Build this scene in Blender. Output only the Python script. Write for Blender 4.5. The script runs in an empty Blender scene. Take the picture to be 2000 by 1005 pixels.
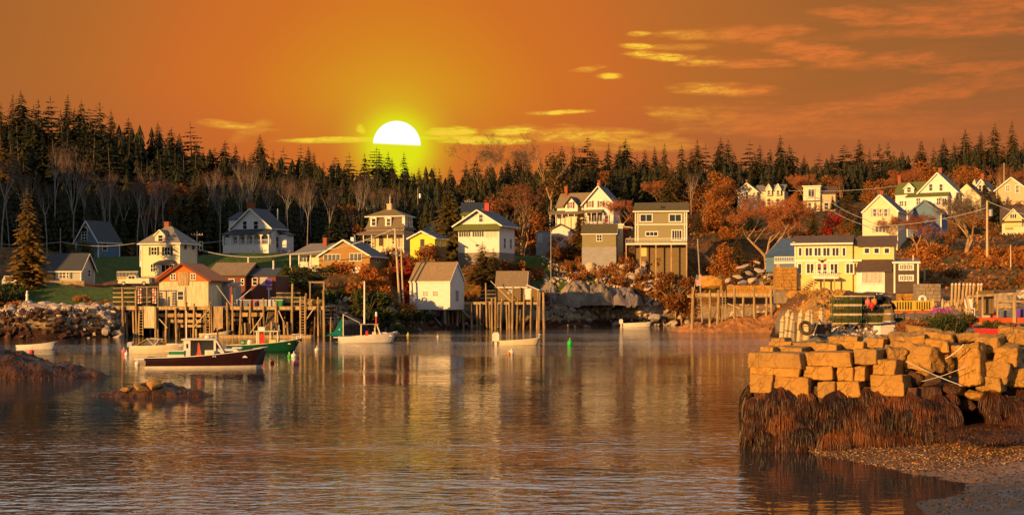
import bpy, bmesh, math, random
import numpy as np
from mathutils import Vector, Matrix, noise as mnoise
random.seed(11); np.random.seed(11)
R = math.radians
S = bpy.context.scene
COL = S.collection
F = 2600.0; H = 5.2; CY = 582.0        # focal length in photo pixels, eye height, horizon row

# ---------------------------------------------------------------- camera
cam = bpy.data.cameras.new('camera'); camo = bpy.data.objects.new('camera', cam); COL.objects.link(camo)
camo.location = (0, 0, H); camo.rotation_euler = (R(90), 0, 0)
cam.sensor_width = 36; cam.lens = 36 * F / 2000; cam.shift_y = (CY - 502.5) / 2000
cam.clip_start = 0.5; cam.clip_end = 9000
S.camera = camo
S.view_settings.view_transform = 'Standard'; S.view_settings.look = 'None'
S.view_settings.gamma = 1; S.view_settings.exposure = 0.6
# ---------------------------------------------------------------- sun lamp (low, behind the viewer's left shoulder)
SAZ, SEL = 40.0, 9.5
sd = Vector((-math.sin(R(SAZ)) * math.cos(R(SEL)), -math.cos(R(SAZ)) * math.cos(R(SEL)), math.sin(R(SEL))))
sl = bpy.data.lights.new('sun', 'SUN'); sl.energy = 5.0; sl.angle = R(0.6); sl.color = (1.0, 0.50, 0.135)
so = bpy.data.objects.new('sun', sl); COL.objects.link(so); so.rotation_euler = sd.to_track_quat('Z', 'Y').to_euler()

# ---------------------------------------------------------------- node helper
class NT:
    def __init__(s, nt): s.nt = nt; s.nt.nodes.clear()
    def n(s, t, **k):
        o = s.nt.nodes.new(t)
        for a, v in k.items(): setattr(o, a, v)
        return o
    def put(s, sock, v):
        if isinstance(v, bpy.types.NodeSocket): s.nt.links.new(v, sock)
        elif v is not None:
            if hasattr(sock.default_value, '__len__') and not hasattr(v, '__len__'): v = (v,) * len(sock.default_value)
            if hasattr(sock.default_value, '__len__') and len(sock.default_value) == 4 and len(v) == 3: v = tuple(v) + (1,)
            sock.default_value = v
    def m(s, op, a, b=None, c=None, clamp=False):
        o = s.n('ShaderNodeMath', operation=op, use_clamp=clamp); s.put(o.inputs[0], a)
        if b is not None: s.put(o.inputs[1], b)
        if c is not None: s.put(o.inputs[2], c)
        return o.outputs[0]
    def v(s, op, a, b=None, out=0):
        o = s.n('ShaderNodeVectorMath', operation=op); s.put(o.inputs[0], a)
        if b is not None: s.put(o.inputs[1], b)
        return o.outputs[out]
    def mix(s, f, a, b, t='MIX'):
        o = s.n('ShaderNodeMix', data_type='RGBA', blend_type=t); s.put(o.inputs[0], f); s.put(o.inputs[6], a); s.put(o.inputs[7], b)
        return o.outputs[2]
    def ramp(s, f, stops, interp='LINEAR'):
        o = s.n('ShaderNodeValToRGB'); s.put(o.inputs[0], f); cr = o.color_ramp; cr.interpolation = interp
        while len(cr.elements) < len(stops): cr.elements.new(0.5)
        for e, (p, c) in zip(cr.elements, stops):
            e.position = p; e.color = (c, c, c, 1) if not hasattr(c, '__len__') else tuple(c) + (1,)
        return o.outputs[0]
    def mr(s, x, a, b, c=0.0, d=1.0, smooth=True):
        o = s.n('ShaderNodeMapRange', interpolation_type='SMOOTHSTEP' if smooth else 'LINEAR', clamp=True)
        for i, q in enumerate((x, a, b, c, d)): s.put(o.inputs[i], q)
        return o.outputs[0]
    def noise(s, vec, scale, detail=3, rough=0.55, out=0, dist=0):
        o = s.n('ShaderNodeTexNoise'); s.put(o.inputs['Vector'], vec); s.put(o.inputs['Scale'], scale)
        s.put(o.inputs['Detail'], detail); s.put(o.inputs['Roughness'], rough); s.put(o.inputs['Distortion'], dist)
        return o.outputs[out]
def lin(r, g, b):
    f = lambda c: (c / 255 / 12.92) if c / 255 <= .04045 else ((c / 255 + .055) / 1.055) ** 2.4
    return (f(r), f(g), f(b))

# ---------------------------------------------------------------- world: sunset sky with a half-set sun disc and thin clouds
W = bpy.data.worlds.new('World'); S.world = W; W.use_nodes = True
w = NT(W.node_tree)
D_ = w.v('NORMALIZE', w.n('ShaderNodeTexCoord').outputs['Generated'])
sx = w.n('ShaderNodeSeparateXYZ'); w.put(sx.inputs[0], D_)
dx, dy, dz = sx.outputs
def pd(px, py):
    v = Vector(((px - 1000) / F, 1, (CY - py) / F)); v.normalize(); return v
sc = pd(775, 283)
ang = w.m('MULTIPLY', w.m('ARCCOSINE', w.v('DOT_PRODUCT', D_, tuple(sc), out=1)), 57.29578)       # degrees off the sun
az = w.m('ARCTAN2', dx, dy); el = w.m('ARCSINE', dz)                                                # radians
q = lambda d: d / 60.0
base = w.ramp(w.m('DIVIDE', ang, 60.0, clamp=True), [(q(1.0), lin(224, 226, 25)), (q(1.3), lin(220, 202, 28)), (q(1.8), lin(218, 172, 32)), (q(2.9), lin(216, 148, 33)),
      (q(4.6), lin(213, 130, 34)), (q(7.2), lin(208, 112, 38)), (q(9.5), lin(203, 108, 42)), (q(13), lin(182, 106, 44)), (q(18), lin(164, 99, 46)), (q(28), lin(146, 92, 50)), (1.0, lin(140, 110, 85))])
lowred = w.mr(el, R(9.5), R(5.6))
base = w.mix(w.m('MULTIPLY', lowred, w.mr(ang, 1.15, 3.0, 0, .85)), base, w.mix(w.mr(ang, 3, 14), lin(204, 104, 44), lin(178, 98, 52)))
# clouds, each an ellipse of azimuth/elevation with a wind-torn edge
cv = w.n('ShaderNodeCombineXYZ'); w.put(cv.inputs[0], w.m('MULTIPLY', az, 9)); w.put(cv.inputs[1], w.m('MULTIPLY', el, 60)); w.put(cv.inputs[2], 3.1)
cn = w.noise(cv.outputs[0], 1.6, 6, .62)
cv2 = w.n('ShaderNodeCombineXYZ'); w.put(cv2.inputs[0], w.m('MULTIPLY', az, 30)); w.put(cv2.inputs[1], w.m('MULTIPLY', el, 130)); w.put(cv2.inputs[2], 8)
cn2 = w.noise(cv2.outputs[0], 1.5, 4, .6)
cv3 = w.n('ShaderNodeCombineXYZ'); w.put(cv3.inputs[0], w.m('MULTIPLY', az, 60)); w.put(cv3.inputs[1], w.m('MULTIPLY', w.m('SUBTRACT', el, w.m('MULTIPLY', cn2, .01)), 330)); cn3 = w.noise(cv3.outputs[0], 1.2, 5, .6, dist=.6)
CL = [  # px, py, half width, half height, tilt, brightness
 (1248, 66, 22, 4, 0, .6), (1350, 70, 60, 9, .03, .6), (1480, 64, 110, 14, -.02, .55), (1246, 91, 34, 5, .05, .8), (1330, 92, 75, 6, 0, .6),
 (1300, 112, 95, 8, .13, 1.0), (1430, 123, 125, 9, .04, .85), (1600, 105, 120, 16, .16, .5), (1740, 118, 150, 12, -.03, .42), (1800, 60, 260, 9, -.02, .25),
 (1850, 40, 200, 22, .1, .42), (1900, 14, 160, 18, -.06, .4), (1640, 28, 60, 9, .1, .45), (1150, 135, 38, 6, -.1, 1.), (1190, 148, 28, 5, 0, 1.),
 (1420, 174, 105, 11, .05, .72), (1100, 219, 60, 4, -.03, .95), (1330, 222, 90, 12, .06, .5), (1480, 235, 190, 26, .03, .42), (1720, 200, 200, 16, -.1, .33),
 (1700, 248, 260, 22, 0, .2), (1930, 130, 120, 9, 0, .3), (1930, 160, 120, 14, -.04, .28), (1000, 256, 60, 8, 0, 1.0), (885, 257, 50, 9, -.05, 1.0),
 (940, 273, 110, 7, .02, .85), (1160, 266, 170, 16, .03, .62), (650, 274, 120, 5, -.03, .85), (440, 244, 85, 6, .06, .6), (490, 256, 40, 12, -.4, .35), (704, 250, 11, 8, .3, .9), (1260, 280, 120, 12, 0, .4)]
tot = None; 
wob = w.m('MULTIPLY', w.m('SUBTRACT', cn, .5), 3.6); wob2 = w.m('MULTIPLY', w.m('SUBTRACT', cn2, .5), 2.6)
wobs = w.m('ADD', wob, wob2)
for (px, py, hw, hh, tl, br) in CL:
    a0 = math.atan((px - 1000) / F); e0 = math.asin(pd(px, py).z); hw /= F; hh /= F
    br = min(1, br*(1.6 if a0 > .2 else 1.1)); du = w.m('SUBTRACT', az, a0); dv = w.m('MULTIPLY_ADD', du, tl, w.m('SUBTRACT', el, e0))
    uu = w.m('DIVIDE', du, hw); vv = w.m('DIVIDE', dv, hh * 1.25)
    r2 = w.m('ADD', w.m('MULTIPLY', uu, uu), w.m('MULTIPLY', vv, vv))
    k = w.m('MULTIPLY', w.mr(w.m('ADD', r2, wobs), 1.35, -.35), br)
    tot = k if tot is None else w.m('MAXIMUM', tot, k)
ccol = w.ramp(w.m('DIVIDE', ang, 30.0, clamp=True), [(0.02, lin(240, 228, 40)), (.12, lin(240, 222, 52)), (.2, lin(232, 160, 56)), (.33, lin(246, 176, 52)), (.5, lin(228, 124, 54)), (.8, lin(214, 112, 52))])
tot = w.m('MULTIPLY', tot, w.mr(cn3, .34, .58, .55, 1.0))
tot = w.m('MINIMUM', w.m('MULTIPLY', tot, 1.25), 1.0)
bright = w.mr(tot, .55, 1.0)
ccol = w.mix(w.m('MULTIPLY', bright, w.mr(ang, 16, 11)), ccol, lin(250, 205, 60))
sky = w.mix(tot, base, ccol)
# broad faint streaks
st = w.mr(cn, .45, .75, 0, .22)
sky = w.mix(w.m('MULTIPLY', st, w.mr(az, R(0), R(12))), sky, lin(196, 104, 52))
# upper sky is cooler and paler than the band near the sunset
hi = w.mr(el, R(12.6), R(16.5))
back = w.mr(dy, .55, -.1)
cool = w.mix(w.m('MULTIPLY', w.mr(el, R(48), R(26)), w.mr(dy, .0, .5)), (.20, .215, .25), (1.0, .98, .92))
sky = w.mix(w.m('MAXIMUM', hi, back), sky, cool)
# sun disc, its lower half under the cloud bank
edge = w.mr(ang, 1.025, .99)
cut = w.mr(w.m('ADD', el, w.m('MULTIPLY', az, .04)), math.asin(pd(775, 281).z) - .0034 - .0012, math.asin(pd(775, 281).z) - .0034 + .0008)
edge = w.m('MULTIPLY', edge, cut)
sky = w.mix(edge, sky, (1.25, 1.25, 1.25))
below = w.mr(el, R(-.2), R(-2))
sky = w.mix(below, sky, (.05, .04, .03))
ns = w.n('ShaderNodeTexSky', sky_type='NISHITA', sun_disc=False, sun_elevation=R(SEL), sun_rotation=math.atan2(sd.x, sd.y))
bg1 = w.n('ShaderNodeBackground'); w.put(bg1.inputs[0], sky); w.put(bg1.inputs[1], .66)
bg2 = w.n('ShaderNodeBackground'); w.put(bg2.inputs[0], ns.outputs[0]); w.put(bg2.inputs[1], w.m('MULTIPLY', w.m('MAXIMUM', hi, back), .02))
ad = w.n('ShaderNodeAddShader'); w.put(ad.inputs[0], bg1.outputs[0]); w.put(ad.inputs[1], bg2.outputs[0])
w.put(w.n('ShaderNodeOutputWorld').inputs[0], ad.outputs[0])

# ---------------------------------------------------------------- scene helpers
def PX(px, D): return (px - 1000) / F * D
def PZ(py, D): return H + (CY - py) / F * D
def P(px, py, D): return Vector((PX(px, D), D, PZ(py, D)))
def tag(o, label=None, cat=None, group=None, kind=None):
    for k, v_ in (('label', label), ('category', cat), ('group', group), ('kind', kind)):
        if v_: o[k] = v_
    return o
def empty(name, loc, rz=0, **k):
    o = bpy.data.objects.new(name, None); o.empty_display_size = .3; COL.objects.link(o)
    o.location = loc; o.rotation_euler = (0, 0, rz); return tag(o, **k)
def dup(o, loc=None, rz=None, sc=None, parent=None, **k):
    c = o.copy(); COL.objects.link(c)
    if parent is not None: c.parent = parent
    for ch in o.children: dup(ch, parent=c)
    if loc is not None: c.location = loc
    if rz is not None: c.rotation_euler = (0, 0, rz)
    if sc is not None: c.scale = sc if hasattr(sc, '__len__') else (sc, sc, sc)
    return tag(c, **k)
class MB:
    def __init__(s): s.v = []; s.f = []; s.mi = []
    def add(s, vs, fs, mi=0):
        b = len(s.v); s.v += [tuple(p) for p in vs]; s.f += [tuple(i + b for i in f) for f in fs]; s.mi += [mi] * len(fs); return s
    def box(s, x0, x1, y0, y1, z0, z1, mi=0):
        return s.add([(x0,y0,z0),(x1,y0,z0),(x1,y1,z0),(x0,y1,z0),(x0,y0,z1),(x1,y0,z1),(x1,y1,z1),(x0,y1,z1)],
                     [(0,3,2,1),(4,5,6,7),(0,1,5,4),(1,2,6,5),(2,3,7,6),(3,0,4,7)], mi)
    def tube(s, a, b, r0, r1=None, n=6, mi=0, cap=True):
        a = Vector(a); b = Vector(b); r1 = r0 if r1 is None else r1; d = (b - a)
        if d.length < 1e-6: return s
        d.normalize(); u = d.orthogonal().normalized(); v_ = d.cross(u)
        if n == 4: u, v_ = (u + v_).normalized(), (v_ - u).normalized()
        vs = [a + (u * math.cos(t) + v_ * math.sin(t)) * r0 for t in [2*math.pi*i/n for i in range(n)]]
        vs += [b + (u * math.cos(t) + v_ * math.sin(t)) * r1 for t in [2*math.pi*i/n for i in range(n)]]
        fs = [(i, (i+1) % n, n + (i+1) % n, n + i) for i in range(n)]
        if cap: fs += [tuple(range(n))[::-1], tuple(range(n, 2*n))]
        return s.add(vs, fs, mi)
    def bar(s, a, b, w_, h_=None, mi=0):          # rectangular beam
        a = Vector(a); b = Vector(b); h_ = h_ or w_; d = (b - a).normalized()
        u = d.cross(Vector((0,0,1)))
        if u.length < .05: u = Vector((1,0,0))
        u.normalize(); v_ = u.cross(d)
        vs = [p + u * i * w_/2 + v_ * j * h_/2 for p in (a, b) for i, j in ((-1,-1),(1,-1),(1,1),(-1,1))]
        return s.add(vs, [(0,1,5,4),(1,2,6,5),(2,3,7,6),(3,0,4,7),(0,3,2,1),(4,5,6,7)], mi)
    def slab(s, p, t, mi=0):                       # polygon thickened downward along its normal
        p = [Vector(q_) for q_ in p]; nrm = (p[1]-p[0]).cross(p[2]-p[0]).normalized(); n = len(p)
        if nrm.z < 0: p = p[::-1]; nrm = -nrm
        vs = p + [q_ - nrm * t for q_ in p]
        return s.add(vs, [tuple(range(n)), tuple(range(n, 2*n))[::-1]] + [(i, i+n, (i+1) % n + n, (i+1) % n)[::-1] for i in range(n)][::1], mi)
    def prism(s, pts, y0, y1, mi=0):               # (x,z) outline run along y
        n = len(pts)
        vs = [(x, y0, z) for x, z in pts] + [(x, y1, z) for x, z in pts]
        return s.add(vs, [tuple(range(n)), tuple(range(n, 2*n))[::-1]] + [(i, i+n, (i+1) % n + n, (i+1) % n) for i in range(n)], mi)
    def prismx(s, pts, x0, x1, mi=0):              # (y,z) outline run along x
        n = len(pts)
        vs = [(x0, y, z) for y, z in pts] + [(x1, y, z) for y, z in pts]
        return s.add(vs, [tuple(range(n))[::-1], tuple(range(n, 2*n))] + [(i, (i+1) % n, (i+1) % n + n, i+n) for i in range(n)], mi)
    def lathe(s, prof, c=(0,0,0), n=12, mi=0):
        vs = [(c[0] + r * math.cos(2*math.pi*i/n), c[1] + r * math.sin(2*math.pi*i/n), c[2] + z) for r, z in prof for i in range(n)]
        fs = [(k*n+i, k*n+(i+1) % n, (k+1)*n+(i+1) % n, (k+1)*n+i) for k in range(len(prof)-1) for i in range(n)]
        return s.add(vs, fs, mi)
    def ball(s, c, r, n=10, sq=1, mi=0):
        return s.lathe([(max(.001, r*math.sin(math.pi*k/7)), -r*sq*math.cos(math.pi*k/7)) for k in range(8)], c, n, mi)
    def build(s, name, mats, parent=None, smooth=False, loc=None, **k):
        me = bpy.data.meshes.new(name); me.from_pydata(s.v, [], s.f)
        for m_ in (mats if isinstance(mats, (list, tuple)) else [mats]): me.materials.append(m_)
        if any(s.mi): me.polygons.foreach_set('material_index', s.mi)
        if smooth: me.polygons.foreach_set('use_smooth', [True] * len(me.polygons))
        me.update(); o = bpy.data.objects.new(name, me); COL.objects.link(o)
        if parent is not None: o.parent = parent
        if loc is not None: o.location = loc
        return tag(o, **k)

# ---------------------------------------------------------------- materials
def mat(name, col, rough=.7, var=.25, scale=1.5, bump=0.0, kind='plain', spec=.3, col2=None, metal=0):
    m = bpy.data.materials.new(name); m.use_nodes = True; t = NT(m.node_tree)
    oc = t.n('ShaderNodeTexCoord').outputs['Object']; bs = t.n('ShaderNodeBsdfPrincipled')
    c2 = col2 or tuple(c * (1 - var) for c in col); hgt = None
    if kind == 'clap':
        mp = t.n('ShaderNodeMapping'); t.put(mp.inputs[0], oc); mp.inputs['Scale'].default_value = (.6, .6, 5)
        nz = t.noise(mp.outputs[0], scale, 4, .6)
        wv = t.n('ShaderNodeTexWave', wave_type='BANDS', bands_direction='Z', wave_profile='SAW'); t.put(wv.inputs[0], oc); t.put(wv.inputs['Scale'], 2.2)
        c = t.mix(t.mr(nz, .3, .75), col, c2); c = t.mix(t.mr(wv.outputs[1], .8, 1.0, 0, .3), c, tuple(x*.5 for x in col)); hgt = wv.outputs[1]
    elif kind == 'boards':
        mp = t.n('ShaderNodeMapping'); t.put(mp.inputs[0], oc); mp.inputs['Scale'].default_value = (5, 5, .5)
        nz = t.noise(mp.outputs[0], scale, 4, .65); c = t.mix(t.mr(nz, .35, .68), col, c2); hgt = nz
    elif kind == 'shingle':
        br = t.n('ShaderNodeTexBrick'); mp = t.n('ShaderNodeMapping'); t.put(mp.inputs[0], oc); mp.inputs['Scale'].default_value = (1, 1, 1)
        sp = t.n('ShaderNodeSeparateXYZ'); t.put(sp.inputs[0], oc); cb = t.n('ShaderNodeCombineXYZ')
        t.put(cb.inputs[0], t.m('ADD', sp.outputs[0], sp.outputs[1])); t.put(cb.inputs[1], t.m('MULTIPLY_ADD', sp.outputs[1], .0, sp.outputs[2]))
        t.put(br.inputs['Vector'], cb.outputs[0]); t.put(br.inputs['Scale'], scale); t.put(br.inputs['Color1'], col); t.put(br.inputs['Color2'], c2); t.put(br.inputs['Mortar'], tuple(x*.45 for x in col))
        br.inputs['Mortar Size'].default_value = .03; br.inputs['Brick Width'].default_value = .5; br.inputs['Row Height'].default_value = .22
        nz = t.noise(oc, .7, 4, .6); c = t.mix(t.mr(nz, .35, .7, 0, .5), br.outputs[0], tuple(x*.6 for x in col)); hgt = t.noise(oc, 9, 3)
    elif kind == 'stone':
        nz = t.noise(oc, scale, 6, .65); n2 = t.noise(oc, scale*4, 6, .75); n3 = t.noise(oc, scale*.35, 3)
        c = t.mix(t.mr(nz, .35, .65), col, c2); c = t.mix(t.mr(n2, .5, .68, 0, .6), c, tuple(x*.3 for x in col)); c = t.mix(t.mr(n3, .5, .7, 0, .35), c, tuple(min(1, x*1.35) for x in col))
        vo = t.n('ShaderNodeTexVoronoi', feature='DISTANCE_TO_EDGE'); t.put(vo.inputs['Vector'], t.v('ADD', oc, t.v('MULTIPLY', t.noise(oc, scale*1.5, 3, .6, out=1), (.7, .7, .7)))); t.put(vo.inputs['Scale'], scale*.8)
        crk = t.mr(vo.outputs[0], .0, .05); c = t.mix(t.mr(crk, 0, 1, .28, 0, False), c, tuple(x*.25 for x in col))
        n4 = t.noise(oc, scale*11, 3, .8); c = t.mix(t.mr(n4, .55, .7, 0, .5), c, tuple(x*.45 for x in col))
        hgt = t.m('MULTIPLY_ADD', n2, .9, t.m('MULTIPLY_ADD', crk, .35, nz))
        rd = t.n('ShaderNodeObjectInfo').outputs['Random']; c = t.mix(t.mr(rd, 0, 1, 0, .6, False), c, (col[0]*.46, col[1]*.55, col[2]*1.1))
    elif kind == 'leaf':
        rd = t.n('ShaderNodeObjectInfo').outputs['Random']
        nz = t.noise(oc, scale, 3); n2 = t.noise(oc, scale*6, 2)
        c = t.mix(t.mr(nz, .35, .65), col, c2); c = t.mix(t.mr(n2, .4, .7, 0, .6), c, tuple(x*.45 for x in col)); c = t.mix(t.mr(rd, 0, 1, 0, .35, False), c, tuple(x*.5 for x in c2))
    else:
        nz = t.noise(oc, scale, 4, .6); c = t.mix(t.mr(nz, .3, .7), col, c2); hgt = nz
    t.put(bs.inputs['Base Color'], c); t.put(bs.inputs['Roughness'], rough); t.put(bs.inputs['Specular IOR Level'], spec); t.put(bs.inputs['Metallic'], metal)
    if bump and hgt is not None:
        bp = t.n('ShaderNodeBump'); t.put(bp.inputs['Height'], hgt); t.put(bp.inputs['Strength'], bump); t.put(bp.inputs['Distance'], .06); t.put(bs.inputs['Normal'], bp.outputs[0])
    sh = bs.outputs[0]
    if kind == 'leaf':
        tr = t.n('ShaderNodeBsdfTranslucent'); t.put(tr.inputs[0], c); mx = t.n('ShaderNodeMixShader'); t.put(mx.inputs[0], .25); t.put(mx.inputs[1], sh); t.put(mx.inputs[2], tr.outputs[0]); sh = mx.outputs[0]
    t.put(t.n('ShaderNodeOutputMaterial').inputs[0], sh); return m
M = {}
def mk(n, *a, **k): M[n] = mat(n, *a, **k)
mk('white', (.74,.72,.68), .6, .16, 1.2, .2, 'clap'); mk('whiteplain', (.74,.72,.68), .55, .12, 2)
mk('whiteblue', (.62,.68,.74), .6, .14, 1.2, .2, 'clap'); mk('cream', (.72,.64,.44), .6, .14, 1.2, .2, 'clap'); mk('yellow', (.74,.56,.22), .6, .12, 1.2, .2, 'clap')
mk('ylwbright', (.80,.66,.06), .6, .1, 1.2, .2, 'clap'); mk('tan', (.55,.45,.29), .65, .2, 1.2, .2, 'clap'); mk('grey', (.42,.43,.42), .7, .2, 1.2, .2, 'clap')
mk('slateblue', (.10,.19,.31), .65, .15, 1.2, .2, 'clap'); mk('olive', (.26,.235,.125), .7, .15, 1.2, .2, 'clap'); mk('brown', (.085,.06,.042), .7, .25, 1.2, .2, 'clap')
mk('maroon', (.17,.05,.035), .7, .2, 1.2, .2, 'clap'); mk('brownshed', (.20,.14,.065), .75, .25, 1.2, .2, 'clap'); mk('greyshed', (.33,.33,.34), .75, .3, 1.2, .2, 'clap')
mk('planks', (.66,.58,.38), .75, .35, 1.0, .25, 'boards', col2=(.42,.36,.22)); mk('redshingle', (.78,.21,.03), .8, .25, 2.2, .3, 'shingle'); mk('ochreshingle', (.50,.30,.10), .85, .45, 2.4, .3, 'shingle')
mk('slate', (.075,.085,.10), .75, .3, 1.8, .3, 'shingle'); mk('slatenavy', (.045,.06,.09), .7, .3, 1.8, .3, 'shingle'); mk('tanroof', (.34,.25,.15), .85, .3, 1.8, .3, 'shingle'); mk('greyroof', (.27,.25,.23), .85, .25, 1.8, .3, 'shingle')
mk('brownroof', (.15,.10,.075), .85, .3, 1.8, .3, 'shingle'); mk('greenroof', (.17,.20,.05), .85, .3, 1.8, .3, 'shingle'); mk('mossroof', (.16,.13,.05), .85, .3, 1.8, .3, 'shingle'); mk('tealroof', (.10,.20,.20), .8, .2, 1.8, .3, 'shingle'); mk('blueroof', (.07,.12,.20), .5, .2, 1)
mk('mansard', (.23,.19,.13), .85, .4, 2.4, .3, 'shingle'); mk('oliveroof', (.24,.19,.09), .85, .3, 1.8, .3, 'shingle')
mk('brick', (.40,.11,.045), .85, .3, 4, .3, 'shingle'); mk('redpaint', (.55,.03,.025), .6, .15, 2); mk('orangepaint', (.62,.10,.02), .7, .25, 2); mk('dkgreen', (.02,.06,.035), .6, .2, 2)
mk('wood', (.50,.37,.19), .85, .4, 1.2, .4, 'boards', col2=(.25,.17,.09)); mk('piling', (.42,.30,.15), .85, .4, .9, .4, 'boards', col2=(.15,.10,.05)); mk('greywood', (.33,.28,.2), .9, .4, 1.2, .4, 'boards', col2=(.16,.13,.1)); mk('darkwood', (.10,.065,.04), .9, .4, 1.2, .4, 'boards')
mk('polewood', (.55,.45,.28), .8, .3, 1.2, .3, 'boards'); mk('stonewall', (.38,.30,.18), .9, .4, .9, .5, 'stone')
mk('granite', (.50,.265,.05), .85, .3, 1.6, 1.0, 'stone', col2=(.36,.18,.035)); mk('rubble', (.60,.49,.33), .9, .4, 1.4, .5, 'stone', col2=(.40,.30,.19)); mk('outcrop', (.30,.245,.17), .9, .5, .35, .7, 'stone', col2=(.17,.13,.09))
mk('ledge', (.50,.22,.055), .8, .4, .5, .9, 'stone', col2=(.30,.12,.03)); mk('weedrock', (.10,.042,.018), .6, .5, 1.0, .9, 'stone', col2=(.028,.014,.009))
mk('bark', (.16,.12,.09), .9, .4, 2, .3, 'boards'); mk('palebark', (.34,.30,.27), .85, .4, 2, .2, 'boards'); mk('orangebark', (.42,.27,.14), .85, .4, 2, .2, 'boards')
mk('twig', (.13,.075,.055), .9, .3, 2); mk('twigred', (.30,.10,.035), .9, .3, 2); mk('twigpale', (.22,.17,.12), .9, .3, 2)
mk('spruce', (.030,.042,.016), .8, .4, .25, kind='leaf', col2=(.055,.05,.016)); mk('sprucelit', (.085,.07,.018), .8, .4, .25, kind='leaf', col2=(.17,.09,.018)); mk('spruceolive', (.16,.115,.02), .8, .3, .4, kind='leaf', col2=(.09,.075,.018)); mk('sprucegoldlit', (.27,.15,.022), .8, .3, .4, kind='leaf', col2=(.15,.10,.02))  # lit and gold copies of the spruce leaf hold sunlight in their colour
mk('leaforange', (.52,.17,.022), .8, .3, .5, kind='leaf', col2=(.34,.13,.02)); mk('leafred', (.55,.03,.012), .8, .3, .5, kind='leaf', col2=(.35,.04,.015)); mk('leafrust', (.36,.115,.024), .8, .3, .5, kind='leaf', col2=(.21,.10,.022))
mk('leafolive', (.14,.115,.022), .8, .3, .5, kind='leaf', col2=(.07,.07,.018)); mk('leafgreen', (.045,.075,.018), .8, .3, .5, kind='leaf', col2=(.10,.10,.02)); mk('drygrass', (.50,.25,.06), .85, .3, .5, kind='leaf', col2=(.36,.12,.03))
mk('weeddark', (.06,.024,.008), .5, .4, .9, kind='leaf', col2=(.025,.011,.005), spec=.5); mk('weedbrown', (.17,.055,.012), .5, .4, .9, kind='leaf', col2=(.06,.022,.008), spec=.5)
mk('weed', (.32,.10,.016), .5, .4, .9, kind='leaf', col2=(.07,.024,.008), spec=.5)
mk('hullmaroon', (.035,.012,.014), .25, .3, 1, spec=.5); mk('hullgreen', (.008,.09,.035), .25, .3, 1, spec=.5); mk('hullwhite', (.76,.72,.66), .35, .15, 1.5, spec=.5); mk('hullcream', (.74,.66,.46), .35, .15, 1.5, spec=.5)
mk('sail', (.0,.16,.13), .8, .15, 2); mk('canvas', (.55,.33,.08), .8, .2, 2); mk('oilskin', (.55,.10,.03), .6, .2, 2); mk('greenpaint', (.01,.22,.07), .6, .2, 2); mk('buoygreen', (.02,.45,.03), .5, .1, 2); mk('buoypink', (.75,.16,.16), .5, .1, 2); mk('buoyred', (.65,.03,.05), .5, .1, 2); mk('yellowplastic', (.60,.42,.05), .5, .2, 2)
mk('metal', (.45,.45,.45), .4, .2, 2, metal=.6); mk('wire', (.5,.5,.5), .6, .2, 2); mk('black', (.015,.015,.017), .6, .2, 2); mk('rubber', (.06,.055,.045), .8, .3, 3, .3); mk('concrete', (.33,.30,.26), .9, .25, 1.2, .3); mk('asphalt', (.10,.10,.11), .9, .25, 1.2, .2)
mk('trapwire', (.05,.11,.035), .8, .4, 3); mk('orangerope', (.60,.22,.04), .8, .2, 3); mk('bluegrey', (.15,.2,.27), .6, .2, 2); mk('glass', (.018,.02,.022), .08, .2, 1, spec=.8); mk('curtain', (.42,.40,.36), .5, .3, 3, spec=.6); mk('carwhite', (.62,.6,.55), .3, .1, 1, spec=.5); mk('carsilver', (.45,.46,.47), .3, .1, 1, spec=.5); mk('flagmat', (.6,.1,.08), .8, .2, 2); mk('purple', (.16,.07,.40), .6, .2, 2); mk('flower', (.55,.09,.5), .7, .3, 3)

LMK = [(10,'the left edge'),(60,'the golden conifer'),(115,'the grey cottage'),(182,'the slate blue house'),(240,'the left end of the wharf'),(290,'the buoy rack'),(325,'the hip-roofed house'),(358,'the red-gabled shed'),(384,'the gold-topped conifer'),(425,'the plank shed'),(465,'the maroon workshop'),(495,'the shaded farmhouse gable'),(525,'the gangway'),(560,'the farmhouse side wing'),(590,'the white pickup'),(619,'the hoist frame'),(640,'the brick chimney'),(672,'the shingled gable'),(712,'the white boat mast'),(742,'the mansard porch'),(758,'the mansard finial'),(782,'the street light pole'),(816,'the forest utility pole'),(835,'the yellow shed'),(860,'the teal roof'),(880,'the broad spruce'),(910,'the dark navy roof'),(940,'the white gabled house'),(970,'the red chimney'),(1000,'the fish house'),(1020,'the forked birch'),(1045,'the lean-to'),(1072,'the crossarmed pole'),(1098,'the tiny garage'),(1115,'the smaller white gable'),(1145,'the olive shed'),(1170,'the brown-shuttered gable'),(1200,'the olive shed window'),(1218,'the red lean-to'),(1250,'the far cream gable'),(1285,'the leaning bare pole'),(1320,'the olive house'),(1360,'the flag'),(1388,'the huge tan boulder'),(1410,'the round orange maple'),(1440,'the landing'),(1462,'the L-shaped house'),(1490,'the bare maple'),(1520,'the low blue roof'),(1545,'the white mooring posts'),(1570,'the left of the yellow house'),(1592,'the flat-roofed house'),(1615,'the eagle ornament'),(1650,'the green traps'),(1680,'the sunroom'),(1705,'the black traps'),(1722,'the anchor house'),(1745,'the white tote'),(1765,'the dark brown cottage'),(1785,'the yellow crates'),(1808,'the blue barn'),(1835,'the tall farmhouse gable'),(1862,'the farmhouse rear gable'),(1884,'the old forked tree'),(1905,'the tall-windowed house'),(1928,'the tallest pole'),(1955,'the red box'),(1980,'the hilltop house'),(2010,'the right edge')]
_ul = set()
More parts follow.
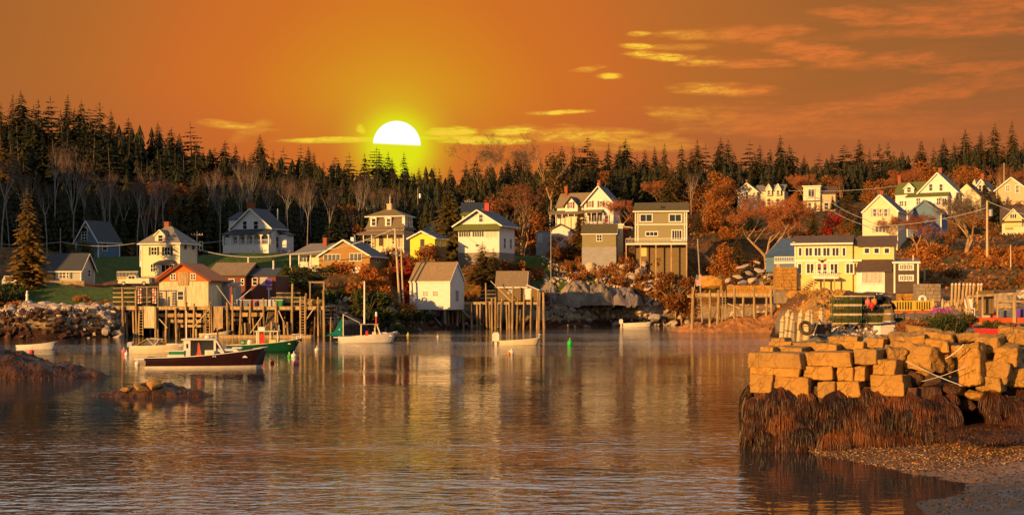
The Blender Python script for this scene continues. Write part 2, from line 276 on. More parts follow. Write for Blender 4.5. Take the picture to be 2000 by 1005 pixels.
def where(what, px):
    c = sorted(LMK, key=lambda l: abs(l[0]-px))[:3]
    for lx, nm in c:
        d = px - lx
        for w_ in (('in line with',) if abs(d) < 5 else ('just left of', 'left of', 'a little way left of') if d < 0 else ('just right of', 'right of', 'a little way right of')):
            t_ = f'{what}, {w_} {nm}'
            if t_ not in _ul and len(t_.split()) <= 16: _ul.add(t_); return t_
    d = px - c[0][0]
    return f"{what}, {'left' if d < 0 else 'right'} of {c[0][1]}"
# ---------------------------------------------------------------- ground height
CP = [(-900,200,5),(-900,300,26),(-900,420,55),(-300,195,4),(-300,225,8),(-300,300,21),(-300,345,40),(-300,450,62),
 (0,182,3.0),(0,192,4.0),(60,194,4.3),(0,214,6.9),(150,190,3.8),(150,198,5),(150,214,6.9),(280,196,4.3),(280,214,7.0),(115,226,7.7),(185,262,13.2),(330,230,8.3),(0,245,11),(0,275,16),(0,300,21),(0,345,36),(0,420,50),
 (250,265,13.5),(250,300,20),(250,345,35),(250,420,45),(420,196,3.6),(500,200,3.8),(620,200,3.8),(620,212,4.2),(470,222,6.4),(480,240,10),(500,262,14.0),(500,300,19),(500,345,28.5),(500,430,34),
 (600,232,9.2),(700,232,9.3),(690,214,5.2),(560,212,4.6),(750,225,6.5),(750,262,13.6),(780,240,11),(840,246,12.7),(850,275,17),(800,300,19.5),(850,345,25),(850,430,28),
 (800,224,2.0),(850,228,1.6),(885,231,2.0),(840,240,4.6),(900,242,4.6),(1010,243,4.8),(950,250,11.6),(900,246,10),(1030,262,13.5),(1060,300,19),(1000,345,27),(1000,430,31),
 (1080,246,4.6),(1200,250,4.6),(1080,256,8.8),(1180,258,9.4),(1120,270,12.5),(1140,302,20.5),(1200,302,20.8),(1180,265,12.6),(1150,350,28),(1150,430,33),
 (1280,252,7.4),(1240,259.5,12.2),(1280,259.5,12.2),(1320,259.5,12.2),(1280,266,12.6),(1340,252,7.4),(1345,262,11),(1280,270,12.6),(1280,310,20),(1260,380,31),(1400,262,6.5),(1400,275,11),(1390,310,19),(1350,370,30),(1400,430,37),
 (1450,255,6.2),(1450,275,11.2),(1490,270,11.6),(1480,350,28.2),(1480,300,20),(1600,330,26.4),(1560,240,10.5),(1500,450,39),(1600,400,34),(1500,232,6.0),
 (1570,150,5.9),(1650,152,6.0),(1760,148,5.5),(1560,170,5.2),(1580,200,6.0),(1700,185,9.5),(1700,232,15.2),(1800,244,16.0),(1650,260,17.0),(1800,278,23.0),(1900,292,25.3),(2000,292,25.6),(1980,252,16.6),(1900,220,12.2),
 (1900,175,9.0),(2000,175,9.2),(1850,150,6.3),(2000,150,6.0),(1850,200,11),(1980,210,11.8),(1850,120,5.2),(2000,100,4.9),(1580,120,4.9),(1700,110,4.8),(1600,80,4.3),(1800,80,4.5),(1650,57,4.05),(1560,57,3.4),(1800,57,4.0),(2000,60,4.0),(1500,50,3.25),(1650,50,3.3),(1850,50,3.2),(2050,50,3.4),(2300,60,4),(2400,150,7),(2400,250,20),(2400,400,40),(1900,345,33),(1900,420,40),(1700,345,30),(2100,345,35),(3000,60,5),(3000,300,40)]
_cx = np.array([PX(a, d) for a, d, z in CP]); _cy = np.array([float(d) for a, d, z in CP]); _cz = np.array([float(z) for a, d, z in CP])
def land(X, Y):
    X = np.atleast_1d(np.asarray(X, float)); Y = np.atleast_1d(np.asarray(Y, float)); out = np.empty(X.shape)
    fx, fy, fo = X.ravel(), Y.ravel(), out.ravel()
    for i in range(0, len(fx), 20000):
        a = fx[i:i+20000, None]; b = fy[i:i+20000, None]
        d2 = (a - _cx) ** 2 + ((b - _cy) * 1.3) ** 2 + 2.0; wt = d2 ** -1.9
        fo[i:i+20000] = (wt * _cz).sum(1) / wt.sum(1)
    return out
SH = [(-1500,168),(-100,172),(0,173),(100,172),(230,178),(300,187),(640,187),(700,198),(760,207),(830,217),(895,227),(940,234),(1060,235),(1200,251),(1340,259),(1400,247),(1500,224),(1535,214),(1522,195),(1512,186),(1512,150),(1543,135),(1548,100),(1546,72),(1537,60),(1512,50),(1530,47.6),(3600,47.6)]
_sh = np.array([(PX(a, d), d) for a, d in SH])
_poly = np.vstack([_sh, [(900, 60), (900, 1500), (-900, 1500), (-900, 150)]])
def inside(X, Y):
    c = np.zeros(X.shape, bool); n = len(_poly); j = n - 1
    for i in range(n):
        xi, yi = _poly[i]; xj, yj = _poly[j]
        k = ((yi > Y) != (yj > Y)); xx = (xj - xi) * (Y - yi) / (yj - yi + 1e-12) + xi
        c ^= (k & (X < xx)); j = i
    return c
def sdist(X, Y):
    best = np.full(X.shape, 1e9)
    for i in range(len(_sh) - 1):
        ax, ay = _sh[i]; bx, by = _sh[i + 1]; L2 = (bx-ax)**2 + (by-ay)**2
        t = np.clip(((X-ax)*(bx-ax) + (Y-ay)*(by-ay)) / L2, 0, 1)
        best = np.minimum(best, np.hypot(X - ax - t*(bx-ax), Y - ay - t*(by-ay)))
    return np.where(inside(X, Y), best, -best)
def ground(X, Y):
    X = np.atleast_1d(np.asarray(X, float)); Y = np.atleast_1d(np.asarray(Y, float))
    L = land(X, Y); s = sdist(X, Y); wd = np.interp(Y, [48, 60, 100, 165, 205], [1.0, 1.6, 2, 2.5, 8.5])
    t = np.clip((s + .18 * wd) / wd, 0, 1); t = t * (1.6 - .6 * t)
    z = -1.3 + (L + 1.3) * np.clip(t, 0, 1)
    return z
def gz(X, Y): return float(ground(X, Y)[0])
def gp(px, D): x = PX(px, D); return Vector((x, D, gz(x, D)))

cols = np.concatenate([np.arange(-1500, -100, 70), np.arange(-100, 2100, 11), np.arange(2100, 3700, 90)])
rows = [47.0]
while rows[-1] < 160: rows.append(rows[-1] * 1.022)
while rows[-1] < 270: rows.append(rows[-1] + 1.25)
while rows[-1] < 900: rows.append(rows[-1] * 1.02)
rows = np.array(rows)
gx = np.outer(rows, (cols - 1000) / F); gy = np.outer(rows, np.ones(len(cols)))
gzz = ground(gx, gy)
fbm = np.array([[mnoise.fractal(Vector((x*.12, y*.12, 3)), .8, 2, 4) for x, y in zip(a, b)] for a, b in zip(gx, gy)])
fb2 = np.array([[mnoise.fractal(Vector((x*.5, y*.5, 7)), .8, 2, 3) for x, y in zip(a, b)] for a, b in zip(gx, gy)])
# lawns: (px, D) boxes, real mown patches
LAWN = [((-400, 250), (190, 213)), ((385, 600), (224, 262)), ((170, 385), (236, 268)), ((1000, 1075), (250, 262)), ((1395, 1470), (256, 262)), ((1740, 2100), (197, 213)), ((870, 900), (238, 250)), ((1080, 1160), (249, 256)), ((-400, 140), (216, 222))]
lawn = np.zeros(gx.shape)
pxx = 1000 + gx / gy * F
for (a, b), (c, d) in LAWN:
    l = np.minimum(np.minimum((pxx - a) / 15, (b - pxx) / 15), np.minimum((gy - c) / 2, (d - gy) / 2)) + fbm * .8
    lawn = np.maximum(lawn, np.clip(l + .5, 0, 1))
rough_ = np.where(lawn > .5, .06, .55) * np.clip((gy - 90) / 60, .15, 1)
gzz = gzz + fbm * rough_ * 1.1 + fb2 * rough_ * .6
nr, nc = gx.shape
vs = np.stack([gx, gy, gzz], -1).reshape(-1, 3)
idx = np.arange(nr * nc).reshape(nr, nc)
fs = np.stack([idx[:-1, :-1], idx[:-1, 1:], idx[1:, 1:], idx[1:, :-1]], -1).reshape(-1, 4)
me = bpy.data.meshes.new('ground'); me.from_pydata(vs.tolist(), [], fs.tolist()); me.polygons.foreach_set('use_smooth', [True] * len(me.polygons))
at_ = me.color_attributes.new('lawn', 'FLOAT_COLOR', 'POINT')
ca = np.ones((nr * nc, 4)); ca[:, 0] = lawn.ravel(); ca[:, 1] = np.clip((gx.ravel() / gy.ravel() * F) / 900, 0, 1); at_.data.foreach_set('color', ca.ravel())
gm = bpy.data.materials.new('ground'); gm.use_nodes = True; t = NT(gm.node_tree)
pos = t.n('ShaderNodeNewGeometry').outputs['Position']; sp = t.n('ShaderNodeSeparateXYZ'); t.put(sp.inputs[0], pos)
at = t.n('ShaderNodeVertexColor', layer_name='lawn'); sc_ = t.n('ShaderNodeSeparateColor'); t.put(sc_.inputs[0], at.outputs[0])
n1 = t.noise(pos, .12, 5, .6); n2 = t.noise(pos, .9, 5, .65); n3 = t.noise(pos, 4, 3, .6)
heath = t.mix(t.mr(n1, .4, .6), (.16, .07, .022), (.075, .07, .022)); heath = t.mix(t.mr(n2, .45, .62), heath, (.30, .13, .035)); heath = t.mix(t.mr(n3, .5, .7), heath, (.08, .045, .02))
forest = t.mix(t.mr(n2, .4, .6), (.028, .022, .013), (.05, .035, .018))
fz = t.mr(sp.outputs[2], 14.5, 19); fz = t.m('MULTIPLY', fz, t.m('SUBTRACT', 1, t.m('MULTIPLY', sc_.outputs[1], .75)))
base = t.mix(fz, heath, forest)
grass = t.mix(t.mr(n2, .35, .65), (.045, .085, .014), (.085, .115, .024)); base = t.mix(sc_.outputs[0], base, grass)
stone = t.mix(t.mr(n3, .4, .6), (.36, .27, .15), (.18, .13, .08)); base = t.mix(t.mr(sp.outputs[2], 4.4, 3.2), base, stone)
near_ = t.mr(sp.outputs[1], 110, 80); base = t.mix(near_, base, stone)
tide = t.mr(t.m('ADD', sp.outputs[2], t.m('MULTIPLY', n2, 1.0)), 2.3, 1.5); base = t.mix(tide, base, t.mix(t.mr(n3, .4, .65), (.02, .011, .007), (.07, .028, .012)))
bs = t.n('ShaderNodeBsdfPrincipled'); t.put(bs.inputs['Base Color'], base); t.put(bs.inputs['Roughness'], .9); t.put(bs.inputs['Specular IOR Level'], .15)
bp = t.n('ShaderNodeBump'); t.put(bp.inputs['Height'], t.m('ADD', n2, t.m('MULTIPLY', n3, .4))); t.put(bp.inputs['Strength'], .8); t.put(bp.inputs['Distance'], .5); t.put(bs.inputs['Normal'], bp.outputs[0])
t.put(t.n('ShaderNodeOutputMaterial').inputs[0], bs.outputs[0])
me.materials.append(gm); go = bpy.data.objects.new('ground', me); COL.objects.link(go); tag(go, 'rolling village ground of lawn, heath and stones rising to the forest', 'ground', kind='structure')

# ---------------------------------------------------------------- water
wm = bpy.data.materials.new('water'); wm.use_nodes = True; t = NT(wm.node_tree)
pos = t.n('ShaderNodeNewGeometry').outputs['Position']
mp = t.n('ShaderNodeMapping'); t.put(mp.inputs[0], pos); mp.inputs['Scale'].default_value = (.75, 1.3, 1)
r1 = t.noise(mp.outputs[0], 1.7, 2, .5, dist=.4); r2 = t.noise(mp.outputs[0], .5, 2, .5); r3 = t.noise(mp.outputs[0], 5.5, 2, .5)
patch = t.noise(pos, .035, 3, .5)
mp2 = t.n('ShaderNodeMapping'); t.put(mp2.inputs[0], pos); mp2.inputs['Scale'].default_value = (.012, .05, 1); streak = t.noise(mp2.outputs[0], 1.0, 3, .6)
hgt = t.m('ADD', t.m('MULTIPLY', r1, .062), t.m('ADD', t.m('MULTIPLY', r2, .075), t.m('MULTIPLY', r3, .009)))
sp = t.n('ShaderNodeSeparateXYZ'); t.put(sp.inputs[0], pos)
cove = t.m('MULTIPLY', t.mr(sp.outputs[1], 48, 43), t.mr(t.m('SUBTRACT', sp.outputs[0], t.m('MULTIPLY', sp.outputs[1], .178)), -.3, .5))   # sheltered behind the quay corner
amp = t.m('MULTIPLY', t.m('MAXIMUM', t.mr(sp.outputs[1], 64, 38, .36, 1.4), t.mr(sp.outputs[1], 100, 150, .36, 1.5)), t.m('MULTIPLY', t.mr(streak, .38, .62, .35, 1.0), t.m('SUBTRACT', 1, t.m('MULTIPLY', cove, .85))))
bp = t.n('ShaderNodeBump'); t.put(bp.inputs['Height'], t.m('MULTIPLY', hgt, amp)); t.put(bp.inputs['Strength'], 1.0); t.put(bp.inputs['Distance'], 1.0)
bs = t.n('ShaderNodeBsdfPrincipled'); t.put(bs.inputs['Base Color'], (.03, .034, .034)); t.put(bs.inputs['Roughness'], .05); bs.inputs['IOR'].default_value = 1.55; t.put(bs.inputs['Specular IOR Level'], .5); t.put(bs.inputs['Normal'], bp.outputs[0])
t.put(t.n('ShaderNodeOutputMaterial').inputs[0], bs.outputs[0])
b = MB(); b.add([(-1500, -300, 0), (1500, -300, 0), (1500, 800, 0), (-1500, 800, 0)], [(0, 1, 2, 3)]); b.build('water', wm, kind='structure')
b = MB(); b.add([(-9000, -9000, -2.5), (9000, -9000, -2.5), (9000, 9000, -2.5), (-9000, 9000, -2.5)], [(0, 1, 2, 3)]); b.build('seabed', M['weedrock'], kind='structure')
# unseen hill added left of the harbour to shade the back of the village
def uv2xy(u, v): return (.766*u - .643*v, -.643*u - .766*v)
nu, nv = 46, 26; vs = []
for i in range(nu):
    for j in range(nv):
        u = -201 - 190 * i / (nu-1); v = -95 + 85 * j / (nv-1); x, y = uv2xy(u, v)
        e = min(1, i / 1.6) * math.sin(math.pi * j / (nv-1)) ** .7
        hh = 48 + 6 * mnoise.noise(Vector((x*.05, y*.05, 0))) + 8 * mnoise.noise(Vector((x*.25, y*.25, 5)))
        vs.append((x, y, -1 + e * hh))
fs = [(i*nv+j, (i+1)*nv+j, (i+1)*nv+j+1, i*nv+j+1) for i in range(nu-1) for j in range(nv-1)]
b = MB(); b.add(vs, fs); b.build('hill', M['spruce'], kind='structure')
# road strip along the left shore
def ribbon(name, pts, wd, m, lift=.12, **k):
    b = MB(); n = len(pts); vs = []
    for i, (x, y) in enumerate(pts):
        x0, y0 = pts[max(0, i-1)]; x1, y1 = pts[min(n-1, i+1)]; d = Vector((x1-x0, y1-y0, 0)).normalized(); nn = Vector((-d.y, d.x, 0))
        for s_ in (-1, 1):
            p_ = Vector((x, y, 0)) + nn * wd/2 * s_; vs.append((p_.x, p_.y, max(gz(p_.x, p_.y), gz(x, y)) + lift))
    b.add(vs, [(2*i, 2*i+2, 2*i+3, 2*i+1) for i in range(n-1)]); return b.build(name, m, kind='structure', **k)
ribbon('road', [(PX(p_, 215.5 + .0 * p_), 215.5) for p_ in range(-300, 400, 20)], 4.2, M['asphalt'], .25)
# ---------------------------------------------------------------- buildings
class Bld:
    """local frame: x along the front (0..W), y back, z up; rotated by -th so that a positive th shows the right-hand side"""
    def __init__(s, name, label, cat, px0, px1, pyb, D, th=0, dep=8, px2=None, **k):
        s.th = R(th) + (math.atan((px0 - 1000) / F) if px0 > 1000 else 0); s.c, s.s = math.cos(s.th), math.sin(s.th); s.X0 = PX(px0, D); s.Y0 = D; s.Z0 = PZ(pyb, D)
        s.root = empty(name, (s.X0, s.Y0, s.Z0), -s.th, label=label, cat=cat, **k); s.W = s.fx(px1)
        s.D = min(12, max(5, s.sd(px2))) if px2 else dep
    def fx(s, px, y=0):
        k = (px - 1000) / F; X0 = s.X0 + y * s.s; Y0 = s.Y0 + y * s.c
        return (k * Y0 - X0) / (s.c + k * s.s)
    def sd(s, px):
        k = (px - 1000) / F; X0 = s.X0 + s.W * s.c; Y0 = s.Y0 - s.W * s.s
        return (k * Y0 - X0) / (s.s - k * s.c)
    def fz(s, py, x=None, y=0):
        x = s.W / 2 if x is None else x
        return H + (CY - py) / F * (s.Y0 - x * s.s + y * s.c) - s.Z0
    def fp(s, face, u, z, o):            # point on a face: u along it, o outward
        if face == 'r': return (s.W + o, u, z)
        return (u, (face if not isinstance(face, str) else 0) - o, z)
    def fbox(s, b, face, u0, u1, z0, z1, o0, o1, mi=0):
        p = s.fp(face, u0, z0, o0); q_ = s.fp(face, u1, z1, o1)
        b.box(min(p[0], q_[0]), max(p[0], q_[0]), min(p[1], q_[1]), max(p[1], q_[1]), z0, z1, mi)
    def walls(s, m, he, x0=0, x1=None, y0=0, y1=None, gable=None, hr=None, xr=None, z0=-2.5, name='wall'):
        x1 = s.W if x1 is None else x1; y1 = s.D if y1 is None else y1; b = MB()
        if gable == 'f':
            xr = (x0 + x1) / 2 if xr is None else xr; b.prism([(x0, z0), (x1, z0), (x1, he), (xr, hr), (x0, he)], y0, y1)
        elif gable == 's':
            b.prismx([(y0, z0), (y1, z0), (y1, he), ((y0 + y1) / 2, hr), (y0, he)], x0, x1)
        else: b.box(x0, x1, y0, y1, z0, he)
        o = b.build(name, m, s.root); s.w = o; return o
    def corners(s, m, he, x0=0, x1=None, y0=0, y1=None):
        x1 = s.W if x1 is None else x1; y1 = s.D if y1 is None else y1; b = MB()
        for x, y in ((x0, y0), (x1, y0), (x1, y1)): b = MB(); b.box(x-.09, x+.09, y-.09, y+.09, 0, he-.02); b.build('corner_board', m, s.root)
    def roof(s, kind, m, he, hr, x0=0, x1=None, y0=0, y1=None, xr=None, o=.4, t=.16, trim=None, name='roof', ridge=.35):
        x1 = s.W if x1 is None else x1; y1 = s.D if y1 is None else y1; b = MB(); tr = MB()
        he += .03; hr += .05
        if kind == 'f':                  # ridge runs back; gable faces the viewer
            xr = (x0 + x1) / 2 if xr is None else xr
            zl = he - (hr - he) / (xr - x0) * o; zr = he - (hr - he) / (x1 - xr) * o
            b.slab([(x0-o, y0-o, zl+t), (xr, y0-o, hr+t), (xr, y1+o, hr+t), (x0-o, y1+o, zl+t)], t)
            b.slab([(xr, y0-o, hr+t), (x1+o, y0-o, zr+t), (x1+o, y1+o, zr+t), (xr, y1+o, hr+t)], t)
            tr.bar((x0-o, y0-o-.04, zl-.02), (xr, y0-o-.04, hr-.02), .06, .26); tr.bar((xr, y0-o-.04, hr-.02), (x1+o, y0-o-.04, zr-.02), .06, .26)
            if trim is not None: t3 = MB(); t3.bar((x1+o+.035, y0-o, zr), (x1+o+.035, y1+o, zr), .06, .2); t3 = t3.build('eave_trim', trim, s.root)
        elif kind == 's':
            ym = (y0 + y1) / 2; zf = he - (hr - he) / (ym - y0) * o
            b.slab([(x0-o, y0-o, zf+t), (x1+o, y0-o, zf+t), (x1+o, ym, hr+t), (x0-o, ym, hr+t)], t)
            b.slab([(x0-o, ym, hr+t), (x1+o, ym, hr+t), (x1+o, y1+o, zf+t), (x0-o, y1+o, zf+t)], t)
            if trim is not None: t3 = MB(); t3.bar((x0-o, y0-o-.035, zf+.02), (x1+o, y0-o-.035, zf+.02), .06, .2); t3.build('eave_trim', trim, s.root)
            for x in (x1+o+.03,): tr.bar((x, y0-o, zf), (x, ym, hr), .06, .22); tr.bar((x, ym, hr), (x, y1+o, zf), .06, .22)
        elif kind == 'hip':
            ym = (y0 + y1) / 2; xm0 = x0 + (x1-x0)*ridge; xm1 = x1 - (x1-x0)*ridge; z = he - .1
            A, B_, C, D_ = (x0-o,y0-o,z), (x1+o,y0-o,z), (x1+o,y1+o,z), (x0-o,y1+o,z); E, G = (xm0, ym, hr), (xm1, ym, hr)
            b.add([A, B_, C, D_, E, G, (x0-o,y0-o,z-t), (x1+o,y0-o,z-t), (x1+o,y1+o,z-t), (x0-o,y1+o,z-t)], [(0,1,5,4), (1,2,5), (2,3,4,5), (3,0,4), (0,6,7,1), (1,7,8,2), (2,8,9,3), (3,9,6,0), (6,9,8,7)])
            tr.box(x0-o-.03, x1+o+.03, y0-o-.04, y0-o, z-t-.05, z-.02); tr.box(x1+o, x1+o+.04, y0-o, y1+o, z-t-.05, z-.02)
        elif kind == 'shed':             # he front, hr back
            b.slab([(x0-o, y0-o, he+t), (x1+o, y0-o, he+t), (x1+o, y1+o*.3, hr+t), (x0-o, y1+o*.3, hr+t)], t); tr.bar((x0-o, y0-o-.03, he), (x1+o, y0-o-.03, he), .06, .2)
        r_ = b.build(name, m, s.root); s.r = r_
        if trim is not None: tr.build('trim', trim, r_)
        return r_
    def win(s, px0, px1, py0, py1, cols=1, rows=2, face='f', fr=.1, mt='whiteplain', gl='glass', shut=None, raw=None, name='window', y=0, mun=.045):
        fc = face if face == 'r' else y
        if raw: u0, u1, z0, z1 = raw
        else:
            u0, u1 = (s.sd(px0), s.sd(px1)) if face == 'r' else (s.fx(px0, y), s.fx(px1, y))
            if face == 'r': z0, z1 = [H + (CY - p_) / F * (s.Y0 - s.W * s.s + (u0+u1)/2 * s.c) - s.Z0 for p_ in (py1, py0)]
            else: z0, z1 = s.fz(py1, (u0+u1)/2, y), s.fz(py0, (u0+u1)/2, y)
        if u1 < u0: u0, u1 = u1, u0
        b = MB(); f_ = lambda *a: s.fbox(b, fc, *a)
        f_(u0-fr, u0, z0-fr, z1+fr, 0, .07); f_(u1, u1+fr, z0-fr, z1+fr, 0, .07); f_(u0, u1, z1, z1+fr, 0, .07); f_(u0, u1, z0-fr, z0, 0, .10)
        for i in range(1, cols): x = u0 + (u1-u0)*i/cols; f_(x-mun, x+mun, z0, z1, .02, .055)
        for i in range(1, rows): z = z0 + (z1-z0)*i/rows; f_(u0, u1, z-mun*.8, z+mun*.8, .022, .05)
        o = b.build(name, M[mt], s.root); g = MB(); s.fbox(g, fc, u0, u1, z0, z1, .0, .028); g.build('pane', M[gl], o)
        if shut:
            sw = min(.42, (u1-u0)*.5)
            for a in (u0-fr-sw-.02, u1+fr+.02):
                g = MB(); s.fbox(g, fc, a, a+sw, z0-fr, z1+fr, 0, .05); g.build('shutter', M[shut], o)
        return o
    def door(s, px0, px1, py0, py1, m='dkgreen', face='f', y=0, raw=None):
        fc = face if face == 'r' else y
        if raw: u0, u1, z0, z1 = raw
        else: u0, u1 = (s.sd(px0), s.sd(px1)) if face == 'r' else (s.fx(px0, y), s.fx(px1, y)); z0, z1 = s.fz(py1, u0, y), s.fz(py0, u0, y)
        b = MB(); s.fbox(b, fc, u0, u1, z0, z1, 0, .05); w_ = (u1-u0)*.2
        s.fbox(b, fc, u0+w_, u1-w_, z0+.15, (z0+z1)/2-.1, .05, .07)
        o = b.build('door', M[m], s.root); g = MB(); s.fbox(g, fc, u0-.1, u0, z0, z1+.1, 0, .07); s.fbox(g, fc, u1, u1+.1, z0, z1+.1, 0, .07); s.fbox(g, fc, u0, u1, z1, z1+.1, 0, .07); g.build('frame', M['whiteplain'], o)
        g = MB(); s.fbox(g, fc, u1-.16, u1-.08, (z0+z1)/2-.08, (z0+z1)/2, .05, .1); g.build('handle', M['metal'], o); return o
    def chim(s, px0, px1, py0, zb, y, m='brick', cap=True):
        x0, x1 = s.fx(px0, y), s.fx(px1, y); z1 = s.fz(py0, x0, y); d = max(.5, (x1-x0)*.8); b = MB(); b.box(x0, x1, y-d/2, y+d/2, zb, z1-.15)
        if cap: b.box(x0-.06, x1+.06, y-d/2-.06, y+d/2+.06, z1-.15, z1)
        return b.build('chimney', M[m], s.r)
    def gd(s, xa, xb, y0, y1, ze, zr, wm_, rm, o=.18, trim='whiteplain', name='dormer'):   # gabled dormer
        b = MB(); xm = (xa+xb)/2; b.prism([(xa, ze-1.6), (xb, ze-1.6), (xb, ze), (xm, zr), (xa, ze)], y0, y1); d = b.build(name, M[wm_], s.root)
        b = MB(); k = (zr-ze)/(xm-xa)*o
        b.slab([(xa-o, y0-o, ze-k+.1), (xm, y0-o, zr+.1), (xm, y1, zr+.1), (xa-o, y1, ze-k+.1)], .09); b.slab([(xm, y0-o, zr+.1), (xb+o, y0-o, ze-k+.1), (xb+o, y1, ze-k+.1), (xm, y1, zr+.1)], .09)
        b.build('dormer_roof', M[rm], d); b = MB(); b.bar((xa-o, y0-o-.03, ze-k), (xm, y0-o-.03, zr), .05, .16); b.bar((xm, y0-o-.03, zr), (xb+o, y0-o-.03, ze-k), .05, .16); b.build('trim', M[trim], d)
    def posts(s, xs, y, z0, z1, r=.08, m='whiteplain', name='porch_post'):
        for x in xs: b = MB(); b.box(x-r, x+r, y-r, y+r, z0, z1); b.build(name, M[m], s.root)
    def rail(s, x0, x1, y, z0, z1, m='whiteplain', step=.28, name='railing', side=None):
        b = MB(); b.box(x0, x1, y-.03, y+.03, z1-.08, z1); b.box(x0, x1, y-.025, y+.025, z0+.05, z0+.11); x = x0
        while x < x1: b.box(x-.02, x+.02, y-.02, y+.02, z0+.111, z1-.081); x += step
        return b.build(name, M[m], s.root)

# --- B1 small grey cottage
B = Bld('cottage', 'low grey cottage with dark slate roof at the left edge of the village', 'house', 84, 158, 553, 226, 8, px2=168)
he, hr = B.fz(526), B.fz(497, y=4) ; B.walls(M['grey'], he, gable='s', hr=hr); B.roof('s', M['slate'], he, hr, trim=M['whiteplain']); B.corners(M['whiteplain'], he)
for a, c in ((110, 114.5), (116.5, 128.5), (130.5, 134)): B.win(a, c, 531, 543, 1 if a != 116.5 else 2, 2, mt='whiteplain')
for a in (105, 137.5): b = MB(); B.fbox(b, 0, B.fx(a), B.fx(a+3.6), B.fz(544), B.fz(530), 0, .05); b.build('shutter', M['dkgreen'], B.root)
b = MB(); b.box(B.fx(62), -.01, .8, 5, -2, he-.4); b.build('side_room', M['grey'], B.root); b = MB(); b.slab([(B.fx(61), .5, he-.5), (0, .5, he-.1), (0, 5.3, he-.1), (B.fx(61), 5.3, he-.5)], .12); b.build('side_room_roof', M['slate'], B.root)
B.win(75, 81, 531, 539, 1, 2, y=.8); B.win(0, 0, 0, 0, raw=(2.6, 3.4, 1.2, 2.3), face='r')
# --- B2 slate blue house
B = Bld('blue_house', 'narrow slate blue house with white gable trim and arched window against the forest', 'house', 149, 192, 506, 258, 34, px2=215)
he, hr = B.fz(470), B.fz(432); B.walls(M['slateblue'], he, gable='f', hr=hr); B.roof('f', M['slate'], he, hr, trim=M['whiteplain']); B.corners(M['whiteplain'], he)
B.win(160, 170, 453, 470, 2, 3); b = MB(); cx_ = B.fx(165); zz = B.fz(452)
b.prism([(cx_ + 1.15*math.cos(a), zz + 1.1*math.sin(a)) for a in [math.pi*i/10 for i in range(11)]], -.08, 0); b.build('window_arch', M['whiteplain'], B.root)
b = MB(); b.prism([(cx_ + .9*math.cos(a), zz + .85*math.sin(a)) for a in [math.pi*i/10 for i in range(11)]], -.1, -.07); b.build('pane', M['glass'], B.root)
B.win(0, 0, 0, 0, raw=(B.D*.2, B.D*.2+1, 1.6, 3.1), face='r')
# --- B3 cream foursquare
B = Bld('hipped_house', 'two storey cream house with grey hip roof, small dormer and green shutters', 'house', 277, 351, 543, 231, 20, px2=379)
he, hr = B.fz(474), B.fz(444, y=5); B.walls(M['cream'], he); B.roof('hip', M['greyroof'], he, hr, o=.6, trim=M['whiteplain'], ridge=.42); B.corners(M['whiteplain'], he)
B.chim(323, 332, 433, hr-1, 5, 'brick'); x0, x1 = B.fx(304), B.fx(324); B.gd(x0, x1, -.2, 4, B.fz(459), B.fz(449), 'cream', 'tanroof'); B.win(309.5, 318, 459.5, 471, 1, 2, y=-.2)
for a in ((296, 306), (322, 332)): B.win(*a, 483, 497, 2, 2, shut='dkgreen')
for a in ((295, 303),): B.win(*a, 516, 530, 2, 2)
x0, x1 = B.fx(311), B.fx(343); b = MB(); b.box(x0, x1, -1.3, 0, -2, B.fz(515)); b.build('bay', M['cream'], B.root); b = MB(); b.slab([(x0-.2, -1.6, B.fz(515)), (x1+.2, -1.6, B.fz(515)), (x1-.1, 0, B.fz(508)), (x0+.1, 0, B.fz(508))], .12); b.build('bay_roof', M['tanroof'], B.root)
B.win(316, 339, 517, 531, 3, 1, y=-1.3); 
for a in (1.2, 3.6, 6): B.win(0, 0, 0, 0, raw=(a, a+.9, 5.0, 6.4), face='r')
b = MB(); b.box(B.fx(266), -.01, 1, 4, B.fz(520), B.fz(478)); b.build('side_porch', M['whiteplain'], B.root); B.win(0,0,0,0, raw=(B.fx(268), -.3, B.fz(508), B.fz(486)), y=1)
b = MB(); b.box(B.fx(259), B.fx(347), -4.4, -1.4, B.fz(543)-1, B.fz(543)+.05); b.build('deck', M['wood'], B.root)
B.rail(B.fx(259), B.fx(300), -4.35, .05, 1.1)
# --- B6 white farmhouse in the shade, the blue of that shade put into its wall colour
B = Bld('farmhouse', 'white farmhouse with navy roof and arched front porch, in shade below the forest', 'house', 453, 529, 496, 268, 24, px2=577 - 20)
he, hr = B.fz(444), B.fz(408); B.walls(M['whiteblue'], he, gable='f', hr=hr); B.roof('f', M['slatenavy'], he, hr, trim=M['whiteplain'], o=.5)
B.chim(485, 496, 396, hr-1, 3.2, 'brick')
B.win(475, 482, 432, 447, 1, 2, shut=None); B.win(496, 504, 432, 447, 1, 2)
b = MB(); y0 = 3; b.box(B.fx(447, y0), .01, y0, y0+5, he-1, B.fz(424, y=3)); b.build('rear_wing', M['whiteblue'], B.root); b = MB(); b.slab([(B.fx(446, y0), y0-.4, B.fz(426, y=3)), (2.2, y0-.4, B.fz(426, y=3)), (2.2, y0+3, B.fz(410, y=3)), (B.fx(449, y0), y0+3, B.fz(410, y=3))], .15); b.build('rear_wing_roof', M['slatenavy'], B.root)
x0 = B.fx(436, -2.5); x1 = B.fx(525, -2.5); ze = B.fz(457, y=-2.5); zf = B.fz(478, y=-2.5)
b = MB(); b.slab([(x0-.3, -3, ze), (x1+.3, -3, ze), (x1-.3, 0, ze+1.1), (x0+.8, 0, ze+1.1)], .15); b.build('porch_roof', M['slatenavy'], B.root)
b = MB(); b.box(x0, x1, -2.6, 0, -2, zf); b.build('porch_base', M['whiteplain'], B.root)
n = 6; b = MB()
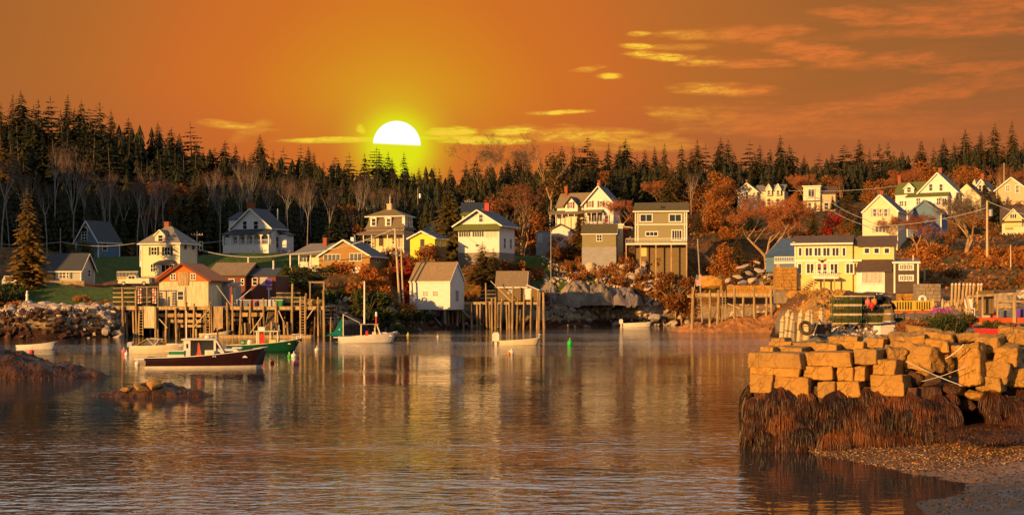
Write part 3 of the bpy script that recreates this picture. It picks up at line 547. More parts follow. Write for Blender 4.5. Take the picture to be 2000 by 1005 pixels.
for i in range(n):
    xa = x0 + (x1-x0)*i/n; xb = xa + (x1-x0)/n; b.box(xa-.12, xa+.12, -2.6, -2.4, zf, ze)
    for s_ in range(4): h_ = .5*(1-math.sin(math.pi*(s_+.5)/8)); b.box(xa+(xb-xa)*s_/8, xa+(xb-xa)*(s_+1)/8, -2.58, -2.42, ze-.12-h_, ze-.1); b.box(xb-(xb-xa)*(s_+1)/8, xb-(xb-xa)*s_/8, -2.58, -2.42, ze-.12-h_, ze-.1)
b.box(x1-.12, x1+.12, -2.6, -2.4, zf, ze); b.build('porch_arcade', M['whiteplain'], B.root)
B.rail(x0, x1, -2.62, zf, zf+1.0); B.door(509, 516, 463, 481, 'dkgreen')
for a in (457, 472, 489): B.win(a, a+9, 464, 474, 3, 1)
for a in (B.D*.35, B.D*.55): B.win(0, 0, 0, 0, raw=(a, a+.8, 1.2, 3.4), face='r', fr=.05)
b = MB(); b.box(B.W-.2, B.W+2.0, B.D*.5, B.D, -2, he*.72); e_ = b.build('side_ell', M['whiteblue'], B.root)
b = MB(); b.slab([(B.W, B.D*.5-.3, he*.72+.9), (B.W+2.4, B.D*.5-.3, he*.72), (B.W+2.4, B.D+.3, he*.72), (B.W, B.D+.3, he*.72+.9)], .14); b.build('side_ell_roof', M['slatenavy'], B.root)
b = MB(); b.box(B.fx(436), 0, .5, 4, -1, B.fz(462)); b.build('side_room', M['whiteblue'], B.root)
b = MB(); b.tube((B.fx(520), 4, hr-2), (B.fx(520), 4, hr+.2), .12); b.build('vent_pipe', M['whiteplain'], B.r)
# --- B5 maroon workshop (two roofs)
B = Bld('workshop', 'long maroon workshop with tan roof behind the wharf, beside a lower grey-roofed wing', 'building', 406, 479, 600, 203, 10, px2=487)
he, hr = B.fz(537), B.fz(515, y=4); B.walls(M['maroon'], he, gable='s', hr=hr, y1=8); B.D = 8; B.roof('s', M['tanroof'], he, hr, trim=M['brown'], o=.3)
B.win(417, 427, 545, 556, 1, 2); B.win(448, 457, 545, 558, 1, 2); B.win(472, 476, 545, 556, 1, 2)
b = MB(); b.box(B.W+.02, B.fx(534), 1, 7, -2, B.fz(539)); b.build('wing', M['maroon'], B.root); b = MB(); b.slab([(B.W-.2, .7, B.fz(538)), (B.fx(536), .7, B.fz(538)), (B.fx(532), 4.5, B.fz(523, y=4)), (B.W-.2, 4.5, B.fz(523, y=4))], .15); b.build('wing_roof', M['slate'], B.root)
B.win(494, 502, 543, 556, 1, 2, y=1); B.door(523, 530, 546, 565, 'whiteplain', y=1); b = MB(); b.tube((B.fx(466), 4, hr-.5), (B.fx(466), 4, hr+1), .12); b.tube((B.fx(516), 4, hr-1.5), (B.fx(516), 4, hr+.5), .14); b.build('vent_pipe', M['whiteplain'], B.r)
b = MB(); B.fbox(b, 1, B.fx(503), B.fx(518), B.fz(557), B.fz(541), 0, .04); b.build('siding_panel', M['grey'], B.root)
# --- B5b grey plank shed
B = Bld('plank_shed', 'small bare grey plank shed between the red-gabled wharf shed and the maroon workshop', 'shed', 411, 460, 600, 190, 0, dep=4); 
B.walls(M['greyshed'], B.fz(558)); B.roof('shed', M['greywood'], B.fz(558), B.fz(553), o=.15); b = MB(); b.box(B.fx(447), B.fx(460), -.08, 0, B.fz(598), B.fz(561)); b.build('board_panel', M['planks'], B.root)
# --- B7 shingled ranch
B = Bld('shingled_house', 'low house with ochre shingled gable, brick chimney and a white-posted porch wing', 'house', 624, 722, 531, 236, 16, px2=752)
he, hr = B.fz(499), B.fz(469); xr = B.fx(672); B.walls(M['ochreshingle'], he, gable='f', hr=hr, xr=xr, z0=-3); B.roof('f', M['slate'], he, hr, xr=xr, trim=M['whiteplain'], o=.45)
B.win(633, 664, 497, 508, 4, 1); B.win(684, 706, 495, 509, 3, 1); B.win(0, 0, 0, 0, raw=(3, 4.2, 1.8, 2.6), face='r')
b = MB(); b.box(B.fx(570), .02, 3, 8, -2, B.fz(495, y=3)); b.build('porch_wing', M['cream'], B.root)
zr_ = B.fz(474, y=5); b = MB(); b.slab([(B.fx(563), .8, B.fz(495)), (B.W*.35, .8, B.fz(495)), (B.W*.35, 5.5, zr_), (B.fx(580), 5.5, zr_)], .16); b.slab([(B.fx(580), 5.5, zr_), (B.W*.35, 5.5, zr_), (B.W*.35, 9.5, B.fz(495)), (B.fx(563), 9.5, B.fz(495))], .16); b.build('porch_wing_roof', M['greyroof'], B.root)
B.chim(632, 639, 464, zr_-1, 4.5, 'brick'); B.posts([B.fx(a, 1) for a in (567, 584, 607, 622)], 1, -1.5, B.fz(496), .09); B.rail(B.fx(584, 1), B.fx(622, 1), 1, B.fz(521), B.fz(512)); b = MB(); b.box(B.fx(566, 1), 0, .95, 3, -2, B.fz(522)); b.build('porch_floor', M['whiteplain'], B.root)
B.win(586, 605, 498, 511, 3, 1, y=3); b = MB(); b.box(B.fx(676), B.fx(682), 2, 3, hr-.5, B.fz(462)); b.build('cupola', M['whiteplain'], B.r)
b = MB(); B.fbox(b, 0, B.fx(672), B.fx(706), -1.9, B.fz(522), 0, .05); b.build('garage_door', M['whiteplain'], B.root)
# --- B8 mansard house
B = Bld('mansard_house', 'mansard roofed house with dormers, wrap-around porch and finial on top', 'house', 709, 783, 497, 266, 20, px2=808)
z1 = B.fz(447); B.walls(M['tan'], z1, y0=1.5); zb, zt = B.fz(443), B.fz(421); b = MB(); A = .5
pr = [(-A, z1), (-.2, z1+.3), (.15, z1+1.1), (.45, zt-.2), (.3, zt)]
def ring(i, z): return [(i, 1.5+i, z), (B.W-i, 1.5+i, z), (B.W-i, B.D-i, z), (i, B.D-i, z)]
vs = []; 
for i, z in pr: vs += ring(i, z)
b.add(vs, [(k*4+j, k*4+(j+1) % 4, k*4+4+(j+1) % 4, k*4+4+j) for k in range(len(pr)-1) for j in range(4)]); b.build('mansard', M['mansard'], B.root)
B.roof('hip', M['oliveroof'], zt+.1, B.fz(408, y=5), y0=1.5, o=.25, trim=M['whiteplain'], ridge=.44)
for a in ((724, 736), (753, 765)): x0, x1 = B.fx(a[0], 1.5), B.fx(a[1], 1.5); B.gd(x0, x1, 1.3, 3, B.fz(425), B.fz(422), 'whiteplain', 'tanroof', o=.12); B.win(a[0]+2.5, a[1]-2.5, 427, 440, 1, 2, y=1.3)
for a in (B.D*.3, B.D*.65):
    b = MB(); b.box(B.W-.5, B.W+.12, a-.2, a+1.3, zb, zt-.1); b.build('dormer', M['whiteplain'], B.root); b = MB(); b.box(B.W+.12, B.W+.15, a+.15, a+.95, zb+.4, zt-.4); b.build('pane', M['glass'], B.root)
zp = B.fz(457, y=-1.5); b = MB(); b.slab([(B.fx(688, -1.5), -1.8, zp), (B.fx(790, -1.5), -1.8, zp), (B.W, 1.5, zp+.9), (0, 1.5, zp+.9)], .15); b.build('porch_roof', M['tanroof'], B.root)
B.posts([B.fx(a, -1.5) for a in (693, 710, 726, 757, 771, 788)], -1.5, -1, zp-.1); zf = B.fz(484, y=-1.5); b = MB(); b.box(B.fx(690, -1.5), B.fx(790, -1.5), -1.7, 1.5, -2, zf-.7); b.build('porch_floor', M['whiteplain'], B.root)
B.rail(B.fx(690, -1.5), B.fx(790, -1.5), -1.6, zf-.7, zf+.1); 
for a in (718, 763): B.win(a, a+8, 463, 476, 1, 2, y=1.5)
b = MB(); B.fbox(b, 1.5, B.fx(728), B.fx(760), 0, B.fz(460), 0, .04); b.build('porch_wall_panel', M['yellow'], B.root); B.door(740, 748, 461, 480, 'brown', y=1.4)
xm = B.W/2; ym = (1.5+B.D)/2; zt2 = B.fz(408, y=5); b = MB(); b.box(xm-.5, xm+.5, ym-.5, ym+.5, zt2-.6, zt2+.8); b.box(xm-.6, xm+.6, ym-.6, ym+.6, zt2+.8, zt2+.95); b.build('cupola', M['tan'], B.r)
b = MB(); b.lathe([(.3,0),(.12,.3),(.22,.6),(.08,.9),(.2,1.1),(.05,1.5),(.01,2.1)], (xm, ym, zt2+.95), 8); b.build('finial', M['tan'], B.r)
# --- B9 yellow shed, B9b teal roof
B = Bld('teal_roofed_house', 'low pale house with a teal hip roof just behind the bright yellow shed', 'house', 826, 868, 475, 276, 15, px2=882)
B.walls(M['tan'], B.fz(451)); B.roof('hip', M['tealroof'], B.fz(451), B.fz(437, y=4), trim=M['whiteplain'], ridge=.3); B.win(846, 853, 455, 465); B.win(835, 840, 455, 465)
B = Bld('yellow_shed', 'bright yellow gabled shed on a brown lower storey, lit by the low sun', 'shed', 801, 849, 497, 247, 22, px2=869)
he, hr = B.fz(464), B.fz(452); B.walls(M['ylwbright'], he, gable='f', hr=hr); B.roof('f', M['slate'], he, hr, trim=M['whiteplain'], o=.5); B.win(822, 828, 468, 479, 1, 1, mt='brown'); B.win(0, 0, 0, 0, raw=(2, 2.8, 1.6, 2.8), face='r')
b = MB(); b.box(B.fx(820), B.W+.06, -.06, B.D, -2.5, B.fz(480)); b.build('lower_wall', M['brownshed'], B.root)
# --- B10 white house with green eaves
B = Bld('white_gabled_house', 'white gabled house with moss green porch roof and red chimney, mid village', 'house', 895, 975, 511, 252, 22, px2=1005)
he, hr = B.fz(437), B.fz(411); B.walls(M['white'], he, gable='f', hr=hr); B.roof('f', M['slate'], he, hr, trim=M['whiteplain'], o=.9)
x = B.fx(938); z1 = B.fz(437, y=-.5); b = MB(); b.slab([(-.6, -1.1, B.fz(449, y=-1)), (B.W+.6, -1.1, B.fz(449, y=-1)), (B.W+.3, -.02, z1), (-.3, -.02, z1)], .14); b.build('porch_roof', M['greenroof'], B.root)
B.win(936, 943, 419, 433, 1, 2); B.win(897, 919, 451, 462, 5, 1); B.win(923, 945, 451, 462, 5, 1); B.win(949, 971, 450, 463, 3, 1, gl='curtain'); B.win(929, 936, 477, 481, 1, 1)
for a in (B.D*.3, B.D*.7): B.win(0, 0, 0, 0, raw=(a, a+.7, 2.6, 4.4), face='r', fr=.05)
B.chim(948, 956, 397, hr-1.5, 5, 'redpaint'); b = MB(); b.box(-.02, B.W+.02, -.05, B.D, -3, B.fz(493)); b.build('foundation', M['stonewall'], B.root)
B = Bld('dark_roofed_house', 'house with dark navy roof rising behind the white gabled house', 'house', 902, 960, 440, 292, 0, dep=6)
B.walls(M['cream'], B.fz(420)); B.roof('s', M['slatenavy'], B.fz(413), B.fz(397, y=3), o=.3); b = MB(); b.slab([(-.5, -1.5, B.fz(422)), (B.W*.8, -1.5, B.fz(422)), (B.W*.8, .1, B.fz(412)), (0, .1, B.fz(412))], .12); b.build('porch_roof', M['greenroof'], B.root); B.win(910, 918, 424, 434)
# --- B13 large white house
B = Bld('white_twin_gabled_house', 'large white house with two front gables, brown shutters and a long porch', 'house', 1141, 1198, 446, 304, 20, px2=1208)
he, hr = B.fz(396), B.fz(364); B.walls(M['white'], he, gable='f', hr=hr); B.roof('f', M['slatenavy'], he, hr, trim=M['whiteplain'], o=.6); B.chim(1168, 1173, 352, hr-1.5, 5, 'brick')
for a in (1149.5, 1171): B.win(a, a+6, 393, 404, 2, 2, shut='maroon')
B.win(1182, 1188, 421, 434, 1, 2); b = MB(); B.fbox(b, 0, B.fx(1182.3), B.fx(1188), B.fz(434), B.fz(428), .06, .09); b.build('window_box', M['redpaint'], B.root)
zr_ = B.fz(373, y=4); xw0, xw1 = B.fx(1088, 3), 0.3; zw = B.fz(402, y=3); b = MB(); b.box(xw0, xw1, 3, 9, -3, zw); b.build('wing', M['white'], B.root); b = MB(); b.slab([(xw0-.4, 2.6, zw-.1), (3, 2.6, zw-.1), (3, 6.5, zr_), (xw0-.4, 6.5, zr_)], .15); b.slab([(xw0-.4, 6.5, zr_), (3, 6.5, zr_), (3, 9.5, zw), (xw0-.4, 9.5, zw)], .15); b.build('wing_roof', M['tanroof'], B.root)
xa, xb = B.fx(1104, 1.5), B.fx(1128, 1.5); b = MB(); xm = (xa+xb)/2; ze = B.fz(399, y=1.5); zq = B.fz(383, y=1.5); b.prism([(xa, -3), (xb, -3), (xb, ze), (xm, zq), (xa, ze)], 1.5, 6.5); b.build('gable_bay', M['white'], B.root); b = MB(); b.slab([(xa-.5, 1, ze-.3), (xm, 1, zq+.15), (xm, 7, zq+.15), (xa-.5, 7, ze-.3)], .14); b.slab([(xm, 1, zq+.15), (xb+.5, 1, ze-.3), (xb+.5, 7, ze-.3), (xm, 7, zq+.15)], .14); b.build('gable_bay_roof', M['slatenavy'], B.root)
B.win(1112, 1118, 395, 406, 2, 2, shut='maroon', y=1.5); B.win(1106, 1115, 424, 430, 2, 1, y=1.4); B.chim(1103, 1109, 364, zr_-.6, 6, 'brick')
zp = B.fz(414, y=0); b = MB(); b.slab([(B.fx(1071), -1, zp-.2), (B.fx(1140), -1, zp-.2), (B.fx(1140), 3, zp+.8), (B.fx(1071), 3, zp+.8)], .14); b.slab([(B.fx(1142), -2.4, zp-.2), (B.fx(1181), -2.4, zp-.2), (B.fx(1179), 0, zp+.6), (B.fx(1144), 0, zp+.6)], .14); b.build('porch_roof', M['tanroof'], B.root)
B.posts([B.fx(a, -.8) for a in (1074, 1086, 1098, 1110, 1122)], -.8, -2, zp-.3); B.posts([B.fx(a, -2.3) for a in (1146, 1155, 1166, 1178)], -2.3, -2, zp-.3)
b = MB(); b.box(B.fx(1099), B.fx(1139), .2, 1.4, -2, B.fz(423)); b.build('porch_wall', M['cream'], B.root); B.win(1150, 1176, 419, 432, 5, 1); b = MB(); b.box(B.fx(1072), B.fx(1100), -1, 2, -2.5, -.4); b.build('porch_floor', M['whiteplain'], B.root)
b = MB(); b.tube((B.W/2, -.6, hr), (B.W/2, -.6, hr+.9), .06, .02); b.ball((B.W/2, -.6, hr+.5), .14); b.build('finial', M['whiteplain'], B.r)
# --- B15 little garage + flat shed
B = Bld('peaked_garage', 'tiny white garage with a shallow peaked front below the big white house', 'shed', 1077, 1113, 463, 276, 8, px2=1119); B.walls(M['white'], B.fz(447), gable='f', hr=B.fz(438)); B.roof('f', M['greyroof'], B.fz(447), B.fz(438), trim=M['brown'], o=.3); B.door(1090, 1100, 450, 463, 'whiteplain')
B = Bld('flat_shed', 'small blue-grey flat-roofed shed among the rust coloured bushes', 'shed', 1047, 1077, 475, 270, 0, dep=4); B.walls(M['greyshed'], B.fz(452)); B.roof('shed', M['greyroof'], B.fz(452), B.fz(451), o=.15); B.door(1052, 1058, 458, 473, 'grey')
# --- B14 olive shed
B = Bld('olive_shed', 'single storey olive shed with brown roof and one white window', 'shed', 1137, 1203, 502, 262, 4, dep=6); he = B.fz(456); B.walls(M['olive'], he, gable='s', hr=B.fz(439, y=3)); B.roof('s', M['mossroof'], he, B.fz(439, y=3), trim=M['whiteplain'], o=.25)
B.win(1166, 1175, 459, 470, 2, 2, fr=.14); b = MB(); b.box(-.05, B.W+.05, -.07, B.D, -3.5, B.fz(482)); b.build('foundation', M['greyshed'], B.root)
b = MB()
for i in range(7): b.box(B.W+.3, B.W+1.5, .2+i*.28, .5+i*.28, -1.6+i*.22, -1.5+i*.22)
b.build('steps', M['wood'], B.root)
# --- B17 small white/red shed
B = Bld('lean_to_shed', 'small cream and red lean-to between the olive shed and the olive two-storey house', 'shed', 1203, 1217, 475, 268, 0, dep=4); B.walls(M['cream'], B.fz(437)); B.roof('shed', M['whiteplain'], B.fz(440), B.fz(436), o=.2, trim=M['whiteplain']); B.win(1205.5, 1211, 446, 456, 2, 2)
b = MB(); b.box(B.W+.02, B.fx(1228), .3, 4, -2, B.fz(443)); b.build('side_room', M['maroon'], B.root); b = MB(); b.slab([(B.W, .1, B.fz(441)), (B.fx(1236), .1, B.fz(444)), (B.fx(1236), 4, B.fz(444)), (B.W, 4, B.fz(441))], .12); b.build('side_room_roof', M['whiteplain'], B.root)
# --- B16 olive two-storey with deck
B = Bld('olive_house', 'two storey olive house with white trim, flat front and a railed deck on posts', 'house', 1240, 1342, 508, 262, 3, dep=8)
he = B.fz(412); B.walls(M['olive'], he); b = MB(); zr_ = B.fz(395, y=3); b.slab([(-.4, -.5, he), (B.W+.4, -.5, he), (B.W+.2, 3.5, zr_), (-.2, 3.5, zr_)], .18); b.slab([(-.2, 3.5, zr_), (B.W+.2, 3.5, zr_), (B.W+.4, 8.4, he), (-.4, 8.4, he)], .18); B.r = b.build('roof', M['mossroof'], B.root)
b = MB(); b.bar((-.4, -.55, he-.1), (B.W+.4, -.55, he-.1), .06, .25); z = B.fz(438); b.box(-.05, B.W+.05, -.07, -.01, z-.12, z+.1)
for x in (.1, B.W-.1, B.fx(1246)-.0, B.fx(1337)): b.box(x-.1, x+.1, -.07, -.01, B.fz(470), he-.2)
b.build('trim', M['whiteplain'], B.root); B.win(1251, 1273, 419, 432, 2, 1, fr=.2); B.win(1308, 1330, 419, 432, 2, 1, fr=.2); B.win(1262, 1284, 453, 460, 3, 1, fr=.16); B.win(1313, 1331, 450, 468, 4, 1, fr=.18)
zd = B.fz(475, y=-3); x0, x1 = B.fx(1222, -3), B.fx(1342, -3); b = MB(); b.box(x0, x1, -3, -.08, zd-.25, zd); b.build('deck', M['whiteplain'], B.root); B.rail(x0, x1, -2.95, zd, zd+1.0); B.posts([B.fx(a, -2.9) for a in (1223, 1251, 1281, 1311, 1341)], -2.9, -5, zd-.26, .11, 'wood', 'deck_post')
b = MB(); b.box(0.02, B.W-.02, -.3, 7, -5, zd-.3); b.build('lower_wall', M['brownshed'], B.root); b = MB(); B.fbox(b, -.3, B.fx(1252), B.fx(1263), B.fz(500), B.fz(482), 0, .06); b.build('lower_door', M['yellow'], B.root); b = MB(); b.box(B.fx(1290), B.fx(1296), .5, 1.2, zr_-1.8, zr_-.9); b.build('skylight', M['glass'], B.r)
# --- B18..B21 far houses up the hill
B = Bld('far_gabled_house', 'cream gabled house half hidden by a dark tree above the olive house', 'house', 1230, 1280, 402, 382, 15, px2=1290); he, hr = B.fz(378), B.fz(354); B.walls(M['cream'], he, gable='f', hr=hr); B.roof('f', M['slate'], he, hr, trim=M['whiteplain'], o=.5); B.win(1243, 1249, 384, 394); B.win(1262, 1268, 384, 394)
B = Bld('hillside_house', 'small white gable poking out of red maples high on the hill', 'house', 1347, 1364, 412, 372, 25, px2=1374); he, hr = B.fz(386), B.fz(372); B.walls(M['cream'], he, gable='f', hr=hr); B.roof('f', M['slate'], he, hr, trim=M['whiteplain'], o=.3); B.win(1353, 1357, 390, 398)
B = Bld('far_white_house', 'white L-shaped house with three gables behind the big bare orange tree', 'house', 1440, 1478, 408, 352, 12, px2=1486); he, hr = B.fz(373), B.fz(358); B.walls(M['cream'], he, gable='f', hr=hr); B.roof('f', M['greyroof'], he, hr, trim=M['whiteplain'], o=.5); B.chim(1456, 1460, 351, hr-1, 4, 'brick'); B.win(1457, 1461, 375, 389, 1, 2); B.win(1448, 1451, 378, 382); B.win(1470, 1473, 378, 382)
b = MB(); b.box(B.W, B.fx(1529), 2, 8, -2, he); b.build('wing', M['cream'], B.root); b = MB(); b.slab([(B.W-1, 1.6, he), (B.fx(1531), 1.6, he), (B.fx(1531), 5, B.fz(359)), (B.W-1, 5, B.fz(359))], .14); b.build('wing_roof', M['greyroof'], B.root)
for a in (1496, 1514): B.gd(B.fx(a, 1), B.fx(a+11, 1), 1, 4, B.fz(370), B.fz(360), 'cream', 'greyroof'); B.win(a+3, a+8, 372, 380, 1, 2, y=1); B.win(a+2.5, a+8.5, 388, 400, 1, 2, y=2)
B = Bld('flat_roofed_house', 'pale two storey flat-roofed house with a balcony, up the hill behind a utility pole', 'house', 1569, 1602, 416, 332, 6, px2=1606); B.walls(M['cream'], B.fz(364)); B.roof('shed', M['whiteplain'], B.fz(364), B.fz(363), o=.25, trim=M['whiteplain']); B.win(1579, 1590, 370, 385, 2, 1); B.win(1579, 1584, 396, 410, 1, 2); B.win(1590, 1595, 396, 410, 1, 2)
b = MB(); b.box(B.W+.02, B.fx(1631), 1, 7, -2, B.fz(378)); b.build('wing', M['tan'], B.root); b = MB(); b.slab([(B.W, .6, B.fz(378)), (B.fx(1632), .6, B.fz(378)), (B.fx(1632), 5, B.fz(362)), (B.W, 5, B.fz(362))], .14); b.build('wing_roof', M['brownroof'], B.root); B.win(1610, 1618, 396, 409, 1, 2, y=1)
b = MB(); zb = B.fz(391); b.box(B.fx(1570), B.fx(1600), -1.4, 0, zb-.15, zb); b.build('balcony', M['whiteplain'], B.root); B.rail(B.fx(1570), B.fx(1600), -1.35, zb, zb+.9)
# --- B22 anchor house
B = Bld('anchor_house', 'tall cream gabled house with a black anchor between the upper windows', 'house', 1686, 1753, 475, 226, 14, px2=1769)
he, hr = B.fz(412), B.fz(381); B.walls(M['cream'], he, gable='f', hr=hr, z0=-4); B.roof('f', M['slatenavy'], he, hr, trim=M['whiteplain'], o=.25); B.corners(M['whiteplain'], he)
for a in (1705.5, 1727): B.win(a, a+6.5, 408, 422, 1, 2, shut='grey')
B.win(1710, 1729.5, 442, 453, 3, 1, shut='grey'); B.chim(1719, 1726, 372, hr-.6, 2.5, 'brick')
xa = B.fx(1719.5); za = B.fz(415); b = MB(); b.box(xa-.05, xa+.05, -.07, -.01, za-.45, za+.4); b.box(xa-.2, xa+.2, -.072, -.012, za+.2, za+.28); b.tube((xa, -.03, za+.42), (xa, -.05, za+.42), .14, .14, 8)
for i in range(8): a0, a1 = math.pi*(1+i/8), math.pi*(1+(i+1)/8); b.bar((xa+.42*math.cos(a0), -.04, za-.08+.42*math.sin(a0)), (xa+.42*math.cos(a1), -.04, za-.08+.42*math.sin(a1)), .05, .1)
b.build('anchor_emblem', M['black'], B.root)
b = MB(); b.box(-.4, 0, 3, 6, 0, B.fz(403)); b.build('side_bay', M['greyshed'], B.root); b = MB(); b.lathe([(2.2, 0), (1.6, .8), (1.0, 1.6), (.5, 2.6), (.1, 3.6)], (.6, 9, B.fz(402)), 8); b.build('turret', M['brownroof'], B.root)
# --- B23 white farmhouse green roof
B = Bld('green_roofed_farmhouse', 'rambling white farmhouse with a moss green roof, two brick chimneys and tall front gable', 'house', 1795, 1868, 408, 281, 16, px2=1878)
he, hr = B.fz(374), B.fz(338); B.walls(M['white'], he, gable='f', hr=hr); B.roof('f', M['greyroof'], he, hr, trim=M['whiteplain'], o=.4); B.chim(1833, 1840, 328, hr-1, 3, 'brick'); B.win(1815, 1821, 360, 372); B.win(1835, 1841, 360, 372)
xw = B.fx(1749, 2.5); zw = B.fz(376, y=2.5); zr_ = B.fz(352, y=5); b = MB(); b.box(xw, .1, 2.5, 8, -3, zw); b.build('wing', M['white'], B.root); b = MB(); b.slab([(xw-.3, 2.1, zw), (2.5, 2.1, zw), (2.5, 5.5, zr_), (xw-.3, 5.5, zr_)], .15); b.build('wing_roof', M['greenroof'], B.root)
B.gd(B.fx(1766, 2.3), B.fx(1785, 2.3), 2.3, 5, B.fz(363), B.fz(353), 'white', 'greenroof'); B.win(1772, 1779, 366, 375, y=2.3); B.chim(1754, 1760, 343, zw, 5.5, 'brick')
zp = B.fz(381); b = MB(); b.slab([(B.fx(1773), -2, zp-.3), (B.fx(1858), -2, zp-.3), (B.fx(1856), 0, zp+.6), (B.fx(1775), 0, zp+.6)], .14); b.build('porch_roof', M['greenroof'], B.root); b = MB(); b.box(B.fx(1778), B.fx(1856), -1.9, -.02, -1.5, zp-.35); b.build('porch_room', M['white'], B.root)
for a in (1790, 1830, 1841): B.win(a, a+7, 387, 399, 2, 2, y=-1.9)
B.win(1757, 1764, 393, 402, 2, 2, y=2.5); B.win(1767, 1770, 393, 402, 1, 2, y=2.5)
b = MB(); b.prism([(B.W+.02, -2), (B.W+4.2, -2), (B.W+4.2, he-1.2), (B.W+1.4, hr-2.2), (B.W+.02, hr-3.4)], 3, 9); b.build('rear_gable', M['cream'], B.root); b = MB(); b.slab([(B.W+1.4, 2.6, hr-2.1), (B.W+4.6, 2.6, he-1.4), (B.W+4.6, 9, he-1.4), (B.W+1.4, 9, hr-2.1)], .14); b.build('rear_gable_roof', M['brownroof'], B.root)
# --- B24 blue barn
B = Bld('blue_barn', 'plain blue gabled barn standing right of the anchor house', 'barn', 1772, 1838, 480, 246, 12, px2=1850); he, hr = B.fz(417), B.fz(392); B.walls(M['slateblue'], he, gable='f', hr=hr, z0=-4); B.roof('f', M['slate'], he, hr, trim=M['bluegrey'], o=.3); B.corners(M['whiteplain'], he); B.win(1811, 1818, 440, 454, 1, 2)
# --- B25 B26 B27
B = Bld('tall_windowed_house', 'cream gabled house with tall paired gable windows behind the forked bare tree', 'house', 1903, 1931, 400, 297, 16, px2=1938); he, hr = B.fz(369), B.fz(351); B.walls(M['cream'], he, gable='f', hr=hr); B.roof('f', M['greyroof'], he, hr, trim=M['whiteplain'], o=.4); B.win(1912, 1917, 362, 373, 1, 2); B.win(1919, 1924, 362, 373, 1, 2); B.win(1912, 1917, 377, 390, 1, 2); B.win(1919, 1924, 377, 390, 1, 2); B.chim(1917, 1922, 339, he, 4, 'brick')
b = MB(); b.prism([(B.fx(1893), -2), (-.02, -2), (-.02, B.fz(362)), (B.fx(1900), B.fz(348)), (B.fx(1893), B.fz(358))], 1.5, 7); b.build('side_gable', M['cream'], B.root)
B = Bld('hilltop_house', 'yellowish gabled house with two white windows at the right edge of the hilltop', 'house', 1945, 2006, 398, 296, 10, dep=9); he, hr = B.fz(370), B.fz(347); B.walls(M['tan'], he, gable='f', hr=hr); B.roof('f', M['brownroof'], he, hr, trim=M['whiteplain'], o=.4); B.win(1965, 1972, 362, 373, 2, 2, fr=.14); B.win(1984, 1990, 362, 376, 1, 2, fr=.14)
B = Bld('veranda_house', 'small cream house with brown roof, gable dormer and window boxes at the right edge', 'house', 1957, 2030, 458, 252, 0, dep=7); he = B.fz(431); B.walls(M['cream'], he, z0=0); B.roof('s', M['brownroof'], he, B.fz(407, y=3), trim=M['brown'], o=.4); B.gd(B.fx(1962, -.3), B.fx(1996, -.3), -.3, 3, B.fz(425), B.fz(408), 'yellow', 'brownroof', o=.3); B.win(1973, 1985, 418, 426, 3, 1, y=-.3)
B.win(1964, 1977, 434, 442, 3, 1); B.win(1987, 2004, 434, 442, 3, 1); b = MB(); B.fbox(b, 0, B.fx(1963), B.fx(1978), B.fz(447), B.fz(444), .05, .3); b.build('window_box', M['wood'], B.root); b = MB(); b.box(.1, B.W, .3, 6, -2, -.01); b.build('foundation', M['darkwood'], B.root); B.posts([B.fx(1983)], -.1, -2, 0, .15)
# --- blue roofed barn, low
B = Bld('blue_roofed_barn', 'low barn under a plain blue roof, left of the long yellow waterside house', 'barn', 1496, 1556, 500, 210, 0, dep=9); B.walls(M['slateblue'], .3); b = MB(); b.slab([(B.fx(1494), -.5, .1), (B.W+.3, -.5, .1), (B.W+.3, 5, B.fz(465, y=5)), (B.fx(1527), 5, B.fz(465, y=5))], .2); b.slab([(B.fx(1527), 5, B.fz(465, y=5)), (B.W+.3, 5, B.fz(465, y=5)), (B.W+.3, 10, .1), (B.fx(1494), 10, .1)], .2); b.build('roof', M['blueroof'], B.root)
# --- B4 red gabled wharf shed
B = Bld('wharf_shed', 'weathered whitish plank shed with orange-red shingled gable standing on the wharf', 'shed', 311, 407, 603, 184, 4, dep=9)
zs = B.fz(549); hr = B.fz(515); he = B.fz(546); xr = B.fx(356); B.walls(M['planks'], zs, z0=0, y1=9); b = MB(); b.prism([(-.05, zs), (B.W+.05, zs), (B.W+.05, he), (xr, hr), (-.05, he)], -.06, 9); b.build('gable_wall', M['redshingle'], B.root); B.roof('f', M['redshingle'], he, hr, xr=xr, trim=M['maroon'], o=.45)
B.win(334, 342.5, 535, 545, 2, 2, y=-.06); B.win(373, 381.5, 535, 545, 2, 2, y=-.06); B.win(347.5, 358, 569, 585, 1, 2)
for i in range(2): b = MB(); x0 = B.fx(348+i*10.5); x1 = B.fx(358+i*10.5); b.box(x0, x1, -.14, -.06, B.fz(557), B.fz(531)); b.box(x0+.1, x1-.1, -.17, -.14, B.fz(545), B.fz(543)); b.build('loft_door', M['wood'], B.root)
b = MB(); b.slab([(-.5, -.5, he+.1), (-.5, 9, he+.1), (B.fx(330), 9, B.fz(520)), (B.fx(330), .8, B.fz(520))], .15); b.build('lean_roof', M['redshingle'], B.root)
b = MB(); b.ball((B.fx(363), -.15, B.fz(591)), .16); b.box(B.fx(362), B.fx(364), -.2, -.02, B.fz(600), B.fz(593)); b.build('hanging_buoy', M['redpaint'], B.root)
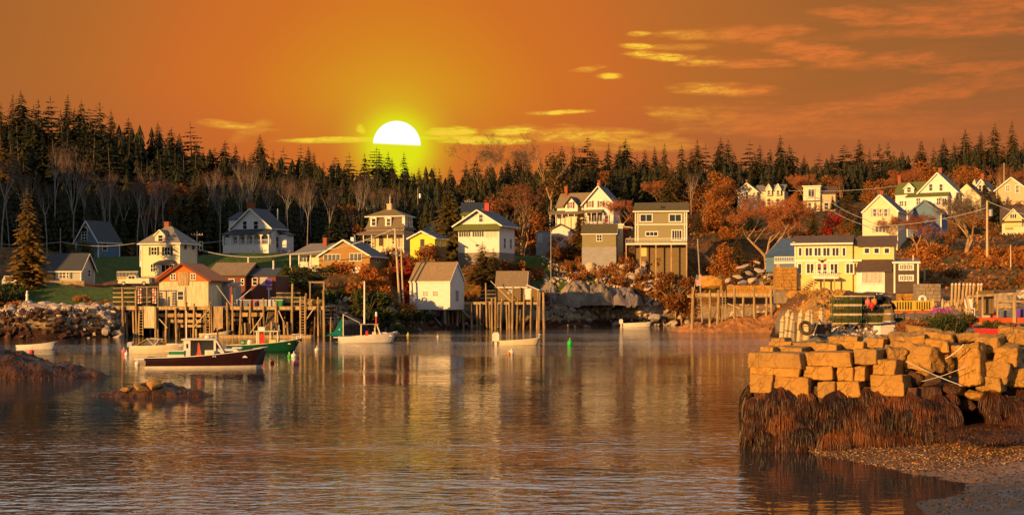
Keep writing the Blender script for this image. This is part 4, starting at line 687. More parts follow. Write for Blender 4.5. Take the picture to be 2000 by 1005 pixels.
# --- B11 white boathouse on stilts, gable to the right
B = Bld('white_boathouse', 'plain white clapboard boathouse with tan roof standing on stilts over the rocks', 'shed', 800, 879, 604, 226, 26, px2=897)
he, zr_ = B.fz(549), B.fz(514, y=3.5); dd = B.D; b = MB(); b.prismx([(0, 0), (dd, 0), (dd, he), (dd/2, zr_), (0, he)], 0, B.W); b.build('wall', M['white'], B.root); B.roof('s', M['tanroof'], he, zr_, o=.12, trim=M['whiteplain'])
B.win(827, 835, 569, 577, 4, 3, fr=.05); B.win(846, 854.5, 569, 577, 4, 3, fr=.05); b = MB(); b.box(B.W, B.W+.06, dd*.4, dd*.6, 1.4, 3.2); b.build('side_door', M['greyshed'], B.root)
g0 = B.fz(640)
for x in (.25, B.W*.16, B.W*.5, B.W*.86): 
    for y in (.3, dd-.4): b = MB(); b.box(x-.16, x+.16, y-.16, y+.16, g0-1, -.01); b.build('stilt', M['greywood'], B.root)
for a, c in (((B.W*.1, .1, -3.0), (B.W*.48, .1, -.2)), ((B.W*.48, .1, -.2), (B.W*.8, .1, -2.8))): b = MB(); b.bar(a, c, .14); b.build('brace', M['greywood'], B.root)
# --- B12 brown fish house
B = Bld('fish_house', 'brown shingled fish house with lean-to and white door on the middle pier', 'shed', 968, 1028, 587, 229, 4, dep=6)
he, zr_ = B.fz(560), B.fz(531, y=3); B.walls(M['brownshed'], he, gable='s', hr=zr_, z0=0); B.roof('s', M['tanroof'], he, zr_, o=.15, trim=M['whiteplain']); B.win(993, 999, 567, 572, 2, 2, fr=.1); B.chim(1020, 1025, 524, zr_-1, 4, 'brick')
b = MB(); xb = B.fx(1052); b.add([(B.W+.02, 0, 0), (xb, 0, 0), (xb, 0, B.fz(567)), (B.W+.02, 0, B.fz(556)), (B.W+.02, 5, 0), (xb, 5, 0), (xb, 5, B.fz(567)), (B.W+.02, 5, B.fz(556))], [(0,1,2,3),(1,5,6,2),(5,4,7,6),(4,0,3,7),(3,2,6,7)]); b.build('lean_to', M['brownshed'], B.root)
b = MB(); b.slab([(B.W, -.2, B.fz(555)), (xb+.2, -.2, B.fz(566)), (xb+.2, 5.2, B.fz(566)), (B.W, 5.2, B.fz(555))], .12); b.build('lean_to_roof', M['whiteplain'], B.root); B.door(1026, 1037, 564, 584, 'whiteplain')
# --- B28 long yellow house by the right shore
B = Bld('yellow_house', 'long two storey yellow house with ribbon windows and dark shingle roof by the quay', 'house', 1553, 1665, 566, 152, 6, dep=8)
zm = B.fz(509); he = B.fz(476); zr_ = B.fz(459, y=1.8); B.walls(M['yellow'], he); b = MB(); b.slab([(-.4, -.6, he), (B.W+.1, -.6, he), (B.W+.1, 2.2, zr_), (-.4, 2.2, zr_)], .15); b.slab([(-.4, 2.2, zr_), (B.W+.1, 2.2, zr_), (B.W+.1, 8.4, he-.3), (-.4, 8.4, he-.3)], .15); B.r = b.build('roof', M['brownroof'], B.root)
b = MB(); b.box(-.45, B.W+.1, -.7, -.6, he-.12, he+.08); b.box(-.06, B.W+1, -.08, 0, zm-.1, zm+.14)
for x in (0.02,): b.box(x-.08, x+.08, -.09, 0, 0, he)
b.box(B.fx(1548)-.0, B.fx(1553), -.12, .4, he-.2, he+.25); b.build('trim', M['whiteplain'], B.root)
for a, c in ((1560.5, 1565.5), (1573.5, 1586), (1591, 1603), (1608, 1620.5), (1626, 1638), (1646, 1651)): B.win(a, c, 484, 499, 1 if c-a < 6 else 2, 1, fr=.14)
for a, c in ((1559, 1565), (1576, 1589), (1597, 1603.5), (1608, 1614.5), (1622.5, 1635.5), (1653, 1666)): B.win(a, c, 515, 533, 1 if c-a < 8 else 2, 1, fr=.14)
b = MB(); B.fbox(b, 0, B.fx(1597.5), B.fx(1603), B.fz(521), B.fz(517.5), .06, .09); B.fbox(b, 0, B.fx(1608.5), B.fx(1614), B.fz(521), B.fz(517.5), .06, .09); b.build('door_banner', M['redpaint'], B.root)
b = MB(); xa, za = B.fx(1606), B.fz(510); b.ball((xa, -.15, za), .14, sq=1.3); b.bar((xa-.45, -.15, za+.2), (xa, -.15, za), .05, .14); b.bar((xa, -.15, za), (xa+.45, -.15, za+.2), .05, .14); b.build('eagle_ornament', M['black'], B.root)
xw = B.fx(1746); z2 = B.fz(480); b = MB(); b.box(B.W+.02, xw, .4, 7, -2, z2); b.build('wing', M['yellow'], B.root); b = MB(); b.slab([(B.fx(1674), -.1, z2), (xw+.3, -.1, z2), (xw+.3, 2.4, B.fz(461, y=2)), (B.fx(1672), 2.4, B.fz(461, y=2))], .15); b.slab([(B.fx(1665), .6, z2+.2), (B.fx(1673), .6, z2+.2), (B.fx(1673), 6, zr_-.2), (B.fx(1665), 6, zr_-.2)], .1); b.build('wing_roof', M['brownroof'], B.root)
for a in (1689, 1708, 1728): B.win(a, a+8.5, 485, 494, 1, 1, fr=.15, y=.4)
zp = B.fz(529, y=-2); xs = B.fx(1671, -1.8); xe = B.fx(1728, -1.8); b = MB(); b.slab([(xs, -2.1, zp), (xw-.1, -2.1, zp), (xw-.1, .38, B.fz(507)), (xs+.2, .38, B.fz(507))], .15); b.build('sunroom_roof', M['brownroof'], B.root)
b = MB(); b.box(xs+.1, xe, -1.8, .38, -1.5, zp-.05); b.build('sunroom_wall', M['whiteplain'], B.root); b = MB(); b.box(xe+.02, xw, -1.75, .38, -1.5, zp-.05); b.build('brown_wall', M['brown'], B.root)
for i in range(5): B.win(1684+i*8.4, 1690+i*8.4, 532, 552, 1, 1, fr=.12, y=-1.8, gl='curtain')
zd = B.fz(541); b = MB(); b.box(B.fx(1590), B.fx(1640), -1.7, -.1, zd-.2, zd); b.build('porch_floor', M['whiteplain'], B.root); B.rail(B.fx(1590), B.fx(1632), -1.6, zd, zd+.75, step=.22); B.posts([B.fx(a) for a in (1592, 1612, 1632)], -1.6, -1.5, zd-.2, .08, 'wood')
b = MB()
for i in range(6): b.box(B.fx(1584)-.25*i*1.0, B.fx(1590)-.25*i, -1.7, -.5, zd-.2-.2*i, zd-.14-.2*i)
b.build('steps', M['wood'], B.root)
b = MB(); b.box(B.fx(1512), -.1, 0, 3, B.fz(514), B.fz(511)); b.build('side_deck', M['whiteplain'], B.root); B.rail(B.fx(1512), -.12, .05, B.fz(511), B.fz(500), step=.2); B.posts([B.fx(1520)], .3, -2, B.fz(514), .2, 'wood', 'deck_post')
b = MB(); b.box(.02, B.W-.3, -.2, 7.9, -3, -.02); b.build('foundation', M['stonewall'], B.root)
# dark cottage beside it
B = Bld('dark_cottage', 'small dark brown flat-roofed cottage with white-framed windows beside the yellow house', 'cottage', 1747, 1793, 578, 147, 0, dep=6)
he = B.fz(513); B.walls(M['brown'], he, z0=-.8); B.roof('shed', M['greyroof'], he, B.fz(507, y=4), o=.25, t=.1, trim=M['whiteplain']); B.corners(M['whiteplain'], he)
for py in (517, 538):
    for i in range(3): B.win(1758+i*9, 1764+i*9, py+1, py+8, 2, 2, fr=.16, mun=.03)
b = MB(); b.tube((B.fx(1784), 2, he), (B.fx(1784), 2, he+.9), .06); b.build('vent_pipe', M['whiteplain'], B.root)
# ---------------------------------------------------------------- wharves
def pier(name, label, D, dep, px0, px1, pyd, posts, th=.35, ladders=(), braces=(), deckm='wood', cat='wharf', back=True, r=.16):
    z = PZ(pyd, D); o = empty(name, (PX((px0+px1)/2, D), D, 0), label=label, cat=cat); X = lambda p_, d=D: PX(p_, d) - o.location.x
    b = MB(); x0, x1 = X(px0), X(px1); n = int(dep / .3)
    for i in range(n): b.box(x0 - random.random()*.15, x1 + random.random()*.15, i*.3, i*.3+.27, z-.09, z)
    b.build('deck', M[deckm], o)
    for y in (.15, dep-.3): b = MB(); b.box(x0, x1, y-.1, y+.15, z-.45, z-.092); b.build('beam', M['wood'], o)
    for (a, top, off) in posts:
        d = D + off; lean = random.uniform(-.12, .12); zt = PZ(top, d); b = MB(); rr = r * random.uniform(.8, 1.15)
        b.tube((X(a, d) - lean, off - .18, -1.2), (X(a, d) + lean, off - .18, zt), rr*1.05, rr*.85, 7); b.build('piling', M['piling'], o)
    if back:
        x = x0 + .4
        while x < x1: 
            for y in (dep*.45, dep-.4):
                b = MB(); b.tube((x + random.uniform(-.3, .3), y, -1), (x, y, z-.45), r*.9, r*.8, 6); b.build('piling', M['piling'], o)
            x += 2.1
    for (a, top, bot) in ladders:
        b = MB(); w_ = .26; zt, zb = PZ(top, D), PZ(bot, D)
        for s_ in (-1, 1): b.box(X(a) + s_*w_ - .04, X(a) + s_*w_ + .04, -.44, -.36, zb, zt)
        k = zb + .2
        while k < zt - .2: b.box(X(a) - w_ + .04, X(a) + w_ - .04, -.43, -.37, k, k + .06); k += .38
        b.build('ladder', M['wood'], o)
    for (a0, y0, a1, y1) in braces:
        b = MB(); b.bar((X(a0), -.3, PZ(y0, D)), (X(a1), -.3, PZ(y1, D)), .12); b.build('brace', M['polewood'], o)
    o['_z'] = z; return o, z, X
po = [(241,560,0),(248,610,.6),(262,607,0),(267,566,0),(272,610,1.2),(305,600,0),(309,604,.8),(325,604,0),(345,601,0),(364,560,0),(379,592,0),(400,604,.8),(414,589,0),(445,590,0),(455,575,.3),(470,590,0),(489,588,0),(516,582,0),(539,588,0),(543,600,.8),(571,554,0),(588,580,0),(597,572,.3),(622,580,0),(629,600,.6),(633,566,0),(480,630,-.6),(505,630,-.6),(556,628,-.6),(563,628,-.6),(531,628,-.5)]
wh, zw, WX = pier('wharf', 'long wooden working wharf on many pilings under the red-gabled shed, left shore', 180, 11, 236, 637, 598, po, ladders=[(277,597,655),(407,592,655),(592,578,655)],
   braces=[(312,622,328,640),(378,640,412,600),(487,654,512,618),(545,606,560,640),(600,622,616,598)], r=.17)
wh['label'] = 'long wooden working wharf on many pilings under the red-gabled shed, left shore'
del wh['_z']
def wchild(name, m, fn):
    b = MB(); fn(b); return b.build(name, M[m], wh)
wchild('cribwork', 'darkwood', lambda b: [b.box(WX(238), WX(636), 8.6, 8.9, -1 + .5*k, -.62 + .5*k) for k in range(9)])
for a, c in ((282, 303), (418, 436)): wchild('plank_wall', 'planks' if a < 300 else 'wood', lambda b: [b.box(WX(a + (c-a)*i/6) + .01, WX(a + (c-a)*(i+1)/6) - .01, -.32, -.26, PZ(646 - random.random()*6 if a > 300 else 640, 180), PZ(598, 180)) for i in range(6)])
for k, (a, c, py, h_) in enumerate(((310, 405, 612, 7), (330, 408, 624, 6), (437, 512, 610, 8), (350, 400, 634, 5), (440, 470, 622, 5))): wchild('fender_plank', 'wood', lambda b: b.box(WX(a), WX(c), .9, 1.1, PZ(py + h_, 180), PZ(py, 180)))
random.seed(5)
for a in list(range(313, 415, 9)) + list(range(440, 515, 13)):
    wchild('plank', 'darkwood' if a % 2 else 'wood', lambda b: b.bar((WX(a), 2.0, -.5), (WX(a + random.uniform(-5, 5)), 1.8, zw - .5), .3, .08))
# hinged gangway down to the float
g = empty('gangway', (PX(526, 179.2), 179.2, 0), label='steep slatted gangway sloping from the wharf deck down to the float', cat='gangway'); b = MB()
for s_ in (-.62, .62): b.bar((s_, -.4, .35), (s_, 3.2, 4.0), .1, .16)
b.build('side_beam', M['wood'], g); b = MB()
for i in range(26): t_ = i/26; b.box(-.6, .6, -.4+3.6*t_, -.28+3.6*t_, .42+3.65*t_, .47+3.65*t_)
b.build('tread_board', M['greywood'], g)
b = MB(); 
for i in range(10): b.box(-8.5, 6, -2.2+i*.22, -2.0+i*.22, .2, .3)
b.box(-8.5, 6, -2.2, 0, -.3, .19); fl = b.build('float', M['wood'], loc=(PX(526, 179), 178.6, 0)); tag(fl, 'low wooden landing float at the foot of the gangway', 'float')
# gantry at the wharf end
g = empty('hoist_frame', (PX(619, 182), 182, zw), label='tall dark timber hoist frame at the right end of the wharf', cat='hoist'); b = MB()
for x in (-.95, .95): b.box(x-.1, x+.1, -.1, .1, 0, PZ(549, 182)-zw-.23)
b.build('post', M['greywood'], g); b = MB(); b.box(-1.1, 1.1, -.12, .12, PZ(549, 182)-zw-.23, PZ(549, 182)-zw); b.build('crossbeam', M['greywood'], g)
g = empty('derrick', (PX(452, 181), 181, zw), label='slim red and white boom derrick leaning over the wharf edge by the grey shed', cat='derrick'); b = MB(); b.tube((0, 0, -1.5), (0, 0, PZ(559, 181)-zw), .09); b.build('mast', M['redpaint'], g); b = MB(); b.tube((-.1, 0, .2), (PX(424, 181)-PX(452, 181), -.3, PZ(557, 181)-zw), .07); b.build('boom', M['polewood'], g)
b = MB(); b.tube((.2, .6, .3), (2.6, .6, 2.4), .06); b.build('stay', M['wire'], g)

# ---- lobster traps: wire box with end frames and twine heads
def trap_mesh(name, L=1.15, W_=.55, h_=.38, m='trapwire', frm='polewood'):
    o = empty(name, (0, 0, 0)); b = MB(); r_ = .018
    for i in range(9):
        x = -L/2 + L*i/8; 
        for a, c in (((x,-W_/2,0),(x,-W_/2,h_)), ((x,-W_/2,h_),(x,W_/2,h_)), ((x,W_/2,0),(x,W_/2,h_))): b.bar(a, c, r_ if 0 < i < 8 else .03)
    for k in range(1, 4):
        for y in (-W_/2, W_/2): b.bar((-L/2, y, h_*k/4), (L/2, y, h_*k/4), r_)
    for k in range(1, 4): b.bar((-L/2, -W_/2+W_*k/4, h_), (L/2, -W_/2+W_*k/4, h_), r_)
    b.build('wire_cage', M[m], o); b = MB()
    for y in (-W_/2, W_/2):
        for z in (.02, h_-.005): b.bar((-L/2-.02, y, z), (L/2+.02, y, z), .05)
    b.build('frame', M[frm], o); b = MB(); b.box(-L/2+.03, L/2-.03, -W_/2+.05, W_/2-.05, .04, h_*.6); b.add([(-.1,-W_/2+.02,.05),(.3,-W_/2+.02,h_/2),(-.1,-W_/2+.02,h_-.04)], [(0,1,2)]); b.build('netting', M['leafolive' if m != 'black' else 'black'], o); return o
tproto = trap_mesh('lobster_trap'); bproto = trap_mesh('lobster_trap', m='black', frm='greywood')
_used = set()
def trap(pr, loc, rz, label, group, sc=1):
    if id(pr) not in _used: _used.add(id(pr)); pr.location = loc; pr.rotation_euler = (0, 0, rz); pr.scale = (sc,)*3; return tag(pr, label, 'lobster trap', group)
    return dup(pr, loc, rz, sc, label=label, cat='lobster trap', group=group)
random.seed(3)
# quay traps, three high
for k, (z, nm) in enumerate(((0, 'bottom'), (.39, 'middle'), (.78, 'top'))):
    trap(tproto, (PX(1652, 56), 56, 4.13 + z), .03*k, f'green wire lobster trap, {nm} one of the front stack on the quay', 'green traps stacked on the quay')
    trap(tproto, (PX(1655, 56.9), 56.9, 4.13 + z), -.04*k, f'green wire lobster trap, {nm} one behind the front quay stack', 'green traps stacked on the quay')
for k, (a, d, z) in enumerate(((1709, 56.5, 0), (1712, 57.4, 0), (1736, 57.5, 0))): trap(tproto, (PX(a, d), d, 4.13 + z), .1*k, ['green lobster trap under the front of the black traps', 'green lobster trap under the back of the black traps', 'green lobster trap at the right foot of the black pile'][k], 'green traps under the black pile')
for k, (a, d, z) in enumerate(((1708, 56.4, .39), (1712, 57.3, .39), (1711, 56.6, .78))): trap(bproto, (PX(a, d), d, 4.13 + z), -.06*k, ['front black lobster trap of the heap right of the green stack', 'rear black lobster trap of the heap right of the green stack', 'topmost black lobster trap of the heap, under the orange buoys'][k], 'black traps heaped on the quay')
# wharf traps
n = 0
for k in range(13):
    for r_ in range(4 if k < 4 else (3 if k in (9, 10, 11) else 2)):
        a = (236 + k*8.6) if k < 8 else (545 + (k-8)*9.5); 
        if 268 < a < 282 or a > 600: continue
        trap(tproto if (k + r_) % 3 else bproto, (PX(a, 182.5 + (k % 2)), 182.5 + (k % 2), zw + r_*.62), random.uniform(-.1, .1), f'{["bottom","second","third","topmost"][r_]} lobster trap of wharf stack {"one two three four five six seven eight".split()[k]} from the left' if k < 8 else f'{["bottom","second","topmost"][r_]} trap, {"first second third fourth fifth".split()[k-8]} stack from the gangway towards the hoist frame', 'traps stacked at the left end of the wharf' if k < 8 else 'traps stacked near the hoist frame', 1.6)
g = empty('trap_rack', (PX(287, 181.5), 181.5, zw), label='open timber rack hung with buoys beside the red-gabled shed', cat='rack'); b = MB()
for x in (-1.4, 0, 1.5): b.box(x-.06, x+.06, -.06, .06, 0, 2.6)
b.build('post', M['greywood'], g); b = MB(); b.box(-1.5, 1.6, -.08, .08, 2.6, 2.72); b.build('top_rail', M['greywood'], g)
for i, x in enumerate((-1.1, -.8, .9, 1.2)):
    for k in range(6): b = MB(); b.ball((x, -.1, .5 + k*.36), .13, 8, 1.3); b.build('hanging_buoy', M[('hullwhite', 'hullcream', 'buoypink')[(i+k) % 3]], g)
# crates and barrels on the wharf
def crate(px, D, z, w_, h_, m, label, lid='hullwhite', group=None):
    o = empty('fish_crate', (PX(px, D), D, z), random.uniform(-.2, .2), label=label, cat='crate', group=group); b = MB(); b.box(-w_/2, w_/2, -w_*.35, w_*.35, 0, h_)
    for i in range(4): b.box(-w_/2-.02, w_/2+.02, -w_*.35-.03, -w_*.35, h_*(.1+.22*i), h_*(.24+.22*i))
    b.build('box', M[m], o); b = MB(); b.box(-w_/2-.03, w_/2+.03, -w_*.38, w_*.38, h_+.002, h_+.06); b.build('lid', M[lid], o); return o
random.seed(8)
cols_ = ['bluegrey', 'greyshed', 'hullwhite', 'bluegrey', 'carsilver', 'planks', 'redpaint', 'greenpaint']
for i in range(16):
    a = 468 + i*5.2; crate(a, 181.2 + (i % 3)*.9, zw, .75 + .3*(i % 2), .5 + .35*(i % 3 == 0), cols_[i % 8], f'{["blue grey","grey","white","blue grey","silver","tan","red","green"][i % 8]} fish crate on the wharf, {"first second third fourth fifth sixth seventh eighth ninth tenth eleventh twelfth thirteenth fourteenth fifteenth sixteenth".split()[i]} from the left', group='crates along the wharf')
def barrel(px, D, z, m, label): 
    o = empty('barrel', (PX(px, D), D, z), label=label, cat='barrel'); o.scale = (.8,.8,.8); b = MB(); b.lathe([(.01,0),(.27,0),(.31,.2),(.32,.45),(.31,.7),(.27,.9),(.01,.9)], n=12); b.build('staves', M[m], o, smooth=True); b = MB(); b.lathe([(.325,.2),(.335,.22),(.335,.28),(.325,.3)], n=12); b.build('hoop', M['metal'], o); b = MB(); b.lathe([(.325,.6),(.335,.62),(.335,.68),(.325,.7)], n=12); b.build('hoop', M['metal'], o); return o
barrel(499, 180.8, zw, 'bluegrey', 'blue barrel standing near the left end of the fish crates'); barrel(538, 180.8, zw, 'bluegrey', 'blue-grey barrel standing just right of the gangway head'); barrel(1736, 56.2, 4.02, 'brownshed', 'wooden barrel at the right foot of the trap heap on the quay')
o = empty('net_roll', (PX(612, 183), 183, zw), label='rolled tan fishing net lying under the hoist frame', cat='net'); b = MB(); b.tube((-1.4, 0, .5), (1.4, .2, .55), .5, .42, 12); b.build('roll', M['canvas'], o, smooth=True); b = MB(); b.tube((-.6, 0, .51), (-.5, 0, .52), .53, .53, 12); b.tube((.6, .1, .53), (.7, .1, .53), .48, .48, 12); b.build('tie', M['wood'], o)

# middle pier
po = [(876,594,0),(884,594,.8),(893,590,0),(905,592,.5),(921,592,0),(932,594,.6),(938,592,0),(950,552,0),(956,590,.4),(961,582,0),(968,580,0),(979,582,0),(990,588,.5),(995,588,0),(1001,557,0),(1010,580,.4),(1023,575,0),(1037,566,0),(1050,566,0),(1053,570,0),(1062,570,-.2)]
mp_, zm_, MX = pier('middle_pier', 'crooked wooden pier on spindly pilings carrying the brown fish house', 227, 9, 868, 1054, 589, po, ladders=[(975,590,640)], braces=[(888,590,918,620),(958,548,1000,590)], cat='pier', r=.2)
mp_['label'] = 'crooked wooden pier on spindly pilings carrying the brown fish house'; del mp_['_z']; mp_.name = 'pier'
b = MB()
for i in range(9): b.box(MX(870) + .1, MX(890), .3 + i*.5, .7 + i*.5, zm_ + .002, zm_ + .1)
b.build('loose_plank', M['greywood'], mp_)
random.seed(4)
for k in range(6): trap(bproto, (PX(950 + (k % 2)*7, 230), 230, zm_ + (k//2)*.65), 0, f'dark trap left of the fish house, {["left","right"][k % 2]} stack, {["bottom","middle","top"][k//2]}', 'traps beside the brown fish house', 1.7)
# right pier on the ledge
po = [(1352,560,0),(1386,566,0),(1402,566,0),(1408,600,.4),(1434,562,0),(1451,578,.3),(1473,560,0),(1496,578,.3),(1506,558,0)]
rp, zr2, RX = pier('landing', 'plain wooden landing with tall posts over the orange rock ledge', 208, 5, 1350, 1508, 575, po, ladders=[(1413,566,625)], braces=[(1420,592,1445,602)], cat='pier', back=False, r=.24)
rp['label'] = 'plain wooden landing with tall posts over the orange rock ledge'; del rp['_z']
b = MB(); b.box(RX(1358), RX(1506), -.25, -.05, PZ(579, 208), PZ(572, 208)); b.build('edge_beam', M['wood'], rp)

# ---------------------------------------------------------------- flag, sign
o = empty('flag', (PX(1354, 207), 207, zr2), label='small stars and stripes flag tilted at the left end of the landing', cat='flag'); b = MB(); b.tube((0, 0, 0), (.55, 0, 3.1), .04); b.build('flagpole', M['polewood'], o)
b = MB()
for i in range(7): b.add([(.15+.3, -.02, 3.0-i*.24), (.95+.3, .1, 3.2-i*.24), (.95+.3, .1, 3.08-i*.24), (.15+.3, -.02, 2.88-i*.24)], [(0,1,2,3)], 0); b.add([(.45, -.02, 2.88-i*.24), (1.25, .1, 3.08-i*.24), (1.25, .1, 2.96-i*.24), (.45, -.02, 2.76-i*.24)], [(0,1,2,3)], 1)
b.add([(.43, -.06, 3.02), (.82, -.02, 3.1), (.82, -.02, 2.4), (.43, -.06, 2.32)], [(0,1,2,3)], 2); b.build('cloth', [M['redpaint'], M['whiteplain'], M['bluegrey']], o)
o = empty('hanging_sign', (PX(525, 199), 199, 3.8), label='small purple shop sign on a white post in front of the maroon workshop', cat='sign'); b = MB(); b.box(-.07, .07, -.07, .07, 0, 3.4); b.build('post', M['whiteplain'], o); b = MB(); b.tube((0, -.12, 3.9), (0, -.04, 3.9), .55, .55, 10); b.box(-.45, .45, -.14, -.02, 2.9, 3.3); b.build('board', M['purple'], o)
b = MB(); 
for i in range(3): b.box(-.3, .3, -.16, -.15, 3.0 + i*.35, 3.12 + i*.35)
b.build('lettering', M['buoypink'], o)
o = empty('yard_light', (PX(464, 196), 196, zw), label='white globe lamp on a thin post before the maroon workshop', cat='lamp'); b = MB(); b.tube((0,0,0), (0,0,3.2), .06); b.build('pole', M['metal'], o); b = MB(); b.lathe([(.3,0),(.25,.15),(.1,.3),(.01,.32)], (0,0,3.2)); b.build('shade', M['whiteplain'], o)

# ---------------------------------------------------------------- utility poles and wires
def upole(px, D, pt, pb, label, lean=0, arm=False, tr=False, r=.15, m='polewood', name='utility_pole', cat='utility pole'):
    z0 = gz(PX(px, D), D) - .3; z1 = PZ(pt, D); o = empty(name, (PX(px, D), D, z0), label=label, cat=cat); b = MB(); b.tube((0, 0, 0), (lean, 0, z1-z0), r, r*.7, 8); b.build('pole', M[m], o)
    if arm: b = MB(); b.box(lean-1.1, lean+1.1, -.18, -.08, z1-z0-.7, z1-z0-.55); b.build('crossarm', M['greywood'], o)
    if tr: b = MB(); b.lathe([(.01,0),(.3,0),(.3,.9),(.2,1.0),(.01,1.02)], (lean+.5, 0, z1-z0-2.2)); b.build('transformer', M['metal'], o)
    if arm:
        for x in (-1, -.5, .5, 1): b = MB(); b.lathe([(.07,0),(.05,.12),(.08,.16),(.01,.22)], (lean+x, -.13, z1-z0-.55), 6); b.build('insulator', M['carwhite'], o)
    return Vector((PX(px, D)+lean, D, z1))
A1 = upole(782, 222, 446, 580, 'utility pole with a street light leaning left beside the white boathouse', -.9, r=.2); upole(789, 224, 484, 582, 'shorter tan pole just right of the street light pole', -.5, r=.17)
o = empty('street_lamp', (PX(776, 221.6), 221.6, PZ(500, 222)), label='cobra-head street light on the leaning pole by the white boathouse', cat='street light'); b = MB(); b.tube((0,0,0), (-.9,0,.5), .05); b.build('arm', M['metal'], o); b = MB(); b.ball((-1.1, 0, .5), .22, 8, .6); b.build('lamp_head', M['hullwhite'], o)
A2 = upole(1287, 262, 449, 574, 'tall pale bare pole leaning left in front of the olive house', -1.4, r=.2, arm=False); upole(1297, 263, 482, 556, 'thick short pale pole right of the leaning bare pole', 0, r=.22)
b = MB(); b.bar((PX(1271, 261.8), 261.8, PZ(452, 262)), (PX(1281, 261.8), 261.8, PZ(443, 262)), .12); o = b.build('broken_crossarm', M['greywood']); tag(o, 'broken crossarm sticking up from the leaning bare pole', 'crossarm')
A3 = upole(1928, 190, 392, 535, 'tallest utility pole with transformer at the right, in front of the forked bare tree', 0, tr=True, r=.19); A4 = upole(816, 290, 367, 440, 'grey utility pole with transformer against the dark forest', 0, tr=True, r=.14, m='greywood')
A5 = upole(917, 296, 388, 405, 'short crossarmed pole top showing behind the white gabled house', 0, arm=True, r=.12, m='greywood'); A6 = upole(1072, 292, 405, 425, 'crossarmed pole left of the big twin-gabled house', 0, arm=True, r=.12)
A7 = upole(1592, 300, 368, 440, 'utility pole in front of the flat-roofed hillside house', 0, r=.13, m='greywood'); upole(1974, 168, 478, 565, 'thin pale flagstaff-like pole near the right edge', 0, r=.09); upole(1961, 300, 318, 390, 'pale pole behind the yellowish hilltop house', 0, r=.12); upole(1806, 158, 520, 560, 'short wooden post right of the dark brown cottage', 0, r=.12)
A8 = upole(118, 250, 445, 500, 'dark utility pole behind the small grey cottage', 0, r=.14, m='greywood'); upole(385, 250, 452, 500, 'grey utility pole left of the shaded farmhouse', 0, arm=True, r=.13, m='greywood')
upole(1076, 244, 450, 520, 'slender grey dead trunk standing between the garage and the rust bushes', 0, r=.1, m='palebark', name='dead_tree', cat='dead tree'); upole(1373, 246, 466, 530, 'snapped pale snag right of the olive house deck', -1.0, r=.16, m='palebark', name='dead_tree', cat='dead tree')
def wire(pts, label, r=.03, sag=.6):
    b = MB()
    for a, c in zip(pts, pts[1:]):
        pv = None
        for i in range(13):
            t_ = i/12; p_ = a.lerp(c, t_); p_.z -= sag*4*t_*(1-t_)
            if pv is not None: b.tube(pv, p_, r, r, 4, cap=False)
            pv = p_
    o = b.build('power_line', M['wire']); tag(o, label, 'power line')
wire([P(-60, 470, 235), P(120, 472, 232), P(262, 475, 230), P(445, 468, 262)], 'thin power line running behind the cottage and cream house at the left', .035); wire([P(378, 484, 233), P(560, 496, 232), A1], 'bright thick power line from the cream hip-roofed house to the street light pole', .07, 1.0)
wire([A1, P(900, 458, 250), P(1140, 415, 300)], 'power line from the street light pole up towards the twin-gabled house', .03); wire([A7, P(1690, 428, 222)], 'upper power line from the hillside pole to the anchor house', .04, .8); wire([A7 - Vector((0,0,2)), P(1690, 440, 222), A3 - Vector((0,0,1))], 'lower power line passing the anchor house to the tall right pole', .04, .8)
wire([A4, P(880, 410, 300), A5], 'power line against the forest behind the spruce', .035); wire([P(1540, 372, 330), P(1760, 362, 292)], 'pair of wires over the dark gap left of the green-roofed farmhouse', .04)
wire([A3, P(2080, 430, 180)], 'power line leaving the tall pole towards the right edge', .03)

# ---------------------------------------------------------------- boats
def hull(mb, L, B_, h0, h1, deck=.35, tran=.9, mi=(0, 1, 2), n=18, flare=.25, rake=.6, boot=.12):
    """lofted hull, stern at x=0, bow at x=L; materials: mi[0] topsides, mi[1] bottom stripe, mi[2] inside and rail"""
    rows_ = []; inn = []
    for i in range(n+1):
        t_ = i/n; f = 1 if t_ < .35 else math.sqrt(max(0, 1 - ((t_-.35)/.65)**2.1)); f *= tran + (1-tran)*min(1, t_/.35)
        hb = B_/2*f; zs = h0 + (h1-h0)*t_**2.1; x = L*t_; rk = rake*t_**3
        rows_.append([(x+rk*0, hb, zs), (x-rk*.25, hb*(1-flare*.25*t_), zs*.72), (x-rk*.6, hb*(1-flare*t_)*.95, boot), (x-rk*.75, hb*(1-flare*1.3*t_)*.92, 0), (x-rk, hb*.5*(1-flare*t_), -.3)])
        inn.append([(x, max(0, hb-.1), zs), (x, max(0, min(hb-.13, hb*(1-flare*t_)*.95-.1)), max(deck, zs-.75 if t_ < .75 else zs-.35))])
    k = 5; vs = []
    for s_ in (1, -1):
        for r_ in rows_: vs += [(a, b_*s_, c) for a, b_, c in r_]
    fs = []; ms = []; N = (n+1)*k
    for s_ in (0, 1):
        for i in range(n):
            for j in range(k-1):
                a = s_*N + i*k + j; q_ = (a, a+k, a+k+1, a+1); fs.append(q_ if s_ == 0 else q_[::-1]); ms.append(mi[0] if j < 2 else mi[1])
    b0 = len(mb.v); mb.v += vs; mb.f += [tuple(a+b0 for a in f) for f in fs]; mb.mi += ms
    mb.add([rows_[0][j] for j in range(k)] + [(a, -b_, c) for a, b_, c in rows_[0]], [(0,1,6,5),(1,2,7,6)], mi[0]); mb.add([rows_[0][j] for j in range(2, k)] + [(a, -b_, c) for a, b_, c in rows_[0][2:]], [(0,1,4,3),(1,2,5,4)], mi[1])
    return rows_, inn
